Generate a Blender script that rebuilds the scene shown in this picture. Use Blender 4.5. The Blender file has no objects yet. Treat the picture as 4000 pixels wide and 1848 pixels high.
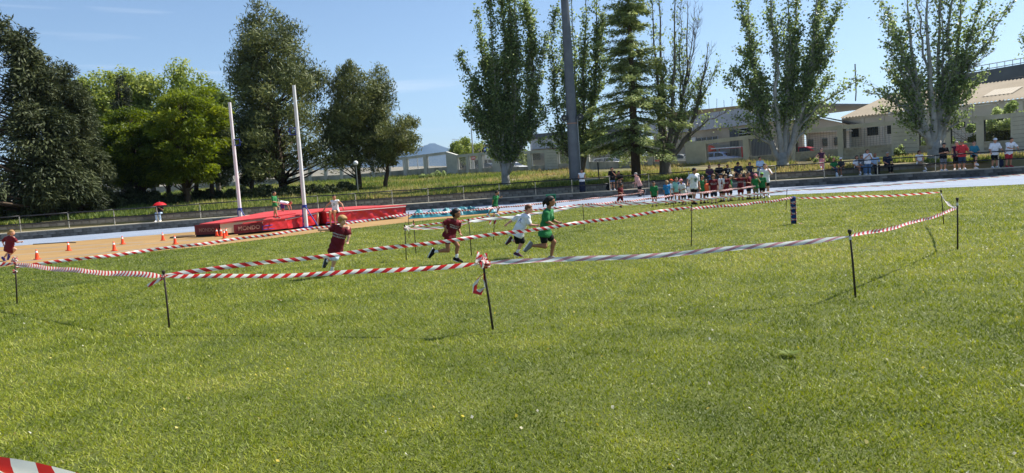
import bpy, math, random
import numpy as np
from mathutils import Vector, Matrix
from mathutils.bvhtree import BVHTree

rng = np.random.default_rng(11); random.seed(11)
S = bpy.context.scene
COL = S.collection
RAD = math.radians

# ---------------------------------------------------------------- camera
CAM_H, FOC, PITCH, ROLL = 1.667, 2773.0, RAD(4.55), RAD(3.78)   # eye height, focal length for a 4000 px wide picture
cam = bpy.data.objects.new('camera', bpy.data.cameras.new('camera')); COL.objects.link(cam)
cam.data.sensor_fit = 'HORIZONTAL'; cam.data.sensor_width = 36.0
cam.data.lens = FOC / 4000 * 36; cam.data.clip_start = 0.05; cam.data.clip_end = 40000
CAM_R = Matrix.Rotation(math.pi/2 - PITCH, 3, 'X') @ Matrix.Rotation(-ROLL, 3, 'Z')
cam.matrix_world = Matrix.Translation((0, 0, CAM_H)) @ CAM_R.to_4x4()
S.camera = cam

# ---------------------------------------------------------------- sky and sun
SUN_TO = Vector((0.80, 0.40, 1.06)).normalized()           # towards the sun: ahead and to the right
sun_el = math.asin(SUN_TO.z); sun_az = math.atan2(SUN_TO.x, SUN_TO.y)
W = bpy.data.worlds.new('World'); S.world = W; W.use_nodes = True
nt = W.node_tree; nt.nodes.clear()
sky = nt.nodes.new('ShaderNodeTexSky'); sky.sky_type = 'NISHITA'; sky.sun_disc = False
sky.sun_elevation = sun_el; sky.sun_rotation = sun_az
sky.altitude = 400; sky.air_density = 1.0; sky.dust_density = 0.8; sky.ozone_density = 2.2
bg = nt.nodes.new('ShaderNodeBackground'); bg.inputs['Strength'].default_value = 0.085
out = nt.nodes.new('ShaderNodeOutputWorld')
# thin high cloud wisps, the same kind all round the sky
tc = nt.nodes.new('ShaderNodeTexCoord'); mp = nt.nodes.new('ShaderNodeMapping')
mp.inputs['Scale'].default_value = (1.6, 1.6, 26.0); mp.inputs['Location'].default_value = (1.2, 0.69, 4.5)
cn = nt.nodes.new('ShaderNodeTexNoise'); cn.inputs['Scale'].default_value = 1.5; cn.inputs['Detail'].default_value = 6
cr = nt.nodes.new('ShaderNodeValToRGB'); cr.color_ramp.elements[0].position = 0.62; cr.color_ramp.elements[1].position = 0.86
cr.color_ramp.elements[0].color = (0, 0, 0, 1); cr.color_ramp.elements[1].color = (0.5, 0.5, 0.5, 1)
cm = nt.nodes.new('ShaderNodeMixRGB'); cm.inputs['Color2'].default_value = (7.5, 7.8, 8.2, 1)
L = nt.links.new
L(tc.outputs['Generated'], mp.inputs['Vector']); L(mp.outputs['Vector'], cn.inputs['Vector'])
L(cn.outputs['Fac'], cr.inputs['Fac']); L(cr.outputs['Color'], cm.inputs['Fac'])
L(sky.outputs['Color'], cm.inputs['Color1']); L(cm.outputs['Color'], bg.inputs['Color']); L(bg.outputs['Background'], out.inputs['Surface'])
sd = bpy.data.lights.new('sun', 'SUN'); sd.energy = 5.0; sd.angle = RAD(0.53); sd.color = (1.0, 0.95, 0.86)
sun = bpy.data.objects.new('sun', sd); COL.objects.link(sun)
sun.rotation_euler = (-SUN_TO).to_track_quat('-Z', 'Y').to_euler(); sun.location = (60, 30, 80)
S.view_settings.view_transform = 'Standard'; S.view_settings.look = 'None'
S.view_settings.exposure = 0.85; S.view_settings.gamma = 1.0
S.cycles.max_bounces = 6; S.cycles.transparent_max_bounces = 8
S.cycles.caustics_reflective = False; S.cycles.caustics_refractive = False

# ---------------------------------------------------------------- survey helpers: where a sight line meets the ground or an upright plane
def ray(px, py):
    return CAM_R @ Vector(((px-2000)/FOC, -(py-924)/FOC, -1))
def at(px, py, Y):
    d = ray(px, py); return Vector((0, 0, CAM_H)) + d*(Y/d.y)
def gnd(px, py, z=0.0):
    d = ray(px, py); return Vector((0, 0, CAM_H)) + d*((z-CAM_H)/d.z)

# ---------------------------------------------------------------- object helpers
def tag(o, label=None, cat=None, group=None, kind=None):
    if label: o['label'] = label
    if cat: o['category'] = cat
    if group: o['group'] = group
    if kind: o['kind'] = kind
    return o
def thing(name, label, cat, loc=(0, 0, 0), group=None, rotz=0.0):
    o = bpy.data.objects.new(name, None); COL.objects.link(o); o.empty_display_size = 0.2
    o.location = loc; o.rotation_euler = (0, 0, rotz)
    return tag(o, label, cat, group)
def ob(name, me, mat=None, parent=None, loc=None):
    o = bpy.data.objects.new(name, me); COL.objects.link(o)
    if mat and not me.materials: me.materials.append(mat)
    if parent: o.parent = parent
    if loc is not None: o.location = loc
    return o
def mesh_np(name, V, F, smooth=False, tint=None):
    V = np.asarray(V, dtype=np.float32); F = np.asarray(F, dtype=np.int32); n, k = F.shape
    me = bpy.data.meshes.new(name)
    me.vertices.add(len(V)); me.vertices.foreach_set('co', V.ravel())
    me.loops.add(n*k); me.loops.foreach_set('vertex_index', F.ravel())
    me.polygons.add(n); me.polygons.foreach_set('loop_start', np.arange(0, n*k, k, dtype=np.int32))
    me.polygons.foreach_set('use_smooth', np.full(n, smooth, dtype=bool))
    if tint is not None:
        a = me.attributes.new('tint', 'FLOAT', 'FACE'); a.data.foreach_set('value', np.asarray(tint, dtype=np.float32))
    me.update(calc_edges=True)
    return me
class MB:
    def __init__(s): s.v = []; s.f = []; s.m = []; s.cur = 0
    def add(s, vs, fs):
        b = len(s.v); s.v += [tuple(v) for v in vs]; s.f += [tuple(i+b for i in f) for f in fs]; s.m += [s.cur]*len(fs); return s
    def box(s, c, d, M=None):
        x, y, z = d[0]/2, d[1]/2, d[2]/2
        vs = [Vector((i*x, j*y, k*z)) for i in (-1, 1) for j in (-1, 1) for k in (-1, 1)]
        if M is not None: vs = [M @ v for v in vs]
        c = Vector(c)
        return s.add([c+v for v in vs], [(0,1,3,2),(4,6,7,5),(0,4,5,1),(2,3,7,6),(0,2,6,4),(1,5,7,3)])
    def beam(s, a, b, w, h, up=(0, 0, 1)):
        a, b = Vector(a), Vector(b); d = b-a; l = d.length; d.normalize()
        r = d.cross(Vector(up)).normalized(); u = r.cross(d)
        M = Matrix((d, r, u)).transposed()
        return s.box((a+b)/2, (l, w, h), M)
    def tube(s, pts, rad, n=8, cap=True):
        pts = [Vector(p) for p in pts]
        if not hasattr(rad, '__len__'): rad = [rad]*len(pts)
        b = len(s.v); vs = []; fs = []; prev = None
        for i, p in enumerate(pts):
            t = (pts[min(i+1, len(pts)-1)] - pts[max(i-1, 0)]).normalized()
            if prev is None:
                a = t.orthogonal().normalized()
            else:
                a = (prev - t*prev.dot(t)); a = a.normalized() if a.length > 1e-6 else t.orthogonal().normalized()
            prev = a; c = t.cross(a)
            for k in range(n):
                an = 2*math.pi*k/n; vs.append(p + (a*math.cos(an)+c*math.sin(an))*rad[i])
        for i in range(len(pts)-1):
            for k in range(n):
                fs.append((i*n+k, i*n+(k+1) % n, (i+1)*n+(k+1) % n, (i+1)*n+k))
        if cap:
            fs.append(tuple(reversed(range(n)))); fs.append(tuple(range((len(pts)-1)*n, len(pts)*n)))
        return s.add(vs, fs)
    def lathe(s, prof, c=(0, 0, 0), n=16):
        c = Vector(c); vs = []; fs = []
        for r, z in prof:
            for k in range(n):
                an = 2*math.pi*k/n; vs.append(c + Vector((r*math.cos(an), r*math.sin(an), z)))
        for i in range(len(prof)-1):
            for k in range(n): fs.append((i*n+k, i*n+(k+1) % n, (i+1)*n+(k+1) % n, (i+1)*n+k))
        fs.append(tuple(reversed(range(n)))); fs.append(tuple(range((len(prof)-1)*n, len(prof)*n)))
        return s.add(vs, fs)
    def prism(s, poly, z0, z1):
        n = len(poly)
        zz0 = z0 if hasattr(z0, '__len__') else [z0]*n; zz1 = z1 if hasattr(z1, '__len__') else [z1]*n
        vs = [(p[0], p[1], zz0[i]) for i, p in enumerate(poly)] + [(p[0], p[1], zz1[i]) for i, p in enumerate(poly)]
        fs = [tuple(reversed(range(n))), tuple(range(n, 2*n))] + [(i, (i+1) % n, n+(i+1) % n, n+i) for i in range(n)]
        return s.add(vs, fs)
    def mesh(s, name, smooth=False, bevel=0.0, mats=None):
        me = bpy.data.meshes.new(name); me.from_pydata(s.v, [], s.f)
        if smooth is True: me.polygons.foreach_set('use_smooth', [True]*len(s.f))
        if mats:
            for m in mats: me.materials.append(m)
            me.polygons.foreach_set('material_index', s.m)
        me.update()
        if smooth == 'auto':
            me.polygons.foreach_set('use_smooth', [True]*len(s.f)); me.set_sharp_from_angle(angle=RAD(40))
        return me
    def build(s, name, mat, parent=None, loc=None, smooth=False):
        return ob(name, s.mesh(name, smooth), mat, parent, loc)

# ---------------------------------------------------------------- materials
def hexc(r, g, b):      # sRGB 0-255 -> linear
    f = lambda c: (c/255/12.92) if c/255 <= .04045 else ((c/255+.055)/1.055)**2.4
    return (f(r), f(g), f(b))
MATS = {}
def mat(name, col, rough=0.8, var=0.0, scale=4.0, bump=0.0, bscale=None, col2=None, spec=0.3, metal=0.0, transl=0.0, detail=5.0, stretch=None):
    if name in MATS: return MATS[name]
    m = bpy.data.materials.new(name); m.use_nodes = True; t = m.node_tree; n = t.nodes; l = t.links.new
    b = n['Principled BSDF']; b.inputs['Roughness'].default_value = rough; b.inputs['Metallic'].default_value = metal
    b.inputs['Specular IOR Level'].default_value = spec
    b.inputs['Base Color'].default_value = (*col, 1)
    if var or col2 or bump:
        tcn = n.new('ShaderNodeTexCoord'); vec = tcn.outputs['Object']
        if stretch:
            mpn = n.new('ShaderNodeMapping'); mpn.inputs['Scale'].default_value = stretch; l(vec, mpn.inputs['Vector']); vec = mpn.outputs['Vector']
        no = n.new('ShaderNodeTexNoise'); no.inputs['Scale'].default_value = scale; no.inputs['Detail'].default_value = detail
        no.inputs['Roughness'].default_value = 0.65; l(vec, no.inputs['Vector'])
        if var or col2:
            rp = n.new('ShaderNodeValToRGB'); rp.color_ramp.elements[0].position = 0.32; rp.color_ramp.elements[1].position = 0.68
            c2 = col2 if col2 else tuple(min(1, c*(1+var)) for c in col); c1 = col if col2 else tuple(c*(1-var) for c in col)
            rp.color_ramp.elements[0].color = (*c1, 1); rp.color_ramp.elements[1].color = (*c2, 1)
            l(no.outputs['Fac'], rp.inputs['Fac']); l(rp.outputs['Color'], b.inputs['Base Color'])
        if bump:
            nb = n.new('ShaderNodeTexNoise'); nb.inputs['Scale'].default_value = bscale or scale*4; nb.inputs['Detail'].default_value = 6; l(vec, nb.inputs['Vector'])
            bp = n.new('ShaderNodeBump'); bp.inputs['Strength'].default_value = min(1, bump); bp.inputs['Distance'].default_value = 0.02
            l(nb.outputs['Fac'], bp.inputs['Height']); l(bp.outputs['Normal'], b.inputs['Normal'])
    if transl:
        tr = n.new('ShaderNodeBsdfTranslucent'); mx = n.new('ShaderNodeMixShader'); mx.inputs['Fac'].default_value = transl
        src = b.inputs['Base Color'].links[0].from_socket if b.inputs['Base Color'].links else None
        if src: l(src, tr.inputs['Color'])
        else: tr.inputs['Color'].default_value = (*col, 1)
        l(b.outputs['BSDF'], mx.inputs[1]); l(tr.outputs['BSDF'], mx.inputs[2]); l(mx.outputs['Shader'], n['Material Output'].inputs['Surface'])
    MATS[name] = m; return m
def leafmat(name, cols, transl=0.35, rough=0.55, spec=0.25):
    """foliage: colour of each leaf or blade from its own 'tint' value"""
    m = bpy.data.materials.new(name); m.use_nodes = True; t = m.node_tree; n = t.nodes; l = t.links.new
    b = n['Principled BSDF']; b.inputs['Roughness'].default_value = rough; b.inputs['Specular IOR Level'].default_value = spec
    at_ = n.new('ShaderNodeAttribute'); at_.attribute_name = 'tint'
    rp = n.new('ShaderNodeValToRGB'); e = rp.color_ramp.elements
    while len(e) < len(cols): e.new(0.5)
    for i, c in enumerate(cols):
        e[i].position = i/(len(cols)-1); e[i].color = (*c, 1)
    l(at_.outputs['Fac'], rp.inputs['Fac']); l(rp.outputs['Color'], b.inputs['Base Color'])
    tr = n.new('ShaderNodeBsdfTranslucent'); mx = n.new('ShaderNodeMixShader'); mx.inputs['Fac'].default_value = transl
    hs = n.new('ShaderNodeHueSaturation'); hs.inputs['Value'].default_value = 1.5; hs.inputs['Saturation'].default_value = 1.1; hs.inputs['Hue'].default_value = 0.49
    l(rp.outputs['Color'], hs.inputs['Color']); l(hs.outputs['Color'], tr.inputs['Color'])
    l(b.outputs['BSDF'], mx.inputs[1]); l(tr.outputs['BSDF'], mx.inputs[2]); l(mx.outputs['Shader'], n['Material Output'].inputs['Surface'])
    return m
def vnoise(x, y, seed=0):
    """smooth value noise for plain arrays"""
    xi = np.floor(x).astype(np.int64); yi = np.floor(y).astype(np.int64); fx = x-xi; fy = y-yi
    fx = fx*fx*(3-2*fx); fy = fy*fy*(3-2*fy)
    def h(a, b):
        v = np.sin(a*127.1+b*311.7+seed*74.7)*43758.5453; return v-np.floor(v)
    return (h(xi, yi)*(1-fx)+h(xi+1, yi)*fx)*(1-fy)+(h(xi, yi+1)*(1-fx)+h(xi+1, yi+1)*fx)*fy
# ================================================================ the setting
WX = np.array([-60, -37.5, -31, -20.4, -6.1, 0, 5.6, 11.6, 17.8, 21.2, 30.7, 36.6, 60.])
WYv = np.array([29, 40.2, 42.6, 45.6, 49.2, 50.6, 50.9, 49.4, 46.8, 45.4, 41.8, 39.0, 24.])
_pc = np.polyfit(np.r_[WX, WX[3:10]], np.r_[WYv, WYv[3:10]], 4)
def wall_y(X): return np.polyval(_pc, X)
_xs = np.linspace(-60, 60, 6001); _ys = wall_y(_xs)
_sl = np.r_[0, np.cumsum(np.hypot(np.diff(_xs), np.diff(_ys)))]
_s0 = np.interp(0, _xs, _sl)
def wall_s(s, off=0.0):
    """point on the terrace wall line at arc length s from the middle, set back by off; and its heading"""
    x = np.interp(s+_s0, _sl, _xs); d = 0.05
    x1 = np.interp(s+_s0+d, _sl, _xs); y, y1 = wall_y(x), wall_y(x1)
    a = math.atan2(y1-y, x1-x)
    return float(x-math.sin(a)*off), float(y+math.cos(a)*off), a
TERR, SEAT = 0.47, 0.45          # height of the terrace path, and of the seat wall on it
PA, PB = np.array([36.5, 50.0]), np.array([-15.0, 95.0])
def per_y(X):
    X = np.asarray(X, float); t = (36.5-X)/51.5
    return np.where(X < -15, 95.0, np.where(X > 36.5, 50-(X-36.5)*0.874, 50+45*t))
def per_z(X):
    X = np.asarray(X, float); t = np.clip((36.5-X)/51.5, -0.3, 1)
    return 1.25+1.8*t
def bank_z(X, Y):
    X = np.asarray(X, float); Y = np.asarray(Y, float)
    y0 = wall_y(X)+1.9; s = np.clip((Y-y0)/np.maximum(per_y(X)-y0, 1), 0, 1)
    z = TERR+SEAT-0.06+(per_z(X)-TERR-SEAT+0.06)*s
    return z+0.12*(vnoise(X*0.35, Y*0.35, 3)-0.5)*np.clip(s*8, 0, 1)*np.clip((1-s)*8, 0, 1)
def bz(X, Y): return float(bank_z(X, Y))

def sheet(name, poly, z, m, kind='structure', sub=0):
    b = MB(); b.add([(p[0], p[1], z) for p in poly], [tuple(range(len(poly)))])
    o = b.build(name, m); return tag(o, kind=kind)

soil = mat('field_soil', (0.06, 0.08, 0.014), 0.95, col2=(0.115, 0.13, 0.028), scale=1.3, bump=0.8, bscale=60)
far_ground = mat('far_ground', (0.13, 0.12, 0.07), 0.95, col2=(0.20, 0.18, 0.11), scale=0.01)
sheet('ground', [(-15000, -15000), (15000, -15000), (15000, 15000), (-15000, 15000)], -0.3, far_ground)
sheet('grass_field', [(-75, -20), (75, -20), (75, 60), (-75, 60)], 0.0, soil)

edge = [(-1500, 1155), (-500, 1096), (0, 1044), (300, 1012), (830, 960), (1239, 909), (1650, 862), (2060, 826)]
trk = [(-1500, 1078), (-500, 1008), (0, 966), (758, 906), (1650, 838), (2060, 820), (2240, 802), (2599, 785), (3059, 762), (4000, 721), (4700, 694)]
E = [gnd(*p) for p in edge]; T = [gnd(*p) for p in trk]
back = [(float(x), float(wall_y(x))+0.3) for x in np.linspace(48, -58, 60)]
tan_m = mat('tan_surface', hexc(142, 112, 68), 0.9, col2=hexc(160, 130, 86), scale=0.55, bump=0.25, bscale=70, detail=8)
trk_m = mat('pale_track', hexc(124, 136, 154), 0.85, col2=hexc(142, 152, 168), scale=0.35, bump=0.2, bscale=60, detail=8)
sheet('vault_apron', [(p.x, p.y) for p in E] + [(2.6, 40.5)] + [(p.x, p.y+0.8) for p in reversed(T[:6])], 0.004, tan_m)
sheet('running_track', [(p.x, p.y) for p in T]+back, 0.008, trk_m)
# painted lines: white lane lines on the track, grey-blue ones on the apron
line_w = mat('lane_paint', (0.45, 0.47, 0.5), 0.7, var=0.15, scale=3)
line_b = mat('blue_paint', hexc(120, 138, 150), 0.8, var=0.2, scale=2)
def strip(name, pts, w, z, m):
    b = MB(); vs = []; n = len(pts)
    for i, p in enumerate(pts):
        q0, q1 = Vector(pts[max(i-1, 0)]), Vector(pts[min(i+1, n-1)]); d = (q1-q0).normalized(); nn = Vector((-d.y, d.x))
        vs += [(p[0]+nn.x*w/2, p[1]+nn.y*w/2, z), (p[0]-nn.x*w/2, p[1]-nn.y*w/2, z)]
    b.add(vs, [(2*i, 2*i+1, 2*i+3, 2*i+2) for i in range(n-1)])
    return tag(b.build(name, m), kind='structure')
tx = np.array([p.x for p in T]); ty = np.array([p.y for p in T])
for k, fr in enumerate((0.02, 0.2, 0.38, 0.56, 0.74, 0.92)):
    pts = []
    for x in np.linspace(-44, 40, 50):
        y0 = float(np.interp(x, tx, ty)); y1 = float(wall_y(x))
        pts.append((float(x), y0*(1-fr)+y1*fr))
    strip('lane_line', pts, 0.06 if k else 0.10, 0.012, line_w)
for a, b_ in (((-300, 1062), (1010, 926)), ((-300, 1028), (800, 934)), ((-200, 992), (560, 946))):
    A, B = gnd(*a), gnd(*b_); strip('apron_line', [(A.x, A.y), (B.x, B.y)], 0.16, 0.008, line_b)

# ---- terrace: front wall of concrete blocks, path, seat wall, bank
def blockmat(name, c1, c2, stain):
    m = mat(name, c1, 0.92, col2=c2, scale=1.7, bump=0.5, bscale=25, detail=8)
    n = m.node_tree.nodes; l = m.node_tree.links.new; b = n['Principled BSDF']
    oi = n.new('ShaderNodeObjectInfo'); mr = n.new('ShaderNodeMapRange'); mr.inputs['To Min'].default_value = 1-stain; mr.inputs['To Max'].default_value = 1+stain
    mx = n.new('ShaderNodeMixRGB'); mx.blend_type = 'MULTIPLY'; mx.inputs['Fac'].default_value = 1
    l(oi.outputs['Random'], mr.inputs['Value']); src = b.inputs['Base Color'].links[0].from_socket
    l(src, mx.inputs['Color1']); l(mr.outputs['Result'], mx.inputs['Color2']); l(mx.outputs['Color'], b.inputs['Base Color']); return m
blk_dark = blockmat('stained_block', hexc(74, 72, 68), hexc(132, 128, 121), 0.4)
blk_grey = blockmat('grey_block', hexc(104, 100, 92), hexc(146, 142, 132), 0.25)
mortar = mat('mortar', hexc(80, 78, 74), 0.95, var=0.3, scale=2)
capm = mat('wall_cap', hexc(150, 142, 126), 0.9, col2=hexc(188, 178, 158), scale=0.8, bump=0.3)
capd = mat('dark_cap', hexc(74, 70, 64), 0.9, col2=hexc(104, 98, 88), scale=1.1, bump=0.3)
def block_mesh(w, d, h, j):
    b = MB(); c = 0.008
    q = [(-w/2, -d/2), (w/2, -d/2), (w/2, d/2), (-w/2, d/2)]
    r = lambda: random.uniform(-j, j)
    f = [(-w/2+c, -d/2-0.0, c), (w/2-c, -d/2, c), (w/2-c, -d/2, h-c), (-w/2+c, -d/2, h-c)]
    f = [(x, y+r(), z) for x, y, z in f]
    vs = f + [(-w/2, -d/2+c, 0), (w/2, -d/2+c, 0), (w/2, -d/2+c, h), (-w/2, -d/2+c, h), (-w/2, d/2, 0), (w/2, d/2, 0), (w/2, d/2, h), (-w/2, d/2, h)]
    b.add(vs, [(0,1,2,3), (0,4,5,1), (1,5,6,2), (2,6,7,3), (3,7,4,0), (4,8,9,5), (5,9,10,6), (6,10,11,7), (7,11,8,4)])
    return b.mesh('block')
def block_wall(name, label, off, z0, nc, h, w, s0, s1, m, capmat, cap_h, cap_over, thick):
    t = thing(name, label, 'wall', (0, 0, 0))
    meshes = [block_mesh(w-0.014, 0.1, h-0.014, 0.006) for _ in range(4)]
    for q in meshes: q.materials.append(m)
    core, cap = MB(), MB()
    ss = np.arange(s0, s1+0.01, 1.0); P = [wall_s(s, off+0.07) for s in ss]; Q = [wall_s(s, off+thick) for s in ss]
    core.prism([(p[0], p[1]) for p in P]+[(q[0], q[1]) for q in reversed(Q)], z0-0.2, z0+nc*h)
    P = [wall_s(s, off-cap_over) for s in ss]; Q = [wall_s(s, off+thick+0.02) for s in ss]
    cap.prism([(p[0], p[1]) for p in P]+[(q[0], q[1]) for q in reversed(Q)], z0+nc*h+0.002, z0+nc*h+cap_h)
    core.build('mortar_core', mortar, t); cap.build('cap', capmat, t)
    for c in range(nc):
        s = s0 + (w/2 if c % 2 else 0)
        while s < s1:
            x, y, a = wall_s(s, off+0.05)
            o = ob('block', random.choice(meshes), None, t, (x, y, z0+c*h+0.007)); o.rotation_euler = (0, 0, a); s += w
    return t
block_wall('retaining_wall', 'long low dark stained concrete block wall along the back of the track', 0.0, 0.0, 2, 0.205, 0.47, -35, 34, blk_dark, capm, 0.06, 0.03, 0.42)
block_wall('seat_wall', 'low grey concrete block wall along the foot of the grass bank', 1.65, TERR, 2, 0.19, 0.44, -33, 29.5, blk_grey, capd, 0.07, 0.02, 0.3)
ss = np.arange(-40, 40.1, 1.0); P = [wall_s(s, 0.44) for s in ss]; Q = [wall_s(s, 1.72) for s in ss]
b = MB(); b.prism([(p[0], p[1]) for p in P]+[(q[0], q[1]) for q in reversed(Q)], 0.05, TERR-0.004)
tag(b.build('terrace_path', mat('path_concrete', hexc(150, 142, 124), 0.95, col2=hexc(182, 172, 150), scale=0.6, bump=0.3)), kind='structure')

gx = np.arange(-110, 62, 1.0); nyb = 46
V = []; 
for x in gx:
    y0 = wall_y(x)+1.9; y1 = per_y(x)+0.3
    for j in range(nyb):
        y = y0+(y1-y0)*max(j-1, 0)/(nyb-2); V.append((x, y-(.22 if j == 0 else 0), bz(x, y) if j else TERR-.06))
F = [(i*nyb+j, (i+1)*nyb+j, (i+1)*nyb+j+1, i*nyb+j+1) for i in range(len(gx)-1) for j in range(nyb-1)]
bank_m = mat('bank_earth', (0.10, 0.12, 0.04), 0.95, col2=(0.24, 0.18, 0.10), scale=0.25, bump=0.8, bscale=20, detail=9)
tag(ob('grass_bank', mesh_np('grass_bank', V, F, True), bank_m), kind='structure')
V = []; ys = [0.3, 2, 8, 20, 60, 200, 700]
for x in gx:
    for y in ys: V.append((x*(1+(y/700)*6), float(per_y(x))+y, float(per_z(x))-0.01-(0.0 if y < 300 else 0.6)))
k = len(ys); F = [(i*k+j, (i+1)*k+j, (i+1)*k+j+1, i*k+j+1) for i in range(len(gx)-1) for j in range(k-1)]
tag(ob('street', mesh_np('street', V, F, True), mat('street_ground', hexc(112, 108, 100), 0.95, col2=hexc(150, 144, 128), scale=0.15)), kind='structure')

# ---- hills and mountain far behind
def ridge(name, xs, crest, y0, y1, z0, m, seed, rough):
    nx = 90; ny = 26; V = []
    X = np.linspace(xs[0], xs[1], nx)
    for i, x in enumerate(X):
        c = np.interp(x, [p[0] for p in crest], [p[1] for p in crest])
        for j in range(ny):
            s = j/(ny-1); prof = math.sin(math.pi*min(s*0.62, 1))**1.3 if s < 0.81 else math.sin(math.pi*0.5)*max(0, 1-(s-0.81)*2)
            y = y0+(y1-y0)*s
            z = z0+(c-z0)*prof + rough*(float(vnoise(np.array(i*0.35), np.array(j*0.6), seed))-0.5)*prof
            V.append((x, y, z))
    F = [(i*ny+j, (i+1)*ny+j, (i+1)*ny+j+1, i*ny+j+1) for i in range(nx-1) for j in range(ny-1)]
    return tag(ob(name, mesh_np(name, V, F, True), m), kind='structure')
hill_m = mat('hill_scrub', hexc(112, 108, 92), 0.95, col2=hexc(136, 128, 112), scale=0.02, stretch=(1, 1, 16), bump=0.0)
ridge('hill', (-420, 120), [(-420, 22), (-230, 21), (-120, 19), (-60, 16), (-10, 12), (120, 8)], 330, 620, 1, hill_m, 5, 2.0)
mt = mat('mountain_rock', (.02, .03, .035), 0.95, col2=(.035, .045, .05), scale=0.002)
def mz(px, py, Y): return (at(px, py, Y).x, at(px, py, Y).z)
YM = 7600
cre = [mz(1100, 640, YM), mz(1300, 620, YM), mz(1460, 600, YM), mz(1560, 590, YM), mz(1610, 574, YM), mz(1640, 560, YM), mz(1662, 549, YM), mz(1678, 548, YM), mz(1700, 556, YM), mz(1740, 571, YM), mz(1800, 588, YM), mz(1950, 612, YM), mz(2400, 640, YM), mz(3000, 630, YM)]
ridge('mountain', (cre[0][0], cre[-1][0]), cre, YM-1500, YM+1300, 0, mt, 9, 60)

# ---- railing along the terrace edge
rail_t = thing('railing', 'long railing of white posts and black pipes on the terrace edge', 'railing', (0, 0, 0))
black_pipe = mat('black_pipe', (0.012, 0.012, 0.014), 0.5, spec=0.4)
white_post = mat('post_paint', hexc(206, 200, 182), 0.6, col2=hexc(168, 150, 120), scale=6)
post_x = [-130, 67, 259, 439, 610, 778, 935, 1090, 1242, 1391, 1535, 1675, 1814, 1954, 2096, 2238, 2387, 2539, 2696, 2860, 3035, 3224, 3432, 3658, 3904, 4170]
PP = []
pm = MB().tube([(0, 0, -0.02), (0, 0, 1.02)], 0.028, 8).mesh('post', 'auto'); pm.materials.append(white_post)
for px in post_x:
    lo, hi = -60.0, 60.0
    for _ in range(40):          # where that column's sight line crosses the terrace edge
        mid = (lo+hi)/2; y = float(wall_y(mid)); d = ray(px, 800)
        if mid - d.x/d.y*y < 0: lo = mid
        else: hi = mid
    s = float(np.interp(lo, _xs, _sl)-_s0); x, y, a = wall_s(s, 0.16); PP.append((x, y))
    o = ob('post', pm, None, rail_t, (x, y, TERR)); o.rotation_euler = (random.uniform(-.02, .02), random.uniform(-.02, .02), 0)
for zz, r in ((0.98, 0.036), (0.5, 0.034)):
    for (x0, y0), (x1, y1) in zip(PP[:-1], PP[1:]):
        pts = [(x0+(x1-x0)*u, y0+(y1-y0)*u-0.035, TERR+zz-0.03*math.sin(math.pi*u)*random.uniform(0, 1)) for u in np.linspace(0, 1, 5)]
        MB().tube(pts, r, 6).build('rail', black_pipe, rail_t, smooth=True)

# ---- perimeter wall: pillars, sill wall, top beam, barred openings
conc = mat('old_concrete', hexc(176, 176, 168), 0.95, col2=hexc(208, 207, 199), scale=0.7, bump=0.35, bscale=12, detail=9)
conc2 = mat('stained_concrete', hexc(136, 134, 124), 0.95, col2=hexc(196, 192, 180), scale=0.9, bump=0.4, bscale=12, detail=9, stretch=(1, 1, 0.5))
barm = mat('fence_bar', hexc(150, 152, 150), 0.5, spec=0.4)
wirem = mat('fence_wire', hexc(70, 74, 70), 0.6)
whitebar = mat('white_picket', (0.72, 0.72, 0.7), 0.5)
def on_per(px, py):
    d = ray(px, py)
    if px < 1578: return at(px, py, 95.0)
    n = Vector((PA[1]-PB[1], PB[0]-PA[0], 0)); o = Vector((0, 0, CAM_H)); t = n.dot(Vector((PA[0], PA[1], 0))-o)/n.dot(d); return o+d*t
topx = [300, 1206, 1400, 1576, 1755, 1757, 1925, 2067, 2179, 2400, 2600, 2738, 2905, 3100, 3293, 3486, 3715, 3843, 3955, 4000, 4400]
topy = [700, 640, 628, 614, 591, 608, 592, 589, 584, 572, 560, 551, 531, 512, 489, 472, 462, 452, 442, 436, 392]
silx = [300, 1206, 1400, 1590, 1741, 1790, 1923, 2074, 2186, 2305, 2535, 2766, 2930, 3109, 3296, 3486, 3594, 3715, 3846, 3950, 4400]
sily = [750, 690, 680, 664, 651, 664, 655, 650, 640, 632, 632, 627, 612, 594, 579, 562, 570, 562, 553, 547, 510]
blk_sill = blockmat('sill_block', hexc(140, 138, 128), hexc(192, 188, 176), 0.12)
pw = thing('perimeter_wall', 'grey concrete boundary wall with pillars and fenced openings behind the poplars', 'wall', (0, 0, 0))
WD = (PA-PB)/np.linalg.norm(PA-PB)
def wall_piece(name, xa, xb, top_in, bot_in, m, th, proud=0.0):
    A, B = on_per(xa, 600), on_per(xb, 600)
    z = lambda px, ys, xs_: on_per(px, float(np.interp(px, xs_, ys))).z
    za1, zb1 = (z(xa, topy, topx), z(xb, topy, topx)) if top_in == 'top' else ((z(xa, sily, silx), z(xb, sily, silx)) if top_in == 'sill' else (0, 0))
    za0, zb0 = ((float(per_z(A.x))-0.6, float(per_z(B.x))-0.6) if bot_in == 'base' else (za1-0.32, zb1-0.32))
    d = (B-A); d.z = 0; d.normalize(); n = Vector((d.y, -d.x, 0))
    b = MB(); f0, f1 = n*(th/2+proud), n*(-th/2)
    pl = [A+f0, B+f0, B+f1, A+f1]
    b.prism([(p.x, p.y) for p in pl], [za0, zb0, zb0, za0], [za1, zb1, zb1, za1])
    return b.build(name, m, pw)
solids = [(1746, 1788, 'wall_panel'), (1925, 1957, 'wall_panel'), (2130, 2182, 'wall_panel'), (2682, 2761, 'wall_panel'), (3486, 3592, 'wall_panel'), (3950, 4400, 'wall_panel')]
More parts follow.
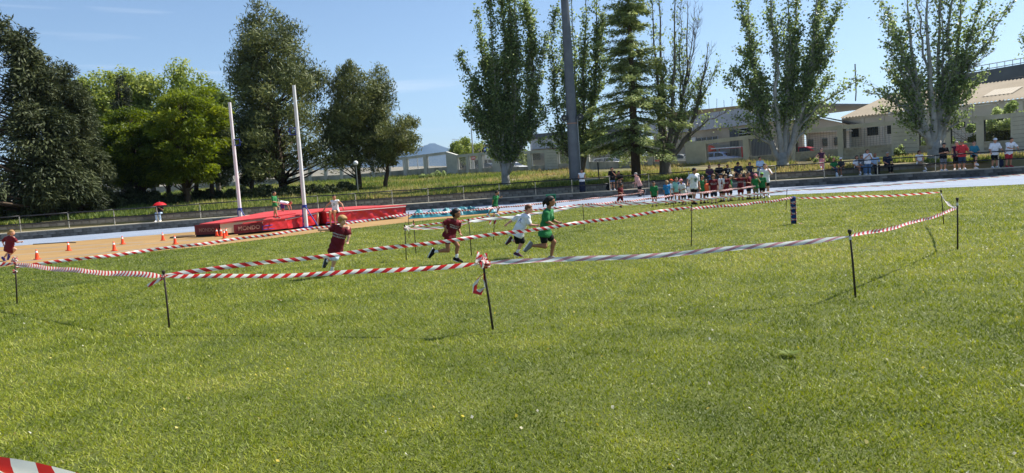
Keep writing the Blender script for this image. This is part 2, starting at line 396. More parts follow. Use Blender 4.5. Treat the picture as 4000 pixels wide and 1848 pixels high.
pill = [(1576, 1589), (1656, 1668), (1822, 1832), (1870, 1882), (2062, 2076), (2278, 2302), (2533, 2551), (2907, 2927), (3098, 3110), (3276, 3297), (3690, 3715), (3816, 3845)]
pill += [(x, x+12) for x in range(330, 1540, 62)]
for a, b_, n_ in solids: wall_piece(n_, a, b_, 'top', 'base', conc, 0.34, 0.05)
for a, b_ in pill: wall_piece('pillar', a, b_, 'top', 'base', conc, 0.34, 0.04)
ivs = sorted([(a, b_) for a, b_, _ in solids]+pill)
for (a0, a1), (b0, b1) in zip(ivs[:-1], ivs[1:]):
    if b0-a1 < 4: continue
    wall_piece('sill_wall', a1, b0, 'sill', 'base', conc2, 0.24)
    wall_piece('top_beam', a1, b0, 'top', 'beam', conc, 0.3)
    A, B = on_per(a1, 600), on_per(b0, 600)
    fz = lambda px, ys, xs_: on_per(px, float(np.interp(px, xs_, ys))).z
    za, zb = fz(a1+2, sily, silx), fz(b0-2, sily, silx); ta, tb = fz(a1+2, topy, topx)-0.32, fz(b0-2, topy, topx)-0.32
    l = math.hypot(B.x-A.x, B.y-A.y); mb = MB()
    white = 2300 < a1 < 2540
    if a1 < 3105:
        n = max(2, int(l/(0.16 if white else 0.13)))
        for i in range(1, n):
            u = i/n; p = A.lerp(B, u); z0_, z1_ = za+(zb-za)*u, ta+(tb-ta)*u
            if white: z1_ = z0_+(z1_-z0_)*0.62
            mb.beam((p.x, p.y, z0_), (p.x, p.y, z1_), 0.07 if white else 0.022, 0.03 if white else 0.022, (1, 0, 0))
    else:
        n = max(2, int(l/0.22))
        for i in range(1, n):
            u = i/n; p = A.lerp(B, u); mb.beam((p.x, p.y, za+(zb-za)*u), (p.x, p.y, ta+(tb-ta)*u), 0.012, 0.012, (1, 0, 0))
        for i in range(1, 9):
            v = i/9; mb.beam((A.x, A.y, za+(ta-za)*v), (B.x, B.y, zb+(tb-zb)*v), 0.012, 0.012)
    for u in (0.012, 0.04):
        p = A.lerp(B, u); mb.beam((p.x, p.y, za), (p.x, p.y, ta), 0.06, 0.06, (1, 0, 0))
    tag(mb.build('fence_bars', whitebar if (white or a1 < 2300) else (barm if a1 < 3105 else wirem), pw), kind='stuff')
# concrete blocks of the sill wall where they can be told apart
bms = [block_mesh(.385, .05, .185, .004) for _ in range(3)]
for q in bms: q.materials.append(blk_sill)
for xa, xb in ((2927, 3098), (3110, 3276), (3297, 3486), (3592, 3690), (3715, 3816), (3845, 3950)):
    A, B = on_per(xa, 600), on_per(xb, 600); A.z = B.z = 0; l = (B-A).length; d = (B-A)/l; a = math.atan2(d.y, d.x); nn = Vector((d.y, -d.x, 0))
    za, zb = on_per(xa+2, float(np.interp(xa+2, silx, sily))).z, on_per(xb-2, float(np.interp(xb-2, silx, sily))).z
    for c in range(3):
        s = .2+(.2 if c % 2 else 0)
        while s < l-.2:
            p = A+d*s+nn*.135; z = za+(zb-za)*s/l-.2*(c+1)-.01
            o = ob('block', random.choice(bms), None, pw, (p.x, p.y, z)); o.rotation_euler = (0, -math.atan2(zb-za, l), a); s += .4
# block joints on the bare panel and the sill wall, cut as thin recessed lines
jt = MB()
for xa, xb in ((2140, 2179), (3494, 3586), (3958, 4300)):
    for k in range(1, 9):
        A, B = on_per(xa, 600), on_per(xb, 600); n = Vector((0.87, -1, 0)).normalized() if False else Vector((WD[1], -WD[0], 0))
        zt = on_per(xa, float(np.interp(xa, topx, topy))).z-0.3*k; zt2 = on_per(xb, float(np.interp(xb, topx, topy))).z-0.3*k
        o = n*(0.225 if n.y < 0 else -0.225); jt.beam((A.x+o.x, A.y+o.y, zt), (B.x+o.x, B.y+o.y, zt2), 0.012, 0.014)
jt.build('joint', mortar, pw)

# ================================================================ buildings behind the wall
metal_grey = mat('sheet_metal', hexc(168, 174, 184), 0.45, var=0.06, scale=0.4, spec=0.4)
metal_dark = mat('dark_sheet', hexc(86, 92, 96), 0.55, var=0.15, scale=0.5)
blockw = mat('block_masonry', hexc(156, 148, 132), 0.95, col2=hexc(186, 178, 160), scale=0.5, bump=0.4, bscale=9)
glassd = mat('dark_glass', (0.015, 0.018, 0.02), 0.12, spec=0.6)
roofm = mat('fibre_roof', hexc(138, 127, 108), 0.9, col2=hexc(160, 148, 130), scale=0.25, bump=0.2, detail=8)
cream = mat('cream_render', hexc(188, 184, 170), 0.93, col2=hexc(212, 208, 195), scale=0.35, bump=0.25, detail=8)
def wallrect(mb, A, B, z0, z1, th, out=0.0):
    """upright slab between two plan points; out pushes it towards the street side"""
    A, B = Vector((A[0], A[1], 0)), Vector((B[0], B[1], 0)); d = (B-A).normalized(); n = Vector((d.y, -d.x, 0))
    pl = [A+n*(out), B+n*(out), B+n*(out-th), A+n*(out-th)]
    mb.prism([(p.x, p.y) for p in pl], z0, z1); return mb
def along(A, B, u): return (A[0]+(B[0]-A[0])*u, A[1]+(B[1]-A[1])*u)
# 1. grey-clad warehouse in the middle
A, B = (18.3, 88.6), (29.97, 72.2)
bt = thing('warehouse', 'low block warehouse with pale grey metal upper band behind the boundary wall', 'building', (0, 0, 0))
wallrect(MB(), A, B, 1.5, 5.9, 0.3).build('wall', blockw, bt)
wallrect(MB(), along(A, B, -0.06), along(A, B, 1.0), 5.92, 7.75, 0.12, 0.35).build('metal_band', metal_grey, bt)
MB().prism([(A[0]-.3, A[1]), (B[0], B[1]-.2), (B[0]+14, B[1]+9), (A[0]+14, A[1]+9)], 7.2, 7.4).build('roof', metal_dark, bt)
for i in range(26):
    p = along(A, B, -0.05+i*0.04); q = along(A, B, -0.05+i*0.04+0.002)
    wallrect(MB(), p, q, 5.95, 7.72, 0.02, 0.37).build('seam', metal_grey, bt)
wn = wallrect(MB(), along(A, B, .33), along(A, B, .485), 4.25, 5.05, 0.06, 0.03).build('window', glassd, bt)
fr = MB()
for u in (.33, .369, .407, .446, .483): wallrect(fr, along(A, B, u), along(A, B, u+.003), 4.2, 5.1, 0.06, 0.07)
wallrect(fr, along(A, B, .328), along(A, B, .49), 4.16, 4.25, 0.1, 0.1); fr.build('frame', metal_grey, wn)
wallrect(MB(), along(A, B, .30), along(A, B, .328), 4.1, 5.2, 0.1, 0.12).build('notice_board', mat('white_board', (0.75, 0.75, 0.72), 0.6), bt)
for u0, u1, z1 in ((.565, .62, 5.6), (.66, .82, 4.4)):
    dr = wallrect(MB(), along(A, B, u0), along(A, B, u1), 1.5, z1, 0.05, 0.05).build('sliding_door', metal_dark, bt); fl = MB(); n = int((u1-u0)*90)
    for i in range(n): wallrect(fl, along(A, B, u0+(u1-u0)*i/n), along(A, B, u0+(u1-u0)*(i+.4)/n), 1.6, z1-.05, 0.03, 0.08)
    fl.build('corrugation', metal_dark, dr)
wallrect(MB(), along(A, B, .37), along(A, B, .56), 1.5, 4.0, 0.05, 0.05).build('sliding_door', mat('light_sheet', hexc(140, 140, 132), 0.6, var=.1, scale=1), bt)
w2 = wallrect(MB(), along(A, B, .625), along(A, B, .72), 4.5, 5.6, 0.06, 0.03).build('window', glassd, bt)
f2 = MB()
for z in (4.5, 5.05, 5.6): wallrect(f2, along(A, B, .625), along(A, B, .72), z-.03, z+.03, 0.05, 0.06)
f2.build('frame', metal_grey, w2)
# scaffolding / unfinished storey behind it
st = thing('unfinished_block', 'unfinished brick storey with thin rods rising behind the grey metal band', 'building', (0, 0, 0))
MB().prism([(22.8, 101), (34.5, 95), (37.5, 101), (26, 107)], 3.0, 9.6).build('brick_wall', mat('tan_brick', hexc(176, 148, 110), 0.9, var=.2, scale=3), st)
for i in range(14):
    x, y = 22.8+11.7*i/13, 101-6*i/13; MB().tube([(x, y+.3, 9.5), (x+random.uniform(-.1, .1), y+.3, 9.5+random.uniform(.8, 1.8))], 0.03, 5).build('rod', wirem, st)
# 2. long building with the corrugated roof, right
def corrugated(name, e0, e1, r0, r1, n, amp, m, parent):
    V = []; F = []; nn = n*4
    for i in range(nn+1):
        u = i/nn; off = amp*math.cos(2*math.pi*u*n)
        a = Vector(e0).lerp(Vector(e1), u); b = Vector(r0).lerp(Vector(r1), u)
        for v in (0, .25, .5, .75, 1): p = a.lerp(b, v); V.append((p.x, p.y, p.z+off))
    F = [(i*5+j, (i+1)*5+j, (i+1)*5+j+1, i*5+j+1) for i in range(nn) for j in range(4)]
    return ob(name, mesh_np(name, V, F, False), m, parent)
A, B = (35.4, 75.0), (47.5, 59.6); N = Vector((0.787, 0.617)); dz = 2.55
bt = thing('long_shed', 'long cream shed with beige corrugated roof behind the wall at right', 'building', (0, 0, 0))
wallrect(MB(), A, B, 0.8, 5.6, 0.3).build('wall', cream, bt)
wallrect(MB(), along(A, B, -.002), along(A, B, 1), 5.62, 5.8, 0.35, 0.12).build('eave_beam', conc, bt)
R0, R1 = (A[0]+N.x*10.5, A[1]+N.y*10.5), (B[0]+N.x*10.5, B[1]+N.y*10.5)
ext = lambda p, k: (p[0]-N.x*k, p[1]-N.y*k)
e0, e1 = ext(A, .45), ext(B, .45)
corrugated('roof', (*e0, 5.83), (*e1, 5.83), (*R0, 5.83+dz), (*R1, 5.83+dz), 60, 0.07, roofm, bt)
wallrect(MB(), R0, R1, 8.3, 8.52, .3, .15).build('ridge_cap', metal_dark, bt)
MB().add([(A[0], A[1], 1), (R0[0], R0[1], 1), (R0[0], R0[1], 8.3), (A[0], A[1], 5.7)], [(0, 1, 2, 3)]).build('gable', cream, bt)
pale = mat('pale_sheet', hexc(178, 168, 150), 0.9, var=.05, scale=1)
for u, v, w_, h_ in ((.2, .3, .1, .3), (.62, .25, .12, .28), (.80, .3, .09, .22)):
    q = [Vector((*e0, 5.83)).lerp(Vector((*e1, 5.83)), a).lerp(Vector((*R0, 5.83+dz)).lerp(Vector((*R1, 5.83+dz)), a), c) + Vector((0, 0, .06)) for a, c in ((u, v), (u+w_, v), (u+w_, v+h_), (u, v+h_))]
    MB().add(q, [(0, 1, 2, 3)]).build('roof_patch', pale, bt)
for i in range(11):
    u = i/10; wallrect(MB(), along(A, B, u), along(A, B, u+.016), 0.8, 5.6, 0.12, 0.14).build('pilaster', cream, bt)
    if i < 10 and i not in (6,):
        w_ = wallrect(MB(), along(A, B, u+.03), along(A, B, u+.085), 3.75, 4.6, 0.05, 0.03).build('window', glassd, bt); g = MB()
        for k in range(7): wallrect(g, along(A, B, u+.03+k*.009), along(A, B, u+.031+k*.009), 3.75, 4.6, 0.03, 0.06)
        g.build('grille', metal_dark, w_)
# low annex with a pitched edge at its left end
an = thing('annex', 'small cream annex with a sloping roof edge at the end of the long shed', 'building', (0, 0, 0))
a0, a1, a2 = at(3120, 430, 74), at(3215, 430, 73.5), at(3309, 470, 72.5)
mb = MB(); mb.add([(31.3, 74.5, 0.8), (34.8, 72.4, 0.8), (34.8, 72.4, 5.0), (34.0, 72.9, 5.35), (31.3, 74.5, 6.35), (33.6, 78, 0.8), (37, 76, 0.8), (37, 76, 5.0), (36.2, 76.4, 5.35), (33.6, 78, 6.35)],
    [(0, 1, 2, 3, 4), (1, 6, 7, 2), (0, 4, 9, 5), (5, 9, 8, 7, 6)]); mb.build('wall', cream, an)
mb = MB(); mb.beam((30.6, 74.7, 6.75), (35.3, 71.9, 4.98), 0.5, 0.10); mb.build('roof_edge', metal_dark, an)
mb = MB(); mb.add([(30.5, 74.8, 6.8), (35.4, 71.8, 5.05), (37.6, 75.5, 5.05), (32.7, 78.5, 6.8)], [(0, 1, 2, 3)]); mb.build('roof', roofm, an)
MB().beam((31.2, 74.3, 4.55), (35.0, 72.1, 4.35), 0.5, 0.12).build('canopy', cream, an)
for u in (.12, .45, .72):
    p = (31.3+3.5*u, 74.5-2.1*u-.06); MB().box((p[0], p[1], 3.4), (.6, .1, .8)).build('window', glassd, an)
MB().box((29.6, 77.2, 2.6), (5.0, .25, 3.6), Matrix.Rotation(RAD(-38), 3, 'Z')).build('yard_wall', cream, an)
# overhead conveyor gallery
cv = thing('conveyor', 'dark enclosed conveyor gallery with handrail crossing above the corrugated roof', 'gallery', (0, 0, 0))
c0, c1 = at(3720, 322, 95), at(4080, 262, 88)
MB().beam(c0, c1, 1.6, 1.5).build('gallery', metal_dark, cv)
for k in (0.95, 1.5): MB().tube([c0+Vector((0, -.8, k)), c1+Vector((0, -.8, k))], 0.05, 6).build('handrail', barm, cv)
for i in range(12):
    p = c0.lerp(c1, (i+.5)/12); MB().tube([p+Vector((0, -.8, .7)), p+Vector((0, -.8, 1.5))], .04, 5).build('stanchion', barm, cv)
MB().beam(c0+Vector((0, -.7, -1.15)), c1+Vector((0, -.7, -1.15)), .2, .2).build('truss_chord', metal_dark, cv)
for i in range(3):
    p = c0.lerp(c1, .15+.4*i); MB().beam((p.x, p.y, 2), (p.x, p.y, p.z-.6), .4, .4, (1, 0, 0)).build('leg', metal_dark, cv)
# 3. shop with the sign, and the pale hall beside it
def text_mesh(txt, size, ext=0.01, align='CENTER', bold=0.0):
    c = bpy.data.curves.new('txt', 'FONT'); c.body = txt; c.size = size; c.extrude = ext; c.align_x = align; c.align_y = 'CENTER'; c.offset = bold; c.resolution_u = 3
    o = bpy.data.objects.new('txt', c); COL.objects.link(o)
    dg = bpy.context.evaluated_depsgraph_get(); me = bpy.data.meshes.new_from_object(o.evaluated_get(dg)); me.name = 'lettering'
    bpy.data.objects.remove(o); bpy.data.curves.remove(c); me.materials.clear(); return me
sp = thing('shop', 'beige fronted shop with black sign lettering beyond the wall openings', 'building', (0, 0, 0))
YS = 128.0
p0, p1 = at(1793, 612, YS), at(2030, 612, YS); zt, zbm = at(1800, 574, YS).z, at(1800, 606, YS).z
MB().prism([(p0.x, YS), (p1.x, YS), (p1.x, YS+9), (p0.x, YS+9)], 1.2, zbm).build('wall', cream, sp)
beige = mat('beige_fascia', hexc(196, 178, 152), 0.8, var=.05, scale=1)
MB().prism([(p0.x, YS-.5), (p1.x, YS-.5), (p1.x, YS+8), (p0.x, YS+8)], zbm-.02, zt).build('fascia', beige, sp)
MB().prism([(p0.x-.1, YS-.6), (p1.x, YS-.6), (p1.x, YS+8), (p0.x-.1, YS+8)], zt+.01, zt+.16).build('fascia_trim', mat('rust_trim', hexc(130, 84, 66), .8), sp)
MB().box((p0.x-.35, YS-.3, (zt+zbm)/2-1), (.5, .5, zt-zbm+2)).build('corner_post', mat('white_trim', (.7, .7, .68), .7), sp)
inkm = mat('sign_ink', (.01, .01, .012), .5); faint = mat('faded_ink', hexc(150, 132, 108), .8)
tp = at(1885, 585, YS); o = ob('lettering', text_mesh('Super d', 1.75, .02, 'CENTER', .03), inkm, sp, (tp.x, YS-.53, tp.z)); o.rotation_euler = (math.pi/2, 0, 0)
tp = at(1836, 598, YS); o = ob('faded_lettering', text_mesh('SDA', 1.2, .02), faint, sp, (tp.x, YS-.53, tp.z)); o.rotation_euler = (math.pi/2, 0, 0)
tp = at(1869, 578, YS); MB().tube([(tp.x+1.0*math.cos(a), YS-.56, tp.z-.25+.85*math.sin(a)) for a in np.linspace(.25, math.pi-.25, 12)], .09, 6).build('emblem_arc', inkm, sp)
for fx in (1806, 1822, 1870, 1910): q = at(fx, 645, YS); MB().box((q.x, YS-.03, q.z), (1.5, .1, 1.9)).build('window', glassd, sp)
hl = thing('pale_hall', 'pale grey hall with dark roof edge behind the first two poplars', 'building', (0, 0, 0))
YH = 112.0; q0, q1 = at(2080, 600, YH), at(2480, 560, YH); zt, zb_ = at(2140, 540, YH).z, at(2140, 580, YH).z
MB().prism([(q0.x, YH), (q1.x, YH-6), (q1.x, YH+8), (q0.x, YH+8)], zb_, zt).build('metal_band', metal_grey, hl)
MB().prism([(q0.x, YH+.3), (q1.x, YH-5.7), (q1.x, YH+8), (q0.x, YH+8)], 1.0, zb_-.01).build('wall', blockw, hl)
MB().prism([(q0.x-.3, YH-.3), (q1.x, YH-6.3), (q1.x, YH+8.3), (q0.x-.3, YH+8.3)], zt+.01, zt+.75).build('roof_edge', metal_dark, hl)
for fx in (2090, 2150, 2260, 2340): q = at(fx, 612, YH-2); MB().box((q.x, YH-1.2 if fx < 2200 else YH-3.8, q.z), (1.6, 2.2, 1.0)).build('window', glassd, hl)
# ================================================================ trees and plants
def tubes_np(lines, n=6):
    """many tapered limbs as one mesh: each line is (points, radii)"""
    b = MB()
    for pts, rad in lines: b.tube(pts, rad, n if max(rad) > .05 else 3, max(rad) > .05)
    return b
def leaf_np(C, U, Wd, L_, W_):
    """one rhombic leaf per centre C, long axis U, width axis Wd"""
    C = np.asarray(C); n = len(C); L_ = np.broadcast_to(L_, n)[:, None]; W_ = np.broadcast_to(W_, n)[:, None]
    a = C-U*L_/2; c = C+U*L_/2; b = C+Wd*W_/2-U*L_*0.06; d = C-Wd*W_/2-U*L_*0.06
    V = np.stack([a, b, c, d], 1).reshape(-1, 3); F = np.arange(4*n).reshape(n, 4)
    return V, F
def unit(v): return v/np.maximum(np.linalg.norm(v, axis=-1, keepdims=True), 1e-9)
def rand_unit(n): return unit(rng.normal(size=(n, 3)))
def perp(U):
    r = rand_unit(len(U)); return unit(np.cross(U, r))
bark_grey = mat('grey_bark', hexc(84, 78, 68), 0.95, col2=hexc(116, 110, 100), scale=2.5, bump=0.8, bscale=12, stretch=(1, 1, .35))
bark_white = mat('white_poplar_bark', hexc(128, 126, 120), 0.9, col2=hexc(172, 171, 166), scale=1.6, bump=0.5, bscale=9, detail=9)
bark_dark = mat('dark_bark', hexc(62, 52, 42), 0.95, col2=hexc(92, 78, 64), scale=3, bump=0.9, bscale=14, stretch=(1, 1, .35))
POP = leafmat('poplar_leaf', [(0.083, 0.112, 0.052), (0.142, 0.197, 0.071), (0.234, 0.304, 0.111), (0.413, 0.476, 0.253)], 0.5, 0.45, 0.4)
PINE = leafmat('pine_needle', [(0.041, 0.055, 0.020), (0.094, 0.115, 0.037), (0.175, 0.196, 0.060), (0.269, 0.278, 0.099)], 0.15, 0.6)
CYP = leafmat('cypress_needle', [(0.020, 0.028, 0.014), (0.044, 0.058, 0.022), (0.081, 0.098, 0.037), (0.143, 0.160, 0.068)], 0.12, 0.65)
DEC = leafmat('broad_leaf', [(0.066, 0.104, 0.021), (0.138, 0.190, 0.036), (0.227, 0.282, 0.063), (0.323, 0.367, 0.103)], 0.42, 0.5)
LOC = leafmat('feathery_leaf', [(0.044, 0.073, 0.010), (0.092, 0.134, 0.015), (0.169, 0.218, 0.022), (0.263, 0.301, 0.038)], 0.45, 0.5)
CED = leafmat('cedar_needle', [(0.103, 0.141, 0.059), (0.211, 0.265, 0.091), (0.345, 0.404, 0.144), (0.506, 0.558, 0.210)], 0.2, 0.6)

def curve_pts(a, c, b, n):
    t = np.linspace(0, 1, n)[:, None]; return (1-t)**2*np.asarray(a)+2*t*(1-t)*np.asarray(c)+t*t*np.asarray(b)

def finish_tree(name, label, base, limbs, bark, C, U, Wd, L_, W_, tint, lm, group=None, tn=7, crown='crown'):
    t = thing(name, label, 'tree', base, group); base = np.asarray(base)
    b = tubes_np([([Vector(p)-Vector(base) for p in pts], r) for pts, r in limbs], tn)
    ob('trunk', b.mesh('trunk', True), bark, t)
    V, F = leaf_np(np.asarray(C)-base, U, Wd, L_, W_)
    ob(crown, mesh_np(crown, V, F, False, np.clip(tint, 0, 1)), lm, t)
    return t

def poplar(label, base, stems, r0, leaf_n, seed, bark=bark_white, density=1.0, low=0.18, leaf=0.18, name='poplar_tree', thin=0.0, trunk_h=0.6):
    """several steep stems from one short trunk; each stem is (dx, dy, height, leafiness)"""
    global rng
    keep = rng; rng = np.random.default_rng(seed); random.seed(seed)
    base = np.asarray(base, float); limbs = []; C = []; U = []
    limbs.append(([base+(0, 0, -.3), base+(0, 0, .1), base+(0, 0, trunk_h*.6), base+(0, 0, trunk_h+.5)], [r0*1.35, r0*1.15, r0, r0*.9]))
    H = max(s[2] for s in stems)
    order = sorted(range(len(stems)), key=lambda i: -stems[i][2]); mains = []
    for i in order:                       # a few well spaced leaders start at the ground, the rest fork off them
        if len(mains) < 5 and all(abs(stems[i][0]-stems[j][0]) > .7 for j in mains): mains.append(i)
    mp_ = {}
    for i in mains+[k for k in order if k not in mains]:
        dx, dy, h, lf = stems[i]; tip = base+(dx, dy, h); n = 14
        if i in mains:
            a = base+(dx*.05, dy*.05, trunk_h*random.uniform(.5, 1.0)); rr = r0*random.uniform(.46, .62)
            c = base+(dx*random.uniform(.6, .95), dy*.8, h*random.uniform(.28, .42))
        else:
            j = min(mains, key=lambda q: abs(stems[q][0]-dx)+random.random()*.8); Pm, rm = mp_[j]
            zt_ = min(h*random.uniform(.22, .55), stems[j][2]*.6); q = int(np.argmin(np.abs(Pm[:, 2]-base[2]-zt_))); q = min(max(q, 1), 11); a = Pm[q].copy(); rr = max(rm*(1-q/13)*.55, .035)
            tg = unit((Pm[q+1]-Pm[q])[None])[0]; ln_ = np.linalg.norm(tip-a); c = a+tg*ln_*.30+(tip-a)*.22
        P = curve_pts(a, c, tip, n)+rng.normal(size=(n, 3))*0.09*np.sin(np.linspace(0, math.pi, n))[:, None]
        P[0] = a
        if i in mains: mp_[i] = (P, rr)
        limbs.append((P, list(rr*np.linspace(1, .10, n)**1.1+.004)))
        L = h; nt = int(13*max(L, 4.5)*.5)
        for k in range(nt):          # steep side shoots
            u = low+(1-low)*rng.random()**.9; i = u*(n-1); i0 = int(min(i, n-2)); p = P[i0]+(P[i0+1]-P[i0])*(i-i0)
            ax = unit((P[i0+1]-P[i0])[None])[0]; out = unit(np.array([rng.normal(), rng.normal(), 0.0])[None])[0]
            ln = (0.55+1.35*rng.random())*(1.15-.75*u)*(1.0 if h > 5 else .7)
            d = unit((ax*.9+out*(.42+.4*rng.random())+np.array([0, 0, .35]))[None])[0]
            q = p+d*ln; m = p+d*ln*.5+out*.12
            limbs.append(([p, m, q], [.020*(1.2-u)+.006, .011, .004]))
            if rng.random() < max(thin*(1.4 if u > .6 else .7), .12+.35*(u < .3)): continue
            cnt = int(leaf_n*.92*lf*density*(.5+rng.random())*ln)
            s = rng.random(cnt)**.7; sp = .10+.16*s
            C.append(p+np.outer(s, d)*ln+rng.normal(size=(cnt, 3))*sp[:, None]*np.array([1, 1, .9]))
    C = np.concatenate(C); n = len(C)
    U = unit(rng.normal(size=(n, 3))*np.array([1, 1, .8])+np.array([0, 0, -.25])); Wd = perp(U)
    tint = .42+.22*rng.normal(size=n)+.25*(vnoise(C[:, 0]*.9+7*seed, C[:, 2]*.7, seed)-.5)
    L_ = leaf*(.65+.7*rng.random(n))
    o = finish_tree(name, label, base, limbs, bark, C, U, Wd, L_, L_*.85, tint, POP, None, 6)
    rng = keep; return o

def clump_tree(name, label, base, H, prof, lm, bark, seed, ncl=110, cr=(.55, 1.0), per=300, leaf=(.26, .05), mode='needle', lean=(0, 0), tr=.3, flat=.8, squash_y=1.0, group=None, fork=0.25, fill=.35, tdir=.5, tmid=.45, droop=0.0):
    """crown of clumps spread through an envelope: prof is [(height fraction, left radius, right radius)]"""
    global rng
    keep = rng; rng = np.random.default_rng(seed); random.seed(seed)
    base = np.asarray(base, float); hz = [p[0] for p in prof]; rl = [p[1] for p in prof]; rr = [p[2] for p in prof]
    axis = lambda f: base+np.array([lean[0]*f, lean[1]*f, H*f])
    nT = 12; trunk = [axis(i/(nT-1)*.93)+rng.normal(size=3)*(.06, .06, 0)*min(1, i) for i in range(nT)]; trunk[0] = base-(0, 0, .3)
    limbs = [(trunk, list(tr*np.linspace(1.15, .08, nT)))]
    cen = []; rad = []
    f0, f1 = hz[0], hz[-1]
    wts = np.array([max(a+b, .1) for a, b in zip(np.interp(np.linspace(f0, f1, 40), hz, rl), np.interp(np.linspace(f0, f1, 40), hz, rr))]); wts = np.cumsum(wts**1.25); wts /= wts[-1]
    for k in range(ncl):
        f = float(np.interp(rng.random(), np.r_[0, wts], np.linspace(f0, f1, 41)))
        th = rng.random()*2*math.pi; ct, stn = math.cos(th), math.sin(th)*squash_y
        R = np.interp(f, hz, rr) if ct > 0 else np.interp(f, hz, rl)
        q = fill+(1-fill)*rng.random()**.55
        r = cr[0]+(cr[1]-cr[0])*rng.random(); r *= (.6+.5*min(1, R/2.0))
        R = max(R-r*.5, .05)
        cen.append(axis(f)+np.array([ct*R*q, stn*R*q, rng.normal()*.2-droop*R*q])); rad.append(r)
    cen = np.array(cen); rad = np.array(rad)
    C = []; U = []; T = []; ND = []
    for c, r in zip(cen, rad):
        f = np.clip((c[2]-base[2])/H-.10-.05*rng.random(), .05, .9); a = axis(f)+np.array([0, 0, 0.0]); mid = (a*.5+c*.5)+np.array([0, 0, -.12*np.linalg.norm(c-a)*(.5-rng.random())])
        if rng.random() < .75: limbs.append(([a, mid, c], [tr*.22*(1.1-f)+.02, tr*.13*(1.1-f)+.014, .01]))
        n = int(.86*per*(r/np.mean(cr))**2*(.7+.6*rng.random())); d = rand_unit(n); rr_ = r*rng.random(n)**.38
        lump = 1+.35*np.sin(d[:, 0]*5+c[0])*np.sin(d[:, 1]*5+c[1])*np.sin(d[:, 2]*6+c[2])
        p = c+d*(rr_*lump)[:, None]*np.array([1, 1, flat]); out = unit(p-base-np.array([0, 0, H*.4])+1e-6)
        tg = rand_unit(n); tg = unit(tg-d*np.sum(tg*d, 1, keepdims=True))
        if mode == 'needle': u = unit(tg*.9+d*.35+np.array([0, 0, .35])+rng.normal(size=(n, 3))*.15)
        elif mode == 'spray':
            u = unit(out*.9*np.array([1, 1, .2])+np.array([0, 0, -.35])+rng.normal(size=(n, 3))*.45+d*.3)
        else: u = unit(tg+np.array([0, 0, -.3])+d*.2)
        ND.append(unit(d+rng.normal(size=(n, 3))*(.45 if mode != 'spray' else .8)))
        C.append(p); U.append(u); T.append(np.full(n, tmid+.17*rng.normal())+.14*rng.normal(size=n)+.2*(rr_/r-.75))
    C = np.concatenate(C); U = np.concatenate(U); T = np.concatenate(T); n = len(C); Wd = unit(np.cross(np.concatenate(ND), U)+1e-5)
    L_ = leaf[0]*(.6+.8*rng.random(n)); W_ = leaf[1]*(.6+.8*rng.random(n))
    o = finish_tree(name, label, base, limbs, bark, C, U, Wd, L_, W_, T, lm, group)
    rng = keep; return o

def onb(px, py_hint, Y):
    """point on the bank at depth Y in that column"""
    p = at(px, py_hint, Y); return (p.x, p.y, bz(p.x, p.y)-.02)
def hgt(px, py, base):   # height above the base of a sight point at the tree's depth
    return at(px, py, base[1]).z-base[2]
def dxf(px, py, base): return at(px, py, base[1]).x-base[0]
def st(base, pts, dj=.5):
    """stems from sighted tips"""
    out = []
    for k, (px, py, lf) in enumerate(pts):
        p = at(px, py, base[1]); out.append((p.x-base[0], random.uniform(-1, 1)*dj*2.2, p.z-base[2], lf*(1.7 if py > 240 else 1.0)))
    return out

# -- poplars, left to right
b1 = onb(1976, 716, 58)
poplar('poplar with leafy crown and dark clad trunk at the left end of the poplar row', b1,
       st(b1, [(1792, 225, 1.2), (1820, 320, .9), (1868, 30, 1.3), (1905, -70, 1.4), (1955, -140, 1.5), (1985, -60, 1.3), (2010, -110, 1.4), (2050, 20, 1.2), (2080, 60, .8), (1900, 200, 1.4), (1990, 120, 1.4), (2130, 150, .45), (2060, 240, .9), (2110, 300, .6), (1830, 420, .9), (2120, 420, .6), (1810, 440, .5), (2160, 400, .5), (1940, 250, 1.2), (1900, 480, 1.2), (2060, 470, 1.0), (2000, 400, 1.2), (1960, 540, 1.3), (1930, 580, 1.3), (2010, 580, 1.3)]),
       .33, 26, 21, bark_white, 1.5, .08, trunk_h=1.4)
b2 = onb(2268, 700, 59)
poplar('poplar directly behind the tall floodlight mast', b2,
       st(b2, [(2165, 40, 1.0), (2190, -80, 1.2), (2230, -120, 1.2), (2280, -130, 1.2), (2325, -60, 1.2), (2350, 60, 1.0), (2370, 230, .7), (2160, 330, .6), (2120, 470, .5), (2210, 260, 1.0), (2290, 200, 1.0), (2330, 330, .9), (2400, 420, .6), (2180, 480, .8), (2370, 500, .7), (2250, 420, 1.0), (2100, 560, .5), (2310, 520, .8)]),
       .3, 24, 22, bark_grey, 1.0, .12)
b3 = onb(2600, 690, 56)
poplar('sparse poplar with bare upright top shoots and dark trunk right of the cedar', b3,
       st(b3, [(2545, -60, .7), (2580, -90, .6), (2625, -40, .5), (2660, -20, .35), (2690, 0, .12), (2712, 10, .08), (2725, 40, .08), (2640, 120, .6), (2670, 210, .4), (2760, 170, .12), (2770, 190, .15), (2740, 300, .35), (2800, 260, .5), (2700, 330, .6), (2590, 240, .7), (2560, 380, .6), (2720, 430, .5), (2650, 450, .6), (2760, 460, .35), (2830, 440, .2)]),
       .42, 21, 23, bark_grey, .8, .16, thin=.3, trunk_h=1.5)
b4 = onb(3058, 662, 53)
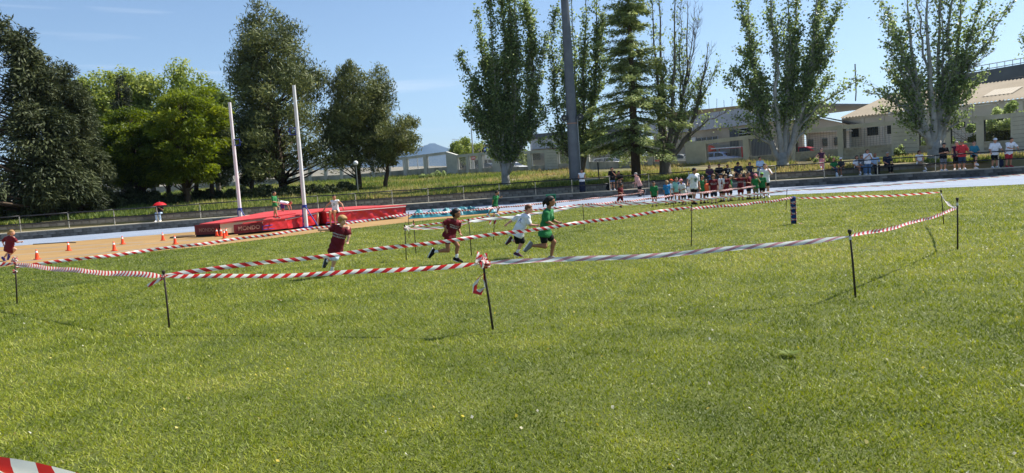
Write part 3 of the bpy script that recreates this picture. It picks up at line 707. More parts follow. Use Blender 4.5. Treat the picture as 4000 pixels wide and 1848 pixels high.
poplar('broad poplar with several pale smooth trunks rising behind the crowd', b4,
       st(b4, [(2895, 20, 1.1), (2930, -60, 1.2), (2985, -120, 1.2), (3010, 60, .35), (3045, 90, .3), (3080, -60, 1.1), (3130, -130, 1.3), (3180, -90, 1.4), (3230, -60, 1.3), (3262, 30, 1.1), (3120, 120, 1.2), (3200, 150, 1.3), (3235, 200, 1.0), (2870, 270, .6), (2835, 300, .5), (2905, 250, .8), (3250, 300, .7), (3330, 320, .45), (3290, 380, .6), (2920, 400, .9), (2850, 460, .6), (3200, 420, .9), (2960, 300, 1.0), (3060, 330, 1.0), (3140, 330, 1.1), (2800, 500, .25)]),
       .42, 25, 24, bark_white, .95, .17, trunk_h=.7)
b5 = onb(3652, 622, 48.5)
poplar('many stemmed poplar with white bark behind the standing spectators at right', b5,
       st(b5, [(3430, 80, 1.0), (3475, 0, 1.0), (3520, -80, .7), (3560, -140, .25), (3600, -160, .2), (3640, -140, .2), (3690, -120, .9), (3740, -150, 1.1), (3790, -110, 1.2), (3830, -40, 1.1), (3870, 60, .8), (3925, 10, .7), (3450, 180, .9), (3500, 250, .9), (3400, 330, .5), (3370, 360, .4), (3530, 330, .7), (3800, 200, 1.0), (3770, 300, .9), (3820, 300, .6), (3830, 215, .05), (3700, 250, .6), (3450, 420, .6), (3560, 420, .7), (3720, 400, .7), (3500, 480, .6), (3780, 430, .4), (3600, 300, .5)]),
       .46, 24, 25, bark_white, .8, .20, trunk_h=.9)
b6 = (37.4, 45.5, bz(37.4, 45.5))
poplar('poplar at the right edge with only its leafy outer branches in view', b6,
       [(-3.3, 0, 9.0, .9), (-3.9, .4, 7.2, .7), (-3.1, -.4, 7.6, .8), (-2.2, 0, 11, 1), (0, 0, 14, 1), (1.5, .5, 13, 1), (-3.6, 0, 5.0, .7), (-1, .6, 12, 1), (2.4, 0, 9, 1), (-2.6, .5, 10.2, .9)],
       .4, 26, 26, bark_white, 1.0, .45)

# -- cedar: tiers of long level limbs with flat hanging sprays
def cedar(label, base, H, tiers, seed):
    global rng
    keep = rng; rng = np.random.default_rng(seed); random.seed(seed)
    base = np.asarray(base, float); limbs = [([base-(0, 0, .3), base+(0, 0, H*.3), base+(.1, 0, H*.65), base+(.15, 0, H)], [.40, .27, .15, .02])]
    C = []; U = []; T = []
    for f in np.sort(.13+.86*rng.random(tiers*9)):
        nb = 1
        R0 = np.interp(f, [.12, .2, .32, .5, .65, .8, 1.0], [3.6, 4.5, 3.7, 2.6, 2.0, 1.5, .3])
        for k in range(nb):
            th = rng.random()*2*math.pi; R = R0*(.4+.75*rng.random()); d = np.array([math.cos(th), math.sin(th), 0])
            a = base+np.array([.15*f, 0, H*f+rng.normal()*.15]); n = 9; s = np.linspace(0, 1, n)
            sag = np.interp(f, [.15, .5, 1], [-.16, .02, .35])
            P = a+np.outer(s, d)*R+np.outer(np.sin(s*math.pi*.5)*R*sag-(.10*R)*s**3, [0, 0, 1])
            limbs.append((P, list(.055*(1.15-f)*np.linspace(1, .12, n)+.006)))
            side = np.array([-d[1], d[0], 0]); m = int(82*R/2.4)
            u = .06+.94*rng.random(m)**.8; wdt = (.16+.30*np.sin(np.pi*np.clip(u, 0, 1))**.7)*R*.36
            v = rng.uniform(-1, 1, m); ix = u*(n-1); i0 = np.minimum(ix.astype(int), n-2); pp = P[i0]+(P[i0+1]-P[i0])*(ix-i0)[:, None]
            drop = -.12*np.abs(v)*wdt-.10*rng.random(m)**2
            for rep in range(3):
                C.append(pp+side*(v*wdt)[:, None]+np.outer(drop, [0, 0, 1])+rng.normal(size=(m, 3))*(.10, .10, .11))
                U.append(unit(d*.75+side*(np.sign(v)*.7)[:, None]+np.array([0, 0, -.28])+rng.normal(size=(m, 3))*.35)); T.append(.42+.18*rng.normal(size=m)+.1*(u-.5))
    C = np.concatenate(C); U = np.concatenate(U); T = np.concatenate(T); n = len(C); Wd = unit(np.cross(U, np.array([0, 0, 1.0]))+rng.normal(size=(n, 3))*.5)
    o = finish_tree('cedar_tree', label, base, limbs, bark_dark, C, U, Wd, .32*(.6+.8*rng.random(n)), .085*(.6+.8*rng.random(n)), T, CED)
    rng = keep; return o
bc = onb(2486, 706, 55)
cedar('cedar with level drooping tiers of branches right of the floodlight mast', bc, hgt(2430, -230, bc), 27, 31)

# -- pines
def prof_px(base, rows, H):
    """silhouette rows (py, left px, right px) sighted at the tree's depth"""
    out = []
    for py, xl, xr in sorted(rows, key=lambda r: -r[0]):
        pl, pr = at(xl, py, base[1]), at(xr, py, base[1]); out.append((max(.02, ((pl.z+pr.z)/2-base[2])/H), base[0]-pl.x, pr.x-base[0]))
    return out
bp1 = onb(1108, 720, 66); H1 = hgt(1065, 0, bp1)
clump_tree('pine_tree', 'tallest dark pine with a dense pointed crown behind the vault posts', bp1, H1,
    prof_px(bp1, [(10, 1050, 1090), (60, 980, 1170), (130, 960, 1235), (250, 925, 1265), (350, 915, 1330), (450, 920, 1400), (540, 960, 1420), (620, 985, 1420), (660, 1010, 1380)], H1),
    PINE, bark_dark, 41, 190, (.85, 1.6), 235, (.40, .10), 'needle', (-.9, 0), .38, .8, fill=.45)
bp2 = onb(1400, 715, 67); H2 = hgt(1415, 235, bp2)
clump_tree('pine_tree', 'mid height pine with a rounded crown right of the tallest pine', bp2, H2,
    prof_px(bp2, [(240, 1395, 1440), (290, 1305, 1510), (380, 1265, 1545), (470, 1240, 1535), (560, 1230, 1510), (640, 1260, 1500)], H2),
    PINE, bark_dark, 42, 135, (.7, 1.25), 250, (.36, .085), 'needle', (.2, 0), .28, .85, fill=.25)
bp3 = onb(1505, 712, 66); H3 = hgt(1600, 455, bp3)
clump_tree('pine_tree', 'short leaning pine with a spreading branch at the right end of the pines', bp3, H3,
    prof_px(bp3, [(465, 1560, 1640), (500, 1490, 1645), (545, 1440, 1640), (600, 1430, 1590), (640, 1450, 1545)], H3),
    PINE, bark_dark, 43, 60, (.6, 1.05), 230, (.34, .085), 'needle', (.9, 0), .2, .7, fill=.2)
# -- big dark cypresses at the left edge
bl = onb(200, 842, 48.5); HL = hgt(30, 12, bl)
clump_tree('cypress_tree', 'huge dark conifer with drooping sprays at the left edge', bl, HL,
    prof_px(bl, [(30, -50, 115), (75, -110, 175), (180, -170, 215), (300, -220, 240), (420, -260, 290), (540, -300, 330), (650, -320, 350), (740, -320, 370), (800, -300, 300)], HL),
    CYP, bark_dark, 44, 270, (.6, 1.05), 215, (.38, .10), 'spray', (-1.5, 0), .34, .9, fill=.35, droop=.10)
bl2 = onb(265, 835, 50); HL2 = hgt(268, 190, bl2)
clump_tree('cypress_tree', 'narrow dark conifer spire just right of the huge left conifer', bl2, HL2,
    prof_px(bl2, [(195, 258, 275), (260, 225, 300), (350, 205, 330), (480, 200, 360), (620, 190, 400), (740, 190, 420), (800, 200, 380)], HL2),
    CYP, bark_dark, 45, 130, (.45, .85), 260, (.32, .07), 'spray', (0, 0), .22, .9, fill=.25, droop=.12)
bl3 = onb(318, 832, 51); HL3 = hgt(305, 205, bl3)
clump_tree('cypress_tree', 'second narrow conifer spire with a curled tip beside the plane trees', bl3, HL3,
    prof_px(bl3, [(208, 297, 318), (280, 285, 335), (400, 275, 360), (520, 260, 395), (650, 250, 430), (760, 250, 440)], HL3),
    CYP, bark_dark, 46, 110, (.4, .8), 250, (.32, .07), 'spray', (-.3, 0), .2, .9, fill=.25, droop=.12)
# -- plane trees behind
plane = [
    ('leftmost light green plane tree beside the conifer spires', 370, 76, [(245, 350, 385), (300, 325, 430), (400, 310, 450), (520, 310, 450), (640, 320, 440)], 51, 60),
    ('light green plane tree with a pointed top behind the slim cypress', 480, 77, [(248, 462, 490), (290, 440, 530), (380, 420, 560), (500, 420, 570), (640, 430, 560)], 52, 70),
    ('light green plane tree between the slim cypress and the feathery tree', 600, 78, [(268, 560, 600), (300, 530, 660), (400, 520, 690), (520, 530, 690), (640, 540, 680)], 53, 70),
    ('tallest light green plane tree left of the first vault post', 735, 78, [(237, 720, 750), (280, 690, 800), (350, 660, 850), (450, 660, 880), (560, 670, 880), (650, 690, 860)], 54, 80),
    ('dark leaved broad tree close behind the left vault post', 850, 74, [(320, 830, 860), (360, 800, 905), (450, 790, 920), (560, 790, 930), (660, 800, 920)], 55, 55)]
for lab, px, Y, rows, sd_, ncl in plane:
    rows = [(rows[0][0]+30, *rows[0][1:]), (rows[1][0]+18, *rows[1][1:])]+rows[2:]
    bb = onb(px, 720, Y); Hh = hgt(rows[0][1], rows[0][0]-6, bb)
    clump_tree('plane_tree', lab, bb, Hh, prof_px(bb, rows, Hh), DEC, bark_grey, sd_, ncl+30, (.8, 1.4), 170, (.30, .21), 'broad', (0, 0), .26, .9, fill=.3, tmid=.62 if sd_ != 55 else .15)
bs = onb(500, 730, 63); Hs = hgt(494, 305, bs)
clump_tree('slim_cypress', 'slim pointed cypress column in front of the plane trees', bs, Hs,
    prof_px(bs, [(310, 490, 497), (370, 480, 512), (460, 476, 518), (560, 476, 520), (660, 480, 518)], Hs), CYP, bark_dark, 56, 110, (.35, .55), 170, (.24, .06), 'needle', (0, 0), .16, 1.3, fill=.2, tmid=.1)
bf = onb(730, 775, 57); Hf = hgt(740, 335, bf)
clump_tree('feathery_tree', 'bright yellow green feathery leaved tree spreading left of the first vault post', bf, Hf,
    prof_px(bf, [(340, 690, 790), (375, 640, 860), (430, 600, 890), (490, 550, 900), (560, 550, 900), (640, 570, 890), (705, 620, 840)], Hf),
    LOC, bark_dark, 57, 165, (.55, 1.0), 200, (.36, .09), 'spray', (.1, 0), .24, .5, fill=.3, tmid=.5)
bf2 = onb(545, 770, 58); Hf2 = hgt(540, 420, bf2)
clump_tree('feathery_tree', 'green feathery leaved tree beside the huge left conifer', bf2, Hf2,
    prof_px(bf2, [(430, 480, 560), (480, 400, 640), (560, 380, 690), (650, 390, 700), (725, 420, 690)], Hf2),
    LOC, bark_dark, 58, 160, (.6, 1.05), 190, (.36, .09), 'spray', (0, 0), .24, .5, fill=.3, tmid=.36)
for lab, px, py, Y, rows, sd_ in (
    ('dark ivy clad tree under the feathery trees', 560, 770, 60, [(560, 530, 600), (640, 510, 610), (720, 510, 610)], 61),
    ('dark small leaved tree with bare forked stems left of the left vault post', 835, 770, 60, [(500, 760, 880), (560, 740, 930), (640, 745, 940), (700, 800, 900)], 62),
    ('dark green filler tree between the two feathery trees', 660, 775, 63, [(470, 610, 720), (560, 580, 760), (650, 590, 760), (720, 620, 740)], 67),
    ('small dark tree right of the feathery tree trunk', 770, 775, 62, [(520, 720, 820), (600, 700, 850), (680, 720, 840)], 68),
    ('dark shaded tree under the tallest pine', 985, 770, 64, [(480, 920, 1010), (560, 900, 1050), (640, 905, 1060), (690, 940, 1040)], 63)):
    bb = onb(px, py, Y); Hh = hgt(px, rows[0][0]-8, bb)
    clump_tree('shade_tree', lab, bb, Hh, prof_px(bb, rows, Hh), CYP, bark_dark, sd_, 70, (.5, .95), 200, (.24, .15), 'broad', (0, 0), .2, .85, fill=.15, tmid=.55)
# -- trees beyond the wall
for lab, px, Y, rows, sd_ in (
    ('round light green tree beyond the wall beside the shop sign', 1800, 118, [(541, 1780, 1830), (560, 1765, 1890), (590, 1750, 1900), (630, 1745, 1880)], 64),
    ('small green tree seen through the wall openings behind the first poplar', 2035, 104, [(592, 2010, 2060), (615, 1985, 2075), (650, 1980, 2080)], 65),
    ('leafy bush tree behind the fence left of the floodlight mast', 2215, 88, [(560, 2195, 2235), (590, 2180, 2260), (630, 2180, 2260)], 66)):
    p = at(px, 650, Y); bb = (p.x, Y, float(per_z(p.x))-.1); Hh = hgt(px, rows[0][0]-3, bb)
    clump_tree('street_tree', lab, bb, Hh, prof_px(bb, rows, Hh), DEC, bark_grey, sd_, 60, (.5, .9), 130, (.3, .2), 'broad', (0, 0), .16, .9, fill=.2, tmid=.5)
def bush(name, label, c, rx, rz, lm, seed, ncl=26, per=150, leaf=(.22, .14), tmid=.45, cat='bush', mode='broad'):
    global rng
    keep = rng; rng = np.random.default_rng(seed); random.seed(seed)
    t = thing(name, label, cat, c); C = []; T = []
    for k in range(ncl):
        d = rand_unit(1)[0]; d[2] = abs(d[2]); q = rng.random()**.5; cc = d*q*np.array([rx, rx*.6, rz]); n = per; dd = rand_unit(n)
        C.append(cc+dd*(rng.random(n)**.4)[:, None]*.38*min(rx, rz, 1.0)); T.append(np.full(n, tmid+.12*rng.normal())+.15*rng.normal(size=n))
    C = np.concatenate(C); C[:, 2] = np.abs(C[:, 2]); T = np.concatenate(T); n = len(C); U = unit(rng.normal(size=(n, 3))+np.array([0, 0, .4])); 
    V, F = leaf_np(C, U, perp(U), leaf[0]*(.6+.8*rng.random(n)), leaf[1]*(.6+.8*rng.random(n)))
    ob('foliage', mesh_np('foliage', V, F, False, np.clip(T, 0, 1)), lm, t)
    b = MB()
    for k in range(7): b.tube([(0, 0, -.1), (rng.normal()*.2*rx, rng.normal()*.1*rx, rz*.4), (rng.normal()*.45*rx, rng.normal()*.25*rx, rz*.85)], [.04, .025, .008], 5)
    b.build('stem', bark_dark, t, smooth=True); rng = keep; return t
q = at(3800, 560, 56.5); bush('bush', 'dark green bush filling the fenced opening behind the white barked poplar', (q.x, 56.5, 1.0), 3.2, 2.9, POP, 71, 60, 150, tmid=.5)
q = at(3655, 560, 57.5); bush('bush', 'smaller bush behind the fence left of the large white barked poplar', (q.x, 57.5, 1.1), 1.6, 2.3, POP, 72, 30, 140, tmid=.6)
q = at(3960, 470, 52.8); bush('bush', 'bush of grey green leaves spilling over the boundary wall at right', (q.x+.4, 53.2, on_per(3950, 470).z-.55), 2.6, 1.7, POP, 73, 46, 150, tmid=.7)
q = at(3930, 560, 54.0); bush('bush', 'dark hedge behind the rightmost fenced opening', (q.x, 54.6, 1.0), 2.6, 2.6, CYP, 74, 60, 150, tmid=.5)
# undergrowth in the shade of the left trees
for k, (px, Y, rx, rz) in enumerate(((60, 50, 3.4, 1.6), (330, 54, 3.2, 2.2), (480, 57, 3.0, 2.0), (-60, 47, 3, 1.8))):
    p = onb(px, 760, Y); bush('scrub_shade_bush', ['low dark undergrowth at the foot of the huge left conifer', 'dark undergrowth between the conifer spires and the feathery tree', 'dark undergrowth under the ivy clad tree', 'low leafy undergrowth at the left edge of the bank'][k], p, rx, rz, CYP if k else DEC, 80+k, 50, 150, tmid=.55 if k else .3, cat='bush')
for k, (px, Y, rx, rz, lab) in enumerate(((700, 60, 2.6, 1.0, 'dark ivy mound below the bright feathery tree'), (840, 61, 2.6, 1.0, 'dark ivy mound behind the left vault post'), (970, 60, 2.8, 1.0, 'dark low scrub between the two vault posts'), (1090, 61, 3.0, 1.0, 'dark low scrub round the tallest pine trunk'), (1215, 60, 2.8, .9, 'dark low scrub right of the nearer vault post'), (1330, 62, 2.6, .8, 'dark low scrub left of the globe lamp'), (600, 57, 2.4, 1.1, 'dark scrub behind the red umbrella'))):  # bushes added to darken the bank where deep tree shade falls
    bush('scrub_shade_bush', lab, onb(px, 740, Y), rx, rz, CYP, 120+k, 40, 110, (.26, .14), .5)
for k, (px, py, rx, rz, lab) in enumerate(((2530, 735, .8, .45, 'small weed tuft on the terrace path by the cedar trunk'), (1690, 668, 2.2, .8, 'grey green shrub at the foot of the wall left of the first poplar'), (3235, 640, 1.2, .5, 'low dark shrub against the boundary wall behind the seated boys'), (3515, 622, .5, 1.0, 'small upright shrub by the wall behind the man in navy'))):
    Y = [52.6, 80, 56, 53.5][k]; p = at(px, py, Y); z = bz(p.x, Y) if k else TERR
    bush('shrub', lab, (p.x, Y, z), rx, rz, POP, 90+k, 16, 60 if k != 1 else 120, (.2, .1), .55)

# -- wild grass on the bank (nobody could count it)
n = 230000
wx = rng.uniform(-42, 34, n); y0 = wall_y(wx)+1.95; y1 = per_y(wx); wy = y0-.12+(y1-y0+.12)*rng.random(n)**1.8
wz = bank_z(wx, wy); s = (wy-y0)/np.maximum(y1-y0, 1)
dry = np.clip((vnoise(wx*.22, wy*.22, 4)-.35)*1.4+.75*np.clip((wx+16)/24, 0, 1)*np.clip(s*5, .35, 1), 0, 1)
bare = vnoise(wx*.3+40, wy*.3, 8) < .12+.34*np.clip((wx+6)/12, 0, 1)
keepm = ~bare; wx, wy, wz, dry, s = wx[keepm], wy[keepm], wz[keepm], dry[keepm], s[keepm]; n = len(wx)
h = (.10+.28*rng.random(n)**1.8)*(.7+.9*vnoise(wx*.5, wy*.5, 6)); an = rng.random(n)*2*math.pi; ln = rng.normal(size=(n, 2))*.35
w_ = .045+.05*rng.random(n); ca, sa = np.cos(an)*w_, np.sin(an)*w_
V = np.stack([np.stack([wx-ca, wy-sa, wz-.02], 1), np.stack([wx+ca, wy+sa, wz-.02], 1), np.stack([wx+ln[:, 0]*h, wy+ln[:, 1]*h, wz+h], 1)], 1).reshape(-1, 3)
WILD = leafmat('wild_grass_blade', [(0.079, 0.127, 0.030), (0.172, 0.222, 0.050), (0.314, 0.297, 0.108), (0.470, 0.342, 0.181)], .35, .6)
tag(ob('wild_grass', mesh_np('wild_grass', V, np.arange(3*n).reshape(n, 3), False, np.clip(.15+.6*dry+.16*rng.normal(size=n), 0, 1)), WILD), 'rough wild grass and weeds growing on the bank', 'grass', None, 'stuff')
# ================================================================ bodies: smooth blended volumes turned into one continuous skin
def sdf_mesh(name, prims, vox, k=0.02, cuts=(), wrinkle=0.0, seed=0):
    lo = np.full(3, 1e9); hi = np.full(3, -1e9)
    for p in prims:
        if p[0] == 'c': pts = np.array([p[1]-p[3], p[1]+p[3], p[2]-p[4], p[2]+p[4]])
        else: r = np.max(p[2]); pts = np.array([p[1]-r, p[1]+r])
        lo = np.minimum(lo, pts.min(0)); hi = np.maximum(hi, pts.max(0))
    lo -= 3*vox+k*.5; hi += 3*vox+k*.5
    dim = np.ceil((hi-lo)/vox).astype(int)+1
    ax = [lo[i]+vox*np.arange(dim[i]) for i in range(3)]
    D = np.full(dim, .5, dtype=np.float32)
    for p in prims:
        if p[0] == 'c': r = max(p[3], p[4]); bl = np.minimum(p[1], p[2])-r; bh = np.maximum(p[1], p[2])+r
        else: r = np.max(p[2]); bl = p[1]-r; bh = p[1]+r
        m = k+2.5*vox; i0 = np.maximum(((bl-m-lo)/vox).astype(int), 0); i1 = np.minimum(((bh+m-lo)/vox).astype(int)+2, dim)
        sl = tuple(slice(a, b) for a, b in zip(i0, i1))
        X = ax[0][sl[0]][:, None, None]; Y = ax[1][sl[1]][None, :, None]; Z = ax[2][sl[2]][None, None, :]
        if p[0] == 'c':
            a, b, ra, rb = p[1], p[2], p[3], p[4]; ba = b-a; L2 = max(float(ba@ba), 1e-9)
            dx, dy, dz = X-a[0], Y-a[1], Z-a[2]; t = np.clip((dx*ba[0]+dy*ba[1]+dz*ba[2])/L2, 0, 1)
            d = np.sqrt((dx-t*ba[0])**2+(dy-t*ba[1])**2+(dz-t*ba[2])**2)-(ra+(rb-ra)*t)
        else:
            c, r, R = p[1], p[2], p[3]; dx, dy, dz = X-c[0], Y-c[1], Z-c[2]
            q = [(dx*R[i][0]+dy*R[i][1]+dz*R[i][2]) for i in range(3)]
            k0 = np.sqrt(sum((q[i]/r[i])**2 for i in range(3))); k1 = np.sqrt(sum((q[i]/r[i]**2)**2 for i in range(3)))
            d = k0*(k0-1)/np.maximum(k1, 1e-6)
        E = D[sl]; h = np.clip(.5+.5*(E-d)/k, 0, 1); D[sl] = E*(1-h)+d*h-k*h*(1-h)
    for c, nrm in cuts:
        X = ax[0][:, None, None]; Y = ax[1][None, :, None]; Z = ax[2][None, None, :]
        D = np.maximum(D, ((X-c[0])*nrm[0]+(Y-c[1])*nrm[1]+(Z-c[2])*nrm[2]).astype(np.float32))
    s = D < 0
    n0, n1, n2 = [d-1 for d in dim]
    offs = [(i, j, l) for i in (0, 1) for j in (0, 1) for l in (0, 1)]
    cnt = sum(s[o[0]:o[0]+n0, o[1]:o[1]+n1, o[2]:o[2]+n2].astype(np.int8) for o in offs)
    mask = (cnt > 0) & (cnt < 8); idx = np.full(mask.shape, -1, np.int64); cells = np.argwhere(mask); idx[mask] = np.arange(len(cells))
    cv = np.stack([D[cells[:, 0]+o[0], cells[:, 1]+o[1], cells[:, 2]+o[2]] for o in offs], 1)
    acc = np.zeros((len(cells), 3)); num = np.zeros(len(cells))
    for a in range(8):
        for b in range(a+1, 8):
            if sum(abs(offs[a][i]-offs[b][i]) for i in range(3)) != 1: continue
            va, vb = cv[:, a], cv[:, b]; cr_ = (va < 0) != (vb < 0); t = np.where(cr_, va/np.where(cr_, va-vb, 1), 0)
            acc += np.where(cr_[:, None], np.array(offs[a])+t[:, None]*(np.array(offs[b])-np.array(offs[a])), 0); num += cr_
    V = lo+vox*(cells+acc/num[:, None]); F = []
    for axis in range(3):
        u, v = (axis+1) % 3, (axis+2) % 3
        A = np.moveaxis(s, (axis, u, v), (0, 1, 2)); I = np.moveaxis(idx, (axis, u, v), (0, 1, 2))
        a0, a1 = A[:-1, 1:-1, 1:-1], A[1:, 1:-1, 1:-1]; e = np.argwhere(a0 != a1); fl = a0[tuple(e.T)]
        i, j, l = e[:, 0], e[:, 1]+1, e[:, 2]+1
        q = np.stack([I[i, j-1, l-1], I[i, j, l-1], I[i, j, l], I[i, j-1, l]], 1)
        q = np.where(fl[:, None], q, q[:, ::-1]); F.append(q)
    F = np.concatenate(F); F = F[(F >= 0).all(1)]
    if wrinkle:
        ph = seed*1.7
        V = V+(wrinkle*np.sin(V[:, [2]]*38+V[:, [0]]*24+ph+3*np.sin(V[:, [0]]*13+V[:, [1]]*17))*np.array([[.7, .7, .2]]))
    return mesh_np(name, V, F, True)
EYE3 = np.eye(3)
def cap(a, b, ra, rb): return ('c', np.asarray(a, float), np.asarray(b, float), ra, rb)
def ell(c, r, R=EYE3): return ('e', np.asarray(c, float), np.asarray(r, float), np.asarray(R, float))
def nrm(v): v = np.asarray(v, float); return v/max(np.linalg.norm(v), 1e-9)
def frame(right, up):
    u = nrm(up); r = nrm(right-np.dot(right, u)*u); f = np.cross(u, r); return np.array([r, f, u])   # rows: right, forward, up

SKIN = {'fair': hexc(206, 158, 132), 'mid': hexc(184, 132, 104), 'tan': hexc(158, 108, 82), 'pink': hexc(212, 156, 136)}
def skinm(k): return mat('skin_'+k, SKIN[k], 0.6, var=.06, scale=6)
def cloth(name, rgb, rough=.9): return mat('cloth_'+name, hexc(*rgb), rough, var=.14, scale=7, bump=.7, bscale=13)
HAIR = {'blond': (164, 128, 78), 'brown': (70, 48, 34), 'dark': (32, 24, 20), 'black': (20, 17, 16), 'grey': (150, 146, 140), 'auburn': (104, 66, 40)}
def hairm(k): return mat('hair_'+k, hexc(*HAIR[k]), .55, var=.3, scale=30, bump=.5, bscale=60)
CLO = {'maroon': (104, 26, 36), 'white': (232, 232, 236), 'green': (44, 118, 68), 'black': (22, 22, 25), 'navy': (34, 40, 62), 'blue': (44, 128, 186), 'mint': (150, 206, 192), 'purple': (72, 58, 128), 'pink': (222, 140, 146), 'grey': (120, 122, 128), 'denim': (84, 112, 146), 'dkdenim': (58, 74, 96), 'red': (206, 62, 66), 'teal': (52, 122, 142), 'paleblue': (170, 194, 220), 'orange': (236, 104, 62), 'plum': (74, 44, 66), 'salmon': (214, 162, 150), 'khaki': (142, 132, 110), 'ltblue': (206, 220, 236), 'camo': (116, 108, 80), 'charcoal': (56, 58, 64), 'red2': (176, 48, 58), 'lime': (134, 190, 80), 'tan': (166, 138, 104)}
def clm(k): return cloth(k, CLO[k])
solem = mat('shoe_sole', (.75, .75, .74), .7); eyem = mat('eye_dark', (.02, .016, .014), .3)

def person(label, J, h, look, skin='mid', hair=('brown', 'short'), top=('white', 'tee'), bottom=('black', 'shorts', .5), shoes='black', socks=None, capc=None, vox=.02, group=None, extras=(), base=None, kid=False, sung=False, lettering=None, cat=None, dress=None):
    """J: joints in world metres; h: stature; look: facing direction of the face"""
    J = {k: np.asarray(v, float) for k, v in J.items()}
    base = np.asarray(base if base is not None else (*(J['pel'][:2]), min(J['anL'][2], J['anR'][2])-.06*h))
    for k in J: J[k] = J[k]-base
    t = thing('person', label, cat or ('child' if kid else 'person'), base, group)
    pel, nek, hd = J['pel'], J['nek'], J['hd']; up = nek-pel; right = J['shR']-J['shL']; R = frame(right, up); Rp = frame(J['hipR']-J['hipL'], up)
    fk = 1.0 if vox < .0125 else 1.25; hs = (.077 if kid else .068)*h; hw = hs*.78; hdp = hs*.9
    lk = nrm(look); hup = nrm(hd-nek+np.array([0, 0, .25*h])); Rh = frame(np.cross(lk, hup), hup); fwd = Rh[1]
    sh_w = np.linalg.norm(right)/2; fine = vox < .012
    B = []
    # head with brow, jaw, nose, ears; neck
    B += [ell(hd+Rh[2]*hs*.12-fwd*hs*.06, (hw, hdp*.98, hs*.88), Rh), ell(hd-Rh[2]*hs*.42+fwd*hs*.20, (hw*.76, hdp*.70, hs*.56), Rh)]
    B += [cap(hd+fwd*hdp*.86-Rh[2]*hs*.02, hd+fwd*hdp*1.02-Rh[2]*hs*.22, hs*.07, hs*.12), ell(hd+fwd*hdp*.78-Rh[2]*hs*.52, (hw*.34, hs*.12, hs*.11), Rh)]
    for sg in (-1, 1): B.append(ell(hd+Rh[0]*hw*sg*.98-Rh[2]*hs*.05-fwd*hs*.08, (hs*.08, hs*.16, hs*.24), Rh))
    B += [cap(nek-nrm(up)*.02*h, hd-Rh[2]*hs*.5-fwd*hs*.12, .034*h, .031*h)]
    # torso
    ch = pel+up*.70; be = pel+up*.36; d_ = .062*h
    B += [ell(ch, (sh_w*.92, d_*1.02, np.linalg.norm(up)*.33), R), ell(be, (sh_w*.78, d_*.92, np.linalg.norm(up)*.34), R), ell(pel+nrm(up)*.01*h, (sh_w*.84, d_*1.02, .075*h), Rp)]
    B += [cap(J['shL'], J['shR'], .034*h, .034*h)]
    # arms and hands
    for sd_ in 'LR':
        s_, e, w = J['sh'+sd_], J['el'+sd_], J['wr'+sd_]
        B += [cap(s_, e, .031*h, .024*h), cap(e, e+(w-e)*.4, .0245*h, .024*h), cap(e+(w-e)*.4, w, .024*h, .0155*h)]
        fd = nrm(w-e); sidev = nrm(np.cross(fd, R[1] if sd_ == 'R' else -R[1])+1e-4); pn = np.cross(fd, sidev); L_ = .05*h
        B.append(ell(w+fd*L_*.55, (L_*.36, L_*.20, L_*.62), np.array([sidev, pn, fd])))
        for q in range(4):
            kn = w+fd*L_*1.0+sidev*(q-1.5)*L_*.22; ln = L_*(.62, .78, .72, .52)[q]; m1 = kn+(fd*.85+pn*.5)*ln*.55; m2 = m1+(fd*.35+pn*.95)*ln*.5; fr = max(.0052*h, vox*.5)
            B += [cap(kn, m1, fr, fr*.95), cap(m1, m2, fr*.95, fr*.85)]
        tb = w+fd*L_*.35-sidev*L_*.36; m1 = tb+(fd*.6-sidev*.55+pn*.3)*L_*.42; B += [cap(tb, m1, .0075*h, .0065*h), cap(m1, m1+(fd*.8+pn*.4)*L_*.3, .0065*h, .0055*h)]
    # legs
    for sd_ in 'LR':
        hp, kn, an = J['hip'+sd_], J['kn'+sd_], J['an'+sd_]; toe = J['to'+sd_]
        bk = nrm(np.cross(np.cross(kn-hp, an-kn)+1e-5, an-kn)) if False else -nrm(toe-an)
        B += [cap(hp, kn, .052*h, .034*h), cap(kn, kn+(an-kn)*.3+bk*.008*h, .034*h, .034*h), cap(kn+(an-kn)*.3+bk*.008*h, an, .033*h, .019*h), cap(an, an+nrm(toe-an)*.06*h, .02*h, .018*h)]
    ob('body', sdf_mesh('body', B, vox, .018 if not fine else .012), skinm(skin), t)
    if fine:
        for sg in (-1, 1):
            ep = hd+Rh[0]*hw*.40*sg+fwd*hdp*.86+Rh[2]*hs*.04
            ob('eye', sdf_mesh('eye', [ell(ep, (hs*.13, hs*.05, hs*.065), Rh)], hs*.035, .001), eyem, t)
        ob('mouth', sdf_mesh('mouth', [ell(hd+fwd*hdp*.90-Rh[2]*hs*.50, (hs*.24, hs*.045, hs*.045), Rh)], hs*.03, .001), mat('lip', hexc(150, 78, 70), .6), t)
        for sg in (-1, 1): ob('eyebrow', sdf_mesh('eyebrow', [ell(hd+Rh[0]*hw*.42*sg+fwd*hdp*.87+Rh[2]*hs*.17, (hs*.17, hs*.05, hs*.028), Rh)], hs*.03, .001), hairm(hair[0]), t)
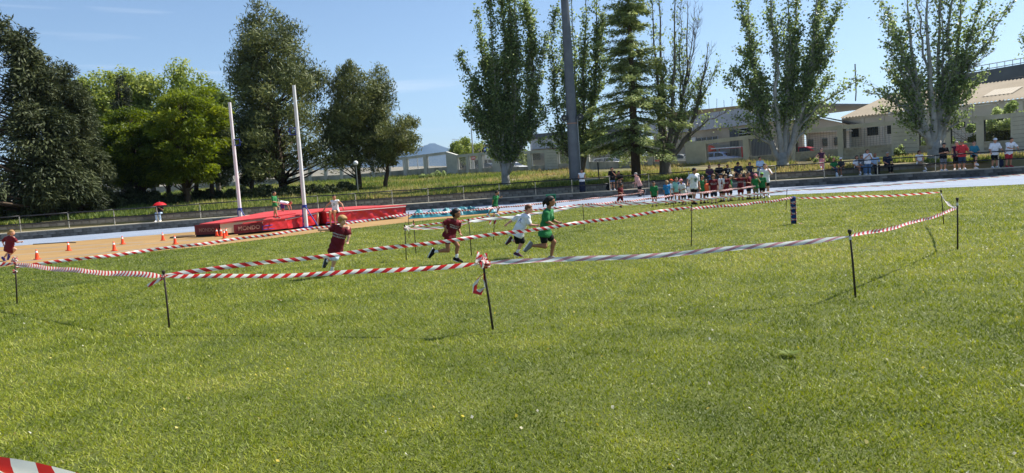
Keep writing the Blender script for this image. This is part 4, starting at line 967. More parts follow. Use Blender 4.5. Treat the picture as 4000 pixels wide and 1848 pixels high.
    # shirt
    if top:
        col, kind = top; hem = {'tee': -.075, 'long': -.14, 'crop': .07, 'tank': -.05, 'polo': -.07, 'shirt': -.09}.get(kind, -.07)*h; loose = 1.17 if kind in ('tee', 'long', 'polo', 'shirt') else 1.08
        P = [ell(ch, (sh_w*.98*loose*.96, d_*1.08*loose, np.linalg.norm(up)*.36), R), ell(be, (sh_w*.90*loose, d_*1.05*loose, np.linalg.norm(up)*.40), R), cap(be, pel+nrm(up)*hem*.75, sh_w*.72*loose, sh_w*.76*loose),
             ell(pel+nrm(up)*hem*.6, (sh_w*.98*loose, d_*1.2*loose, .10*h), R), cap(J['shL'], J['shR'], .046*h, .046*h), cap(J['hipL'], J['hipR'], .074*h, .074*h)]
        if kind not in ('tank', 'crop'):
            sl = .62 if kind != 'long' else .66
            for sd_ in 'LR':
                s_, e, w = J['sh'+sd_], J['el'+sd_], J['wr'+sd_]
                P.append(cap(s_, s_+(e-s_)*sl, .047*h, .041*h)); P.append(cap(s_+(e-s_)*sl*.8, s_+(e-s_)*(sl+.14), .040*h, .043*h))
        upn = nrm(up); cuts = [(pel+upn*hem, -upn), (nek+upn*.012*h+R[1]*.0, nrm(upn+R[1]*.55))]
        # the flat-ended flank of the loose shirt must not swallow the sleeves: depth-limit with the torso only
        P[2] = ell((be+pel+upn*hem)/2, (sh_w*.92*loose, d_*1.12*loose, np.linalg.norm(be-pel-upn*hem)*.75+.03*h), R)
        sm = sdf_mesh('shirt', P, max(vox*.9*fk, .008), .022, cuts, .007 if fine else .006, len(label))
        so = ob('shirt', sm, clm(col), t)
        if lettering:
            bv = BVHTree.FromPolygons([v.co.copy() for v in sm.vertices], [tuple(p.vertices) for p in sm.polygons])
            for txt, uu, size, lmat, side in lettering:
                tm = txt if not isinstance(txt, str) else text_mesh(txt, size, 0.0, 'CENTER', .0)
                if isinstance(txt, str): tm = tm
                else: tm = tm.copy()
                fw = R[1]*side; cpt = pel+up*uu; ok = True
                for v in tm.vertices:
                    p = cpt+R[0]*side*v.co.x+R[2]*v.co.y; hit = bv.ray_cast(Vector(p+fw*.5*h), Vector(-fw))
                    v.co = (hit[0]+Vector(fw)*.004) if hit[0] is not None else Vector(p+fw*.06*h)
                ob('print', tm, lmat, so)
    # shorts, trousers, skirt
    if bottom:
        col, kind, ln = bottom; P = [ell(pel+nrm(up)*.0, (sh_w*.9, d_*1.15, .08*h), R if top and top[1] in ('tee', 'long', 'polo') else Rp)]; cuts = []
        for sd_ in 'LR':
            hp, kn, an = J['hip'+sd_], J['kn'+sd_], J['an'+sd_]
            if kind == 'shorts': P += [cap(hp, hp+(kn-hp)*ln, .060*h, .056*h)]; cuts.append((sd_, ln))
            elif kind == 'trousers': P += [cap(hp, kn, .060*h, .046*h), cap(kn, kn+(an-kn)*.93, .046*h, .036*h)]
            else: P += [cap(hp, kn, .062*h, .07*h), cap(kn, kn+(an-kn)*.9, .07*h, .062*h)]
        if kind == 'skirt': P.append(cap((J['hipL']+J['hipR'])/2, (J['anL']+J['anR'])/2*.9+(J['knL']+J['knR'])/2*.1, .075*h, .085*h))
        bm = sdf_mesh(kind, P, max(vox*.9*fk, .008), .02, [], .003, 3); ob(kind, bm, clm(col), t)
    # socks and shoes
    shm = clm(shoes) if isinstance(shoes, str) and shoes in CLO else clm('black')
    for sd_ in 'LR':
        an, toe, kn = J['an'+sd_], J['to'+sd_], J['kn'+sd_]; fd = nrm(toe-an); dn = nrm((an-kn)-np.dot(an-kn, fd)*fd); flen = .135*h
        if socks: ob('sock', sdf_mesh('sock', [cap(an, an+(kn-an)*.30, .025*h, .027*h)], max(vox*.7, .008), .004), clm(socks), t)
        hl_ = an-fd*.022*h+dn*.022*h; tp_ = hl_+fd*flen
        so = ob('shoe', sdf_mesh('shoe', [cap(an+dn*.004*h, hl_, .028*h, .030*h), cap(hl_, tp_, .030*h, .024*h), cap(an+fd*.03*h, tp_-fd*.02*h, .026*h, .024*h)], max(vox*(.6 if fk == 1 else .9), .006), .012), shm, t)
        q = dn*.026*h; Rs = np.array([np.cross(fd, dn), fd, dn])
        ob('sole', sdf_mesh('sole', [ell(hl_+q, (.031*h, .034*h, .010*h), Rs), ell((hl_+tp_)/2+q, (.031*h, flen*.55, .010*h), Rs), ell(tp_+q, (.03*h, .032*h, .010*h), Rs)], max(vox*(.5 if fk == 1 else .75), .005), .004), solem, so)
    # hair
    if hair and hair[1] != 'bald':
        hc, hk = hair; P = [ell(hd+Rh[2]*hs*.26-fwd*hs*.20, (hw*1.09, hdp*1.0, hs*.86), Rh), ell(hd+Rh[2]*hs*.60+fwd*hs*.10, (hw*.84, hdp*.66, hs*.40), Rh)]
        if hk in ('mid', 'long', 'bob', 'tail', 'bun'): P.append(ell(hd-fwd*hs*.42-Rh[2]*hs*.12, (hw*1.02, hdp*.66, hs*.85), Rh))
        if hk == 'mop': P += [ell(hd+Rh[2]*hs*.42, (hw*1.2, hdp*1.1, hs*.72), Rh), ell(hd+Rh[2]*hs*.30+fwd*hs*.58, (hw*.95, hdp*.42, hs*.42), Rh)] + [ell(hd+Rh[0]*hw*.86*sg-Rh[2]*hs*.02-fwd*hs*.1, (hw*.28, hdp*.6, hs*.5), Rh) for sg in (-1, 1)]
        if hk == 'mop':
            rs = np.random.default_rng(len(label))
            for _ in range(16):
                q_ = nrm(rs.normal(size=3)*np.array([1, 1, .5])+np.array([0, 0, .5])); P.append(cap(hd+(Rh[0]*q_[0]*hw+fwd*q_[1]*hdp*.9+Rh[2]*q_[2]*hs*.8)*.95, hd+(Rh[0]*q_[0]*hw+fwd*q_[1]*hdp*.95+Rh[2]*(q_[2]*hs*.75-hs*.12))*1.22, hs*.20, hs*.08))
        if hk in ('long', 'bob'):
            ln = .9 if hk == 'bob' else 1.7
            for sg in (-1, 0, 1): P.append(cap(hd+Rh[0]*hw*.72*sg-fwd*hs*.4, hd+Rh[0]*hw*.95*sg-fwd*hs*(.5)-Rh[2]*hs*ln+np.array([0, 0, 0]), hs*.42, hs*.26))
        if hk == 'tail':
            a = hd-fwd*hs*.95+Rh[2]*hs*.25; P += [cap(a, a-fwd*hs*.35-np.array([0, 0, hs*.4]), hs*.26, hs*.3), cap(a-fwd*hs*.35-np.array([0, 0, hs*.4]), a-fwd*hs*.55-np.array([0, 0, hs*1.35]), hs*.30, hs*.10)]
        if hk == 'bun': P.append(ell(hd-fwd*hs*1.15+Rh[2]*hs*.05, (hs*.36,)*3, Rh))
        if hk == 'curly': P += [ell(hd+Rh[2]*hs*.25-fwd*hs*.25, (hw*1.35, hdp*1.1, hs*1.0), Rh)] + [ell(hd+Rh[0]*hw*1.05*sg-Rh[2]*hs*.7-fwd*hs*.25, (hw*.5, hs*.5, hs*.75), Rh) for sg in (-1, 1)]
        fc = 0
        hm = sdf_mesh('hair', P, max(vox*.8*fk, .007), .02, [(hd+fwd*hdp*.30-Rh[2]*hs*.05, nrm(fwd*1.0-Rh[2]*.85))] if hk not in ('mop',) else [(hd+fwd*hdp*.62-Rh[2]*hs*.02, nrm(fwd*1.0-Rh[2]*1.1))], .003, 5)
        ob('hair', hm, hairm(hc), t)
    if capc:
        cm_ = clm(capc); co = ob('cap', sdf_mesh('cap', [ell(hd+Rh[2]*hs*.36-fwd*hs*.08, (hw*1.16, hdp*1.12, hs*.80), Rh)], max(vox*.7, .007), .005, [(hd+Rh[2]*hs*.28, -nrm(Rh[2]+fwd*.0))]), cm_, t)
        ob('brim', sdf_mesh('brim', [ell(hd+Rh[2]*hs*.33+fwd*hdp*1.25, (hw*.92, hdp*.72, hs*.09), frame(Rh[0], nrm(Rh[2]+fwd*.22)))], max(vox*.4, .006), .004, [(hd+fwd*hdp*.75, -fwd)]), cm_, co)
    if sung: ob('sunglasses', sdf_mesh('sunglasses', [ell(hd+fwd*hdp*.86+Rh[2]*hs*.06+Rh[0]*hw*.45*sg, (hs*.26, hs*.10, hs*.16), Rh) for sg in (-1, 1)]+[cap(hd+fwd*hdp*.92+Rh[2]*hs*.1-Rh[0]*hw*.4, hd+fwd*hdp*.92+Rh[2]*hs*.1+Rh[0]*hw*.4, hs*.04, hs*.04)], hs*.06, .003), eyem, t)
    return t

def pose(foot, ang, h, legs='stand', armL='down', armR='down', lean=0.0, kid=False, twist=0.0, headturn=0.0, nod=0.0, seat=None, side=0.0):
    """joints of a standing or seated figure. foot: ground point; ang: heading (0 = away from the viewer, pi = towards)"""
    f = np.array([math.sin(ang), math.cos(ang), 0]); r = np.array([math.cos(ang), -math.sin(ang), 0]); u = np.array([0, 0, 1.]); o = np.asarray(foot, float)
    hipz = .50*h; hw, sw = .052*h, (.108 if not kid else .103)*h
    J = {}
    if legs in ('sit', 'cross'):
        sz = seat if seat is not None else .27*h; pel = o+u*(sz+.06*h)
    elif legs == 'squat': pel = o+u*.28*h-f*.05*h
    else: pel = o+u*(hipz-(.02*h if legs != 'stand' else 0))
    tl = .32*h; td = nrm(u*math.cos(lean)+f*math.sin(lean)+r*side); nek = pel+td*tl
    rt = np.array([math.cos(ang+twist), -math.sin(ang+twist), 0]); ft = np.array([math.sin(ang+twist), math.cos(ang+twist), 0])
    J['pel'] = pel; J['nek'] = nek; hl_ = ang+twist+headturn; look = np.array([math.sin(hl_), math.cos(hl_), -nod])
    J['hd'] = nek+nrm(td*.9+u*.5+ft*(.25+nod*.4))*(.094 if not kid else .108)*h
    for sd_, sg, mode in (('L', -1, armL), ('R', 1, armR)):
        s = nek-td*.035*h+rt*sw*sg; J['sh'+sd_] = s; J['hip'+sd_] = pel-u*.02*h+r*hw*sg
        E, Wr = {'down': ((.035, -.01, -.17), (.03, .04, -.315)), 'front': ((.05, .02, -.16), (-.07, .13, -.20)), 'phone': ((.03, .05, -.16), (-.07, .16, -.05)), 'face': ((.05, .10, -.12), (-.05, .10, .05)),
                 'up': ((.13, .05, .03), (.09, .09, .17)), 'wide': ((.13, .02, -.10), (.20, .09, -.20)), 'rail': ((.05, .11, -.13), (-.02, .22, -.17)), 'railwide': ((.07, .03, -.17), (.10, .16, -.27)), 'cross': ((.05, .03, -.16), (-.13, .10, -.15)),
                 'hip': ((.13, -.05, -.14), (.04, .03, -.25)), 'lap': ((.05, .04, -.16), (-.02, .18, -.24)), 'point': ((.06, .12, -.06), (.04, .27, -.02)), 'back': ((.05, -.12, -.13), (.06, -.20, -.24)), 'run': ((.03, .08, -.15), (.0, .20, -.07)), 'runb': ((.05, -.13, -.12), (.03, -.10, -.26)), 'floor': ((.02, .06, -.16), (.0, .09, -.33))}[mode]
        J['el'+sd_] = s+(rt*sg*E[0]+ft*E[1]+u*E[2])*h; J['wr'+sd_] = s+(rt*sg*Wr[0]+ft*Wr[1]+u*Wr[2])*h
        hp = J['hip'+sd_]
        if legs == 'stand': kn, an = hp+np.array([0, 0, -.235*h])+r*sg*.012*h+f*.012*h, o+u*.045*h+r*sg*(hw+.018*h)-f*.01*h
        elif legs == 'step': kn, an = hp+u*-.225*h+f*sg*.05*h, o+u*.045*h+r*sg*hw+f*sg*.10*h
        elif legs == 'sit': kn, an = o+f*.23*h+r*sg*(hw+.015*h)+u*(sz+.055*h), o+f*(.22+.04*sg)*h+r*sg*(hw+.01*h)+u*.045*h
        elif legs == 'upR' and sg == 1: kn, an = hp+f*.20*h+u*-.06*h+r*.03*h, hp+f*.16*h+u*-.27*h
        elif legs == 'upL' and sg == -1: kn, an = hp+f*.20*h+u*-.06*h-r*.03*h, hp+f*.16*h+u*-.27*h
        elif legs == 'cross' and sg == 1: kn, an = o+f*.22*h+r*.02*h+u*(sz+.11*h), o+f*.26*h-r*.06*h+u*(.16*h)
        elif legs == 'cross': kn, an = o+f*.23*h-r*hw+u*(sz+.05*h), o+f*.22*h-r*hw+u*.045*h
        elif legs == 'kickR' and sg == 1: kn, an = hp+f*.02*h+u*-.23*h, hp+f*-.19*h+u*-.26*h
        elif legs == 'runA': kn, an = (hp+f*.13*h-u*.19*h, hp+f*.06*h-u*.40*h) if sg == 1 else (hp-f*.02*h-u*.23*h, hp-f*.22*h-u*.30*h)
        else: kn, an = hp+np.array([0, 0, -.235*h]), o+u*.045*h+r*sg*hw
        J['kn'+sd_] = kn; J['an'+sd_] = an
        sh_ = nrm(an-kn); tf = f if legs not in ('cross',) or sg == -1 else nrm(f-u*.3)
        if abs(sh_[2]) < .75 and legs in ('runA', 'kickR'): tf = nrm(np.cross(r, sh_)*1.0); tf = tf if np.dot(tf, -u) > 0 else -tf
        J['to'+sd_] = an+tf*.14*h-u*.028*h*(1 if abs(sh_[2]) > .75 else 0)+r*sg*.02*h
    return J, look

# ---- prints
white_ink = mat('print_white', (.72, .72, .72), .7); green_ink = mat('print_green', hexc(38, 92, 62), .7); blue_ink = mat('print_blue', hexc(40, 60, 150), .7); pale_ink = mat('print_pale', hexc(170, 220, 180), .7)
def ring_mesh(r0, r1, n=20):
    V = [(r*math.cos(2*math.pi*i/n), r*math.sin(2*math.pi*i/n), 0) for r in (r0, r1) for i in range(n)]
    me = bpy.data.meshes.new('ring'); me.from_pydata(V, [], [(i, (i+1) % n, n+(i+1) % n, n+i) for i in range(n)]); return me
def school(k=1.0): return [('SANTOS SAMPER', .62, .036*k, white_ink, 1), ('ALMUDÉVAR', .50, .040*k, white_ink, 1)]

# ---- the runners in the race: joints sighted off the photograph on an upright plane at each runner's distance
def jp(Y, d, ox, oy, sc):
    out = {}
    for k, (x, y, dy) in d.items(): p = at(ox+x/sc, oy+y/sc, Y+dy); out[k] = (p.x, p.y, p.z)
    return out
c2 = (1600, 750, 3.4)
Y = gnd(1600+650/3.4, 750+942/3.4).y
person('running child in maroon tee with dark hair in a bun', jp(Y, {'pel': (528, 560, 0), 'nek': (602, 365, 0), 'hd': (622, 285, -.02), 'shL': (655, 405, .07), 'shR': (520, 385, -.12), 'elL': (640, 480, .12), 'wrL': (672, 545, .05), 'elR': (450, 425, -.16), 'wrR': (480, 492, -.16), 'hipL': (558, 600, .06), 'hipR': (505, 600, -.06), 'knL': (640, 715, .06), 'anL': (622, 880, .06), 'toL': (720, 922, .03), 'knR': (508, 778, -.06), 'anR': (322, 795, -.06), 'toR': (272, 890, -.06)}, *c2),
       1.24, (.95, -.15, -.05), 'tan', ('dark', 'bun'), ('maroon', 'tee'), ('maroon', 'shorts', .34), 'black', 'white', vox=.0085, group='children running between the tapes', kid=True, lettering=school(), base=(*gnd(1600+600/3.4, 750+930/3.4)[:2], 0))
Y = gnd(1600+1450/3.4, 750+866/3.4).y
person('running boy in white tee and black shorts with light brown hair', jp(Y, {'pel': (1440, 540, 0), 'nek': (1545, 300, 0), 'hd': (1585, 225, -.02), 'shL': (1440, 335, .10), 'shR': (1572, 335, -.10), 'elL': (1365, 375, .16), 'wrL': (1300, 420, .16), 'elR': (1592, 440, -.15), 'wrR': (1668, 442, -.16), 'hipL': (1425, 575, .05), 'hipR': (1465, 575, -.05), 'knL': (1432, 668, .05), 'anL': (1348, 632, .06), 'toL': (1300, 700, .06), 'knR': (1500, 665, -.05), 'anR': (1425, 812, -.05), 'toR': (1505, 852, -.07)}, *c2),
       1.16, (1, -.12, -.05), 'pink', ('auburn', 'short'), ('white', 'tee'), ('black', 'shorts', .85), 'plum', 'white', vox=.0085, group='children running between the tapes', kid=True, lettering=[('A', .62, .14, blue_ink, -1)], base=(*gnd(1600+1430/3.4, 750+862/3.4)[:2], 0))
Y = gnd(1600+1885/3.4, 750+888/3.4).y
person('running child in green tee and black shorts with a dark ponytail', jp(Y, {'pel': (1790, 530, 0), 'nek': (1845, 225, 0), 'hd': (1872, 125, -.02), 'shL': (1870, 265, .12), 'shR': (1812, 285, -.12), 'elL': (1890, 375, .17), 'wrL': (1960, 400, .17), 'elR': (1822, 390, -.16), 'wrR': (1925, 445, -.18), 'hipL': (1830, 560, .06), 'hipR': (1775, 565, -.06), 'knL': (1918, 665, .06), 'anL': (1880, 865, .06), 'toL': (1960, 885, .02), 'knR': (1798, 722, -.06), 'anR': (1612, 712, -.06), 'toR': (1545, 800, -.06)}, *c2),
       1.36, (1, -.1, -.02), 'tan', ('black', 'tail'), ('green', 'tee'), ('black', 'shorts', .5), 'grey', None, vox=.0085, group='children running between the tapes', kid=True, lettering=[('EL', .80, .07, pale_ink, 1)], base=(*gnd(1600+1880/3.4, 750+893/3.4)[:2], 0))
c1 = (1150, 750, 2.973)
Y = gnd(1150+430/2.973, 750+972/2.973).y
person('blond child in maroon tee and pale shorts running towards the tape corner', jp(Y, {'pel': (487, 640, 0), 'nek': (550, 400, 0), 'hd': (558, 328, -.03), 'shL': (618, 415, .02), 'shR': (462, 412, -.02), 'elL': (636, 498, -.06), 'wrL': (624, 556, -.10), 'elR': (415, 440, -.06), 'wrR': (325, 440, -.08), 'hipL': (512, 665, .03), 'hipR': (462, 665, -.03), 'knL': (470, 778, -.10), 'anL': (432, 920, -.04), 'toL': (440, 960, -.15), 'knR': (442, 775, .04), 'anR': (378, 805, .14), 'toR': (358, 872, .16)}, *c1),
       1.20, (.78, -.62, -.05), 'fair', ('blond', 'mop'), ('maroon', 'long'), ('ltblue', 'shorts', .92), 'charcoal', 'white', vox=.0085, group='children running between the tapes', kid=True, lettering=school(1.05), base=(*gnd(1150+430/2.973, 750+975/2.973)[:2], 0))
c3 = (0, 850, 3.4)
Y = gnd(55/3.4, 850+578/3.4).y
person('running child in maroon tee with fair tied hair at the left edge', jp(Y, {'pel': (122, 395, 0), 'nek': (148, 250, 0), 'hd': (160, 200, 0), 'shL': (80, 275, .10), 'shR': (180, 268, -.10), 'elL': (35, 315, .12), 'wrL': (42, 345, .10), 'elR': (222, 325, -.12), 'wrR': (272, 322, -.1), 'hipL': (110, 410, .07), 'hipR': (150, 400, -.07), 'knL': (118, 468, .07), 'anL': (48, 535, .07), 'toL': (78, 572, .07), 'knR': (205, 420, -.07), 'anR': (128, 508, -.07), 'toR': (120, 545, -.07)}, *c3),
       1.22, (1, .25, -.05), 'fair', ('blond', 'tail'), ('maroon', 'long'), ('maroon', 'shorts', .25), 'purple', None, vox=.012, group='children running between the tapes', kid=True, base=(*gnd(55/3.4, 850+580/3.4)[:2], 0))
Y = gnd(1600+1060/3.4, 750+335/3.4).y
person('boy in green tee running along the far tape by the crumpled tarpaulin', jp(Y, {'pel': (1138, 168, 0), 'nek': (1145, 50, 0), 'hd': (1162, 12, 0), 'shL': (1165, 62, .1), 'shR': (1122, 66, -.1), 'elL': (1180, 85, .14), 'wrL': (1205, 72, .12), 'elR': (1110, 105, -.14), 'wrR': (1103, 140, -.12), 'hipL': (1150, 180, .06), 'hipR': (1125, 180, -.06), 'knL': (1185, 215, .06), 'anL': (1158, 285, .06), 'toL': (1190, 308, .04), 'knR': (1085, 232, -.06), 'anR': (1045, 302, -.06), 'toR': (1068, 330, -.06)}, *c2),
       1.28, (1, 0, 0), 'mid', ('dark', 'short'), ('green', 'tee'), ('black', 'shorts', .55), 'ltblue', None, vox=.016, group='children running between the tapes', kid=True, base=(*gnd(1600+1100/3.4, 750+335/3.4)[:2], 0))
c5 = (2240, 620, 5.41)
Y = gnd(2240+1005/5.41, 620+1035/5.41).y
person('dark haired child in maroon running behind the far tapes', jp(Y, {'pel': (995, 775, 0), 'nek': (992, 615, 0), 'hd': (1012, 568, 0), 'shL': (1020, 635, .1), 'shR': (965, 640, -.1), 'elL': (1035, 700, .12), 'wrL': (1048, 715, .08), 'elR': (950, 705, -.12), 'wrR': (1000, 725, -.14), 'hipL': (1010, 790, .06), 'hipR': (980, 790, -.06), 'knL': (1030, 880, .06), 'anL': (1005, 1010, .06), 'toL': (1035, 1030, .04), 'knR': (935, 890, -.06), 'anR': (880, 950, -.06), 'toR': (868, 990, -.06)}, *c5),
       1.22, (1, -.1, 0), 'tan', ('black', 'short'), ('maroon', 'tee'), ('maroon', 'shorts', .8), 'black', None, vox=.016, group='children running between the tapes', kid=True, base=(*gnd(2240+1000/5.41, 620+1038/5.41)[:2], 0))

# ---- the group waiting behind the far tape
c6 = (2600, 610, 5.174)
def grp(label, x, ytop, yfoot, ang, top, bottom, skin='mid', hair=('dark', 'short'), legs='stand', armL='down', armR='down', capc=None, kid=True, shoes='black', socks=None, lean=0, twist=0, ht=0, nod=0, letters=None, o=c6, h=None, side=0, group='people waiting behind the far tape'):
    g = gnd(o[0]+x/o[2], o[1]+yfoot/o[2])
    hh = h or (at(o[0]+x/o[2], o[1]+ytop/o[2], g.y).z)*1.0
    J, lk = pose((g.x, g.y, 0), ang, hh, legs, armL, armR, lean, kid, twist, ht, nod, None, side)
    person(label, J, hh, lk, skin, hair, top, bottom, shoes, socks, capc, .024, group, base=(g.x, g.y, 0), kid=kid, lettering=letters)
PI = math.pi
grp('boy in blue tee and tan cap at the left of the waiting group', 40, 490, 985, PI-.2, ('blue', 'tee'), ('black', 'shorts', .8), 'mid', ('brown', 'short'), capc='tan', letters=[('CLUB', .62, .05, white_ink, 1)])
grp('boy in white tee with a bright orange cap', 125, 470, 962, PI/2+.3, ('white', 'tee'), ('navy', 'shorts', .85), 'mid', ('brown', 'short'), capc='orange', armR='front')
grp('girl in mint tee and pink shorts with long brown hair', 240, 430, 955, PI+.1, ('mint', 'tee'), ('red2', 'shorts', .5), 'fair', ('brown', 'long'))
grp('child in purple tee half hidden behind the stooping child', 315, 440, 950, PI-.3, ('purple', 'tee'), ('plum', 'shorts', .6), 'mid', ('dark', 'mid'))
grp('child in white tee and pale cap stooping left of the man in white', 375, 490, 985, PI+.9, ('white', 'tee'), ('navy', 'shorts', .7), 'mid', ('dark', 'mid'), capc='pink', lean=.3, armR='front', armL='front', h=1.2)
grp('child in white tee mostly hidden behind the man in white', 500, 545, 965, PI, ('white', 'tee'), ('black', 'shorts', .7), 'mid', ('dark', 'short'))
man_r = ring_mesh(.075, .10)
grp('tall man in white tee with a round green emblem and black shorts', 585, 203, 978, PI-.45, ('white', 'tee'), ('black', 'shorts', .55), 'mid', ('black', 'short'), kid=False, legs='step', lean=.12, armL='down', armR='wide', ht=-.7, letters=[(man_r, .55, 1, green_ink, 1), (ring_mesh(0.001, .055), .55, 1, green_ink, 1)])
grp('girl in green tee and patterned shorts with dark tied hair', 752, 385, 960, PI-.35, ('green', 'tee'), ('camo', 'shorts', .45), 'mid', ('black', 'tail'), ht=-.6, letters=[('EL', .66, .07, pale_ink, 1)])
grp('small child in orange tee peeping out behind the girl in green', 825, 470, 955, PI, ('orange', 'tee'), ('black', 'shorts', .6), 'mid', ('brown', 'short'), kid=True)
grp('smiling child with tousled fair brown hair in maroon tee', 982, 368, 965, PI+.05, ('maroon', 'tee'), ('navy', 'shorts', .75), 'fair', ('auburn', 'mop'), letters=school(1.1))
grp('boy in white tee and dark cap looking left in the waiting group', 1145, 350, 925, PI+1.2, ('white', 'tee'), ('black', 'shorts', .6), 'mid', ('brown', 'short'), capc='charcoal')
grp('child in maroon tee in front of the boy with the white cap', 1228, 360, 922, PI+.1, ('maroon', 'tee'), ('maroon', 'shorts', .6), 'fair', ('brown', 'mop'), socks='white', letters=school(1.05))
grp('boy in green tee with a white cap facing right', 1322, 380, 905, PI/2+.2, ('green', 'tee'), ('black', 'shorts', .7), 'fair', ('brown', 'short'), capc='white')
grp('child in maroon tee raising both arms', 1525, 345, 892, PI+.4, ('maroon', 'tee'), ('maroon', 'shorts', .7), 'mid', ('black', 'short'), armL='up', armR='up', ht=-.3, letters=school(1.0))
grp('boy in maroon tee turned away right of the child with raised arms', 1685, 318, 872, PI/2+.9, ('maroon', 'tee'), ('navy', 'shorts', .6), 'mid', ('dark', 'short'), armL='front', armR='front', ht=.4)
grp('child in green tee and pink cap with a hand to the face', 1828, 360, 872, PI-.1, ('green', 'tee'), ('camo', 'shorts', .7), 'mid', ('brown', 'short'), capc='pink', armL='face')
grp('child in green tee with a lime green cap seen from behind', 1962, 338, 858, .3, ('green', 'tee'), ('black', 'shorts', .6), 'mid', ('brown', 'short'), capc='lime', letters=[('CORTI', .66, .06, pale_ink, -1)])
grp('woman in white tee and black shorts shading her eyes behind the children', 2030, 138, 842, PI+.2, ('white', 'tee'), ('black', 'shorts', .45), 'fair', ('brown', 'bun'), kid=False, armL='face', shoes='white')
grp('boy in green tee standing alone left of the waiting group', 1718, 485, 1012, PI, ('green', 'tee'), ('black', 'shorts', .6), 'mid', ('dark', 'short'), o=c5)
grp('stooping man in salmon shirt with one leg lifted against the terrace wall', 1410, 300, 800, PI+1.35, ('salmon', 'tee'), ('black', 'shorts', .6), 'pink', ('grey', 'short'), o=c5, kid=False, legs='kickR', lean=.35, armL='front', armR='down', h=1.72)

# ---- spectators on the terrace
def ter(label, px, pyfoot, h, ang, top, bottom, skin='mid', hair=('dark', 'short'), legs='stand', armL='down', armR='down', capc=None, kid=False, lean=0, off=.85, seat=None, z=None, shoes='white', sung=False, letters=None, twist=0, ht=0, nod=0, side=0, group='spectators along the terrace'):
    # the point of the path in that column, off metres back from its edge
    d = ray(px, pyfoot); lo, hi = 30.0, 70.0
    for _ in range(40):
        m = (lo+hi)/2; x = d.x/d.y*m; 
        if m < float(wall_y(x))+off: lo = m
        else: hi = m
    p = (d.x/d.y*lo, lo, TERR if z is None else z)
    J, lk = pose(p, ang, h, legs, armL, armR, lean, kid, twist, ht, nod, seat, side)
    return person(label, J, h, lk, skin, hair, top, bottom, shoes, None, capc, .025, group, base=p, kid=kid, sung=sung, lettering=letters)
ter('woman in white sleeveless top and long dark trousers beside the floodlight mast', 2276, 748, 1.66, PI, ('white', 'tank'), ('navy', 'skirt', 1), 'mid', ('dark', 'bun'), armL='front', armR='front', off=.6, sung=True, shoes='black')
ter('woman in black tee and denim shorts looking at her phone', 2394, 736, 1.66, PI+.1, ('black', 'tee'), ('denim', 'shorts', .42), 'mid', ('black', 'long'), armL='phone', armR='front', nod=.5)
ter('person in black leaning forward beside the woman with the phone', 2422, 715, 1.6, PI+.4, ('black', 'tee'), ('khaki', 'shorts', .8), 'mid', ('black', 'mid'), legs='sit', seat=SEAT+.05, off=1.85, lean=.3, armL='front', armR='face', shoes='black')
ter('seated spectator in plum top behind the girl in green', 2772, 690, 1.6, PI, ('plum', 'tee'), ('denim', 'trousers', 1), 'mid', ('black', 'long'), legs='sit', seat=SEAT, off=1.8, armL='lap', armR='lap')
ter('seated spectator all in black left of the emblem tee', 2810, 690, 1.7, PI, ('black', 'tee'), ('black', 'trousers', 1), 'tan', ('black', 'short'), legs='sit', seat=SEAT, off=1.85, armL='lap', armR='lap')
ter('seated person in black tee with a round white emblem', 2840, 690, 1.55, PI-.3, ('black', 'tee'), ('black', 'trousers', 1), 'tan', ('black', 'short'), legs='sit', seat=SEAT, off=1.8, armL='lap', armR='wide', lean=.15, letters=[(ring_mesh(.05, .075), .6, 1, white_ink, 1)])
ter('seated man in navy tee with dark curly hair behind the white cap boy', 2884, 688, 1.74, PI, ('navy', 'tee'), ('black', 'shorts', .8), 'tan', ('black', 'mop'), legs='sit', seat=SEAT, off=1.85, armL='lap', armR='lap', letters=[(ring_mesh(.03, .05), .6, 1, pale_ink, 1)])
ter('seated woman in charcoal sleeveless top and sunglasses', 2930, 686, 1.66, PI+.2, ('charcoal', 'tank'), ('plum', 'skirt', 1), 'mid', ('dark', 'long'), legs='sit', seat=SEAT, off=1.85, armL='lap', armR='lap', sung=True)
ter('seated man in pale blue tee and sunglasses behind the woman in white', 2970, 680, 1.78, PI-.2, ('paleblue', 'tee'), ('denim', 'trousers', 1), 'mid', ('dark', 'short'), legs='sit', seat=SEAT+.15, off=2.0, armL='lap', armR='lap', sung=True, z=TERR+.1)
ter('girl in dark crop top and pink trousers standing on the seat wall', 3210, 658, 1.52, PI+.3, ('plum', 'crop'), ('pink', 'trousers', 1), 'fair', ('brown', 'tail'), legs='upR', off=1.8, z=TERR+SEAT, armL='down', armR='hip', lean=.08, kid=True)
ter('boy in green tee and jeans seated on the wall', 3258, 680, 1.42, PI+.15, ('green', 'tee'), ('dkdenim', 'trousers', 1), 'mid', ('auburn', 'short'), legs='cross', seat=SEAT, off=1.75, armL='lap', armR='lap', kid=True)
ter('boy in black with a white cap seated beside the boy in green', 3289, 680, 1.42, PI+.9, ('charcoal', 'tee'), ('black', 'shorts', .8), 'tan', ('brown', 'short'), legs='sit', seat=SEAT, off=1.75, armL='lap', armR='lap', capc='white', kid=True, lean=.15)
ter('girl in white top with long dark hair seated and leaning left', 3348, 674, 1.5, PI+.2, ('white', 'tee'), ('charcoal', 'shorts', .6), 'mid', ('black', 'long'), legs='cross', seat=SEAT, off=1.75, armL='lap', armR='lap', kid=True)
ter('seated person in grey behind the woman in jeans', 3366, 674, 1.62, PI-.2, ('grey', 'tee'), ('denim', 'trousers', 1), 'mid', ('brown', 'short'), legs='sit', seat=SEAT, off=1.85, armL='lap', armR='lap')
ter('standing woman in white tee and jeans filming with a phone', 3390, 672, 1.68, PI+.1, ('white', 'tee'), ('denim', 'trousers', 1), 'mid', ('brown', 'long'), armL='phone', armR='phone', off=.7, sung=True)
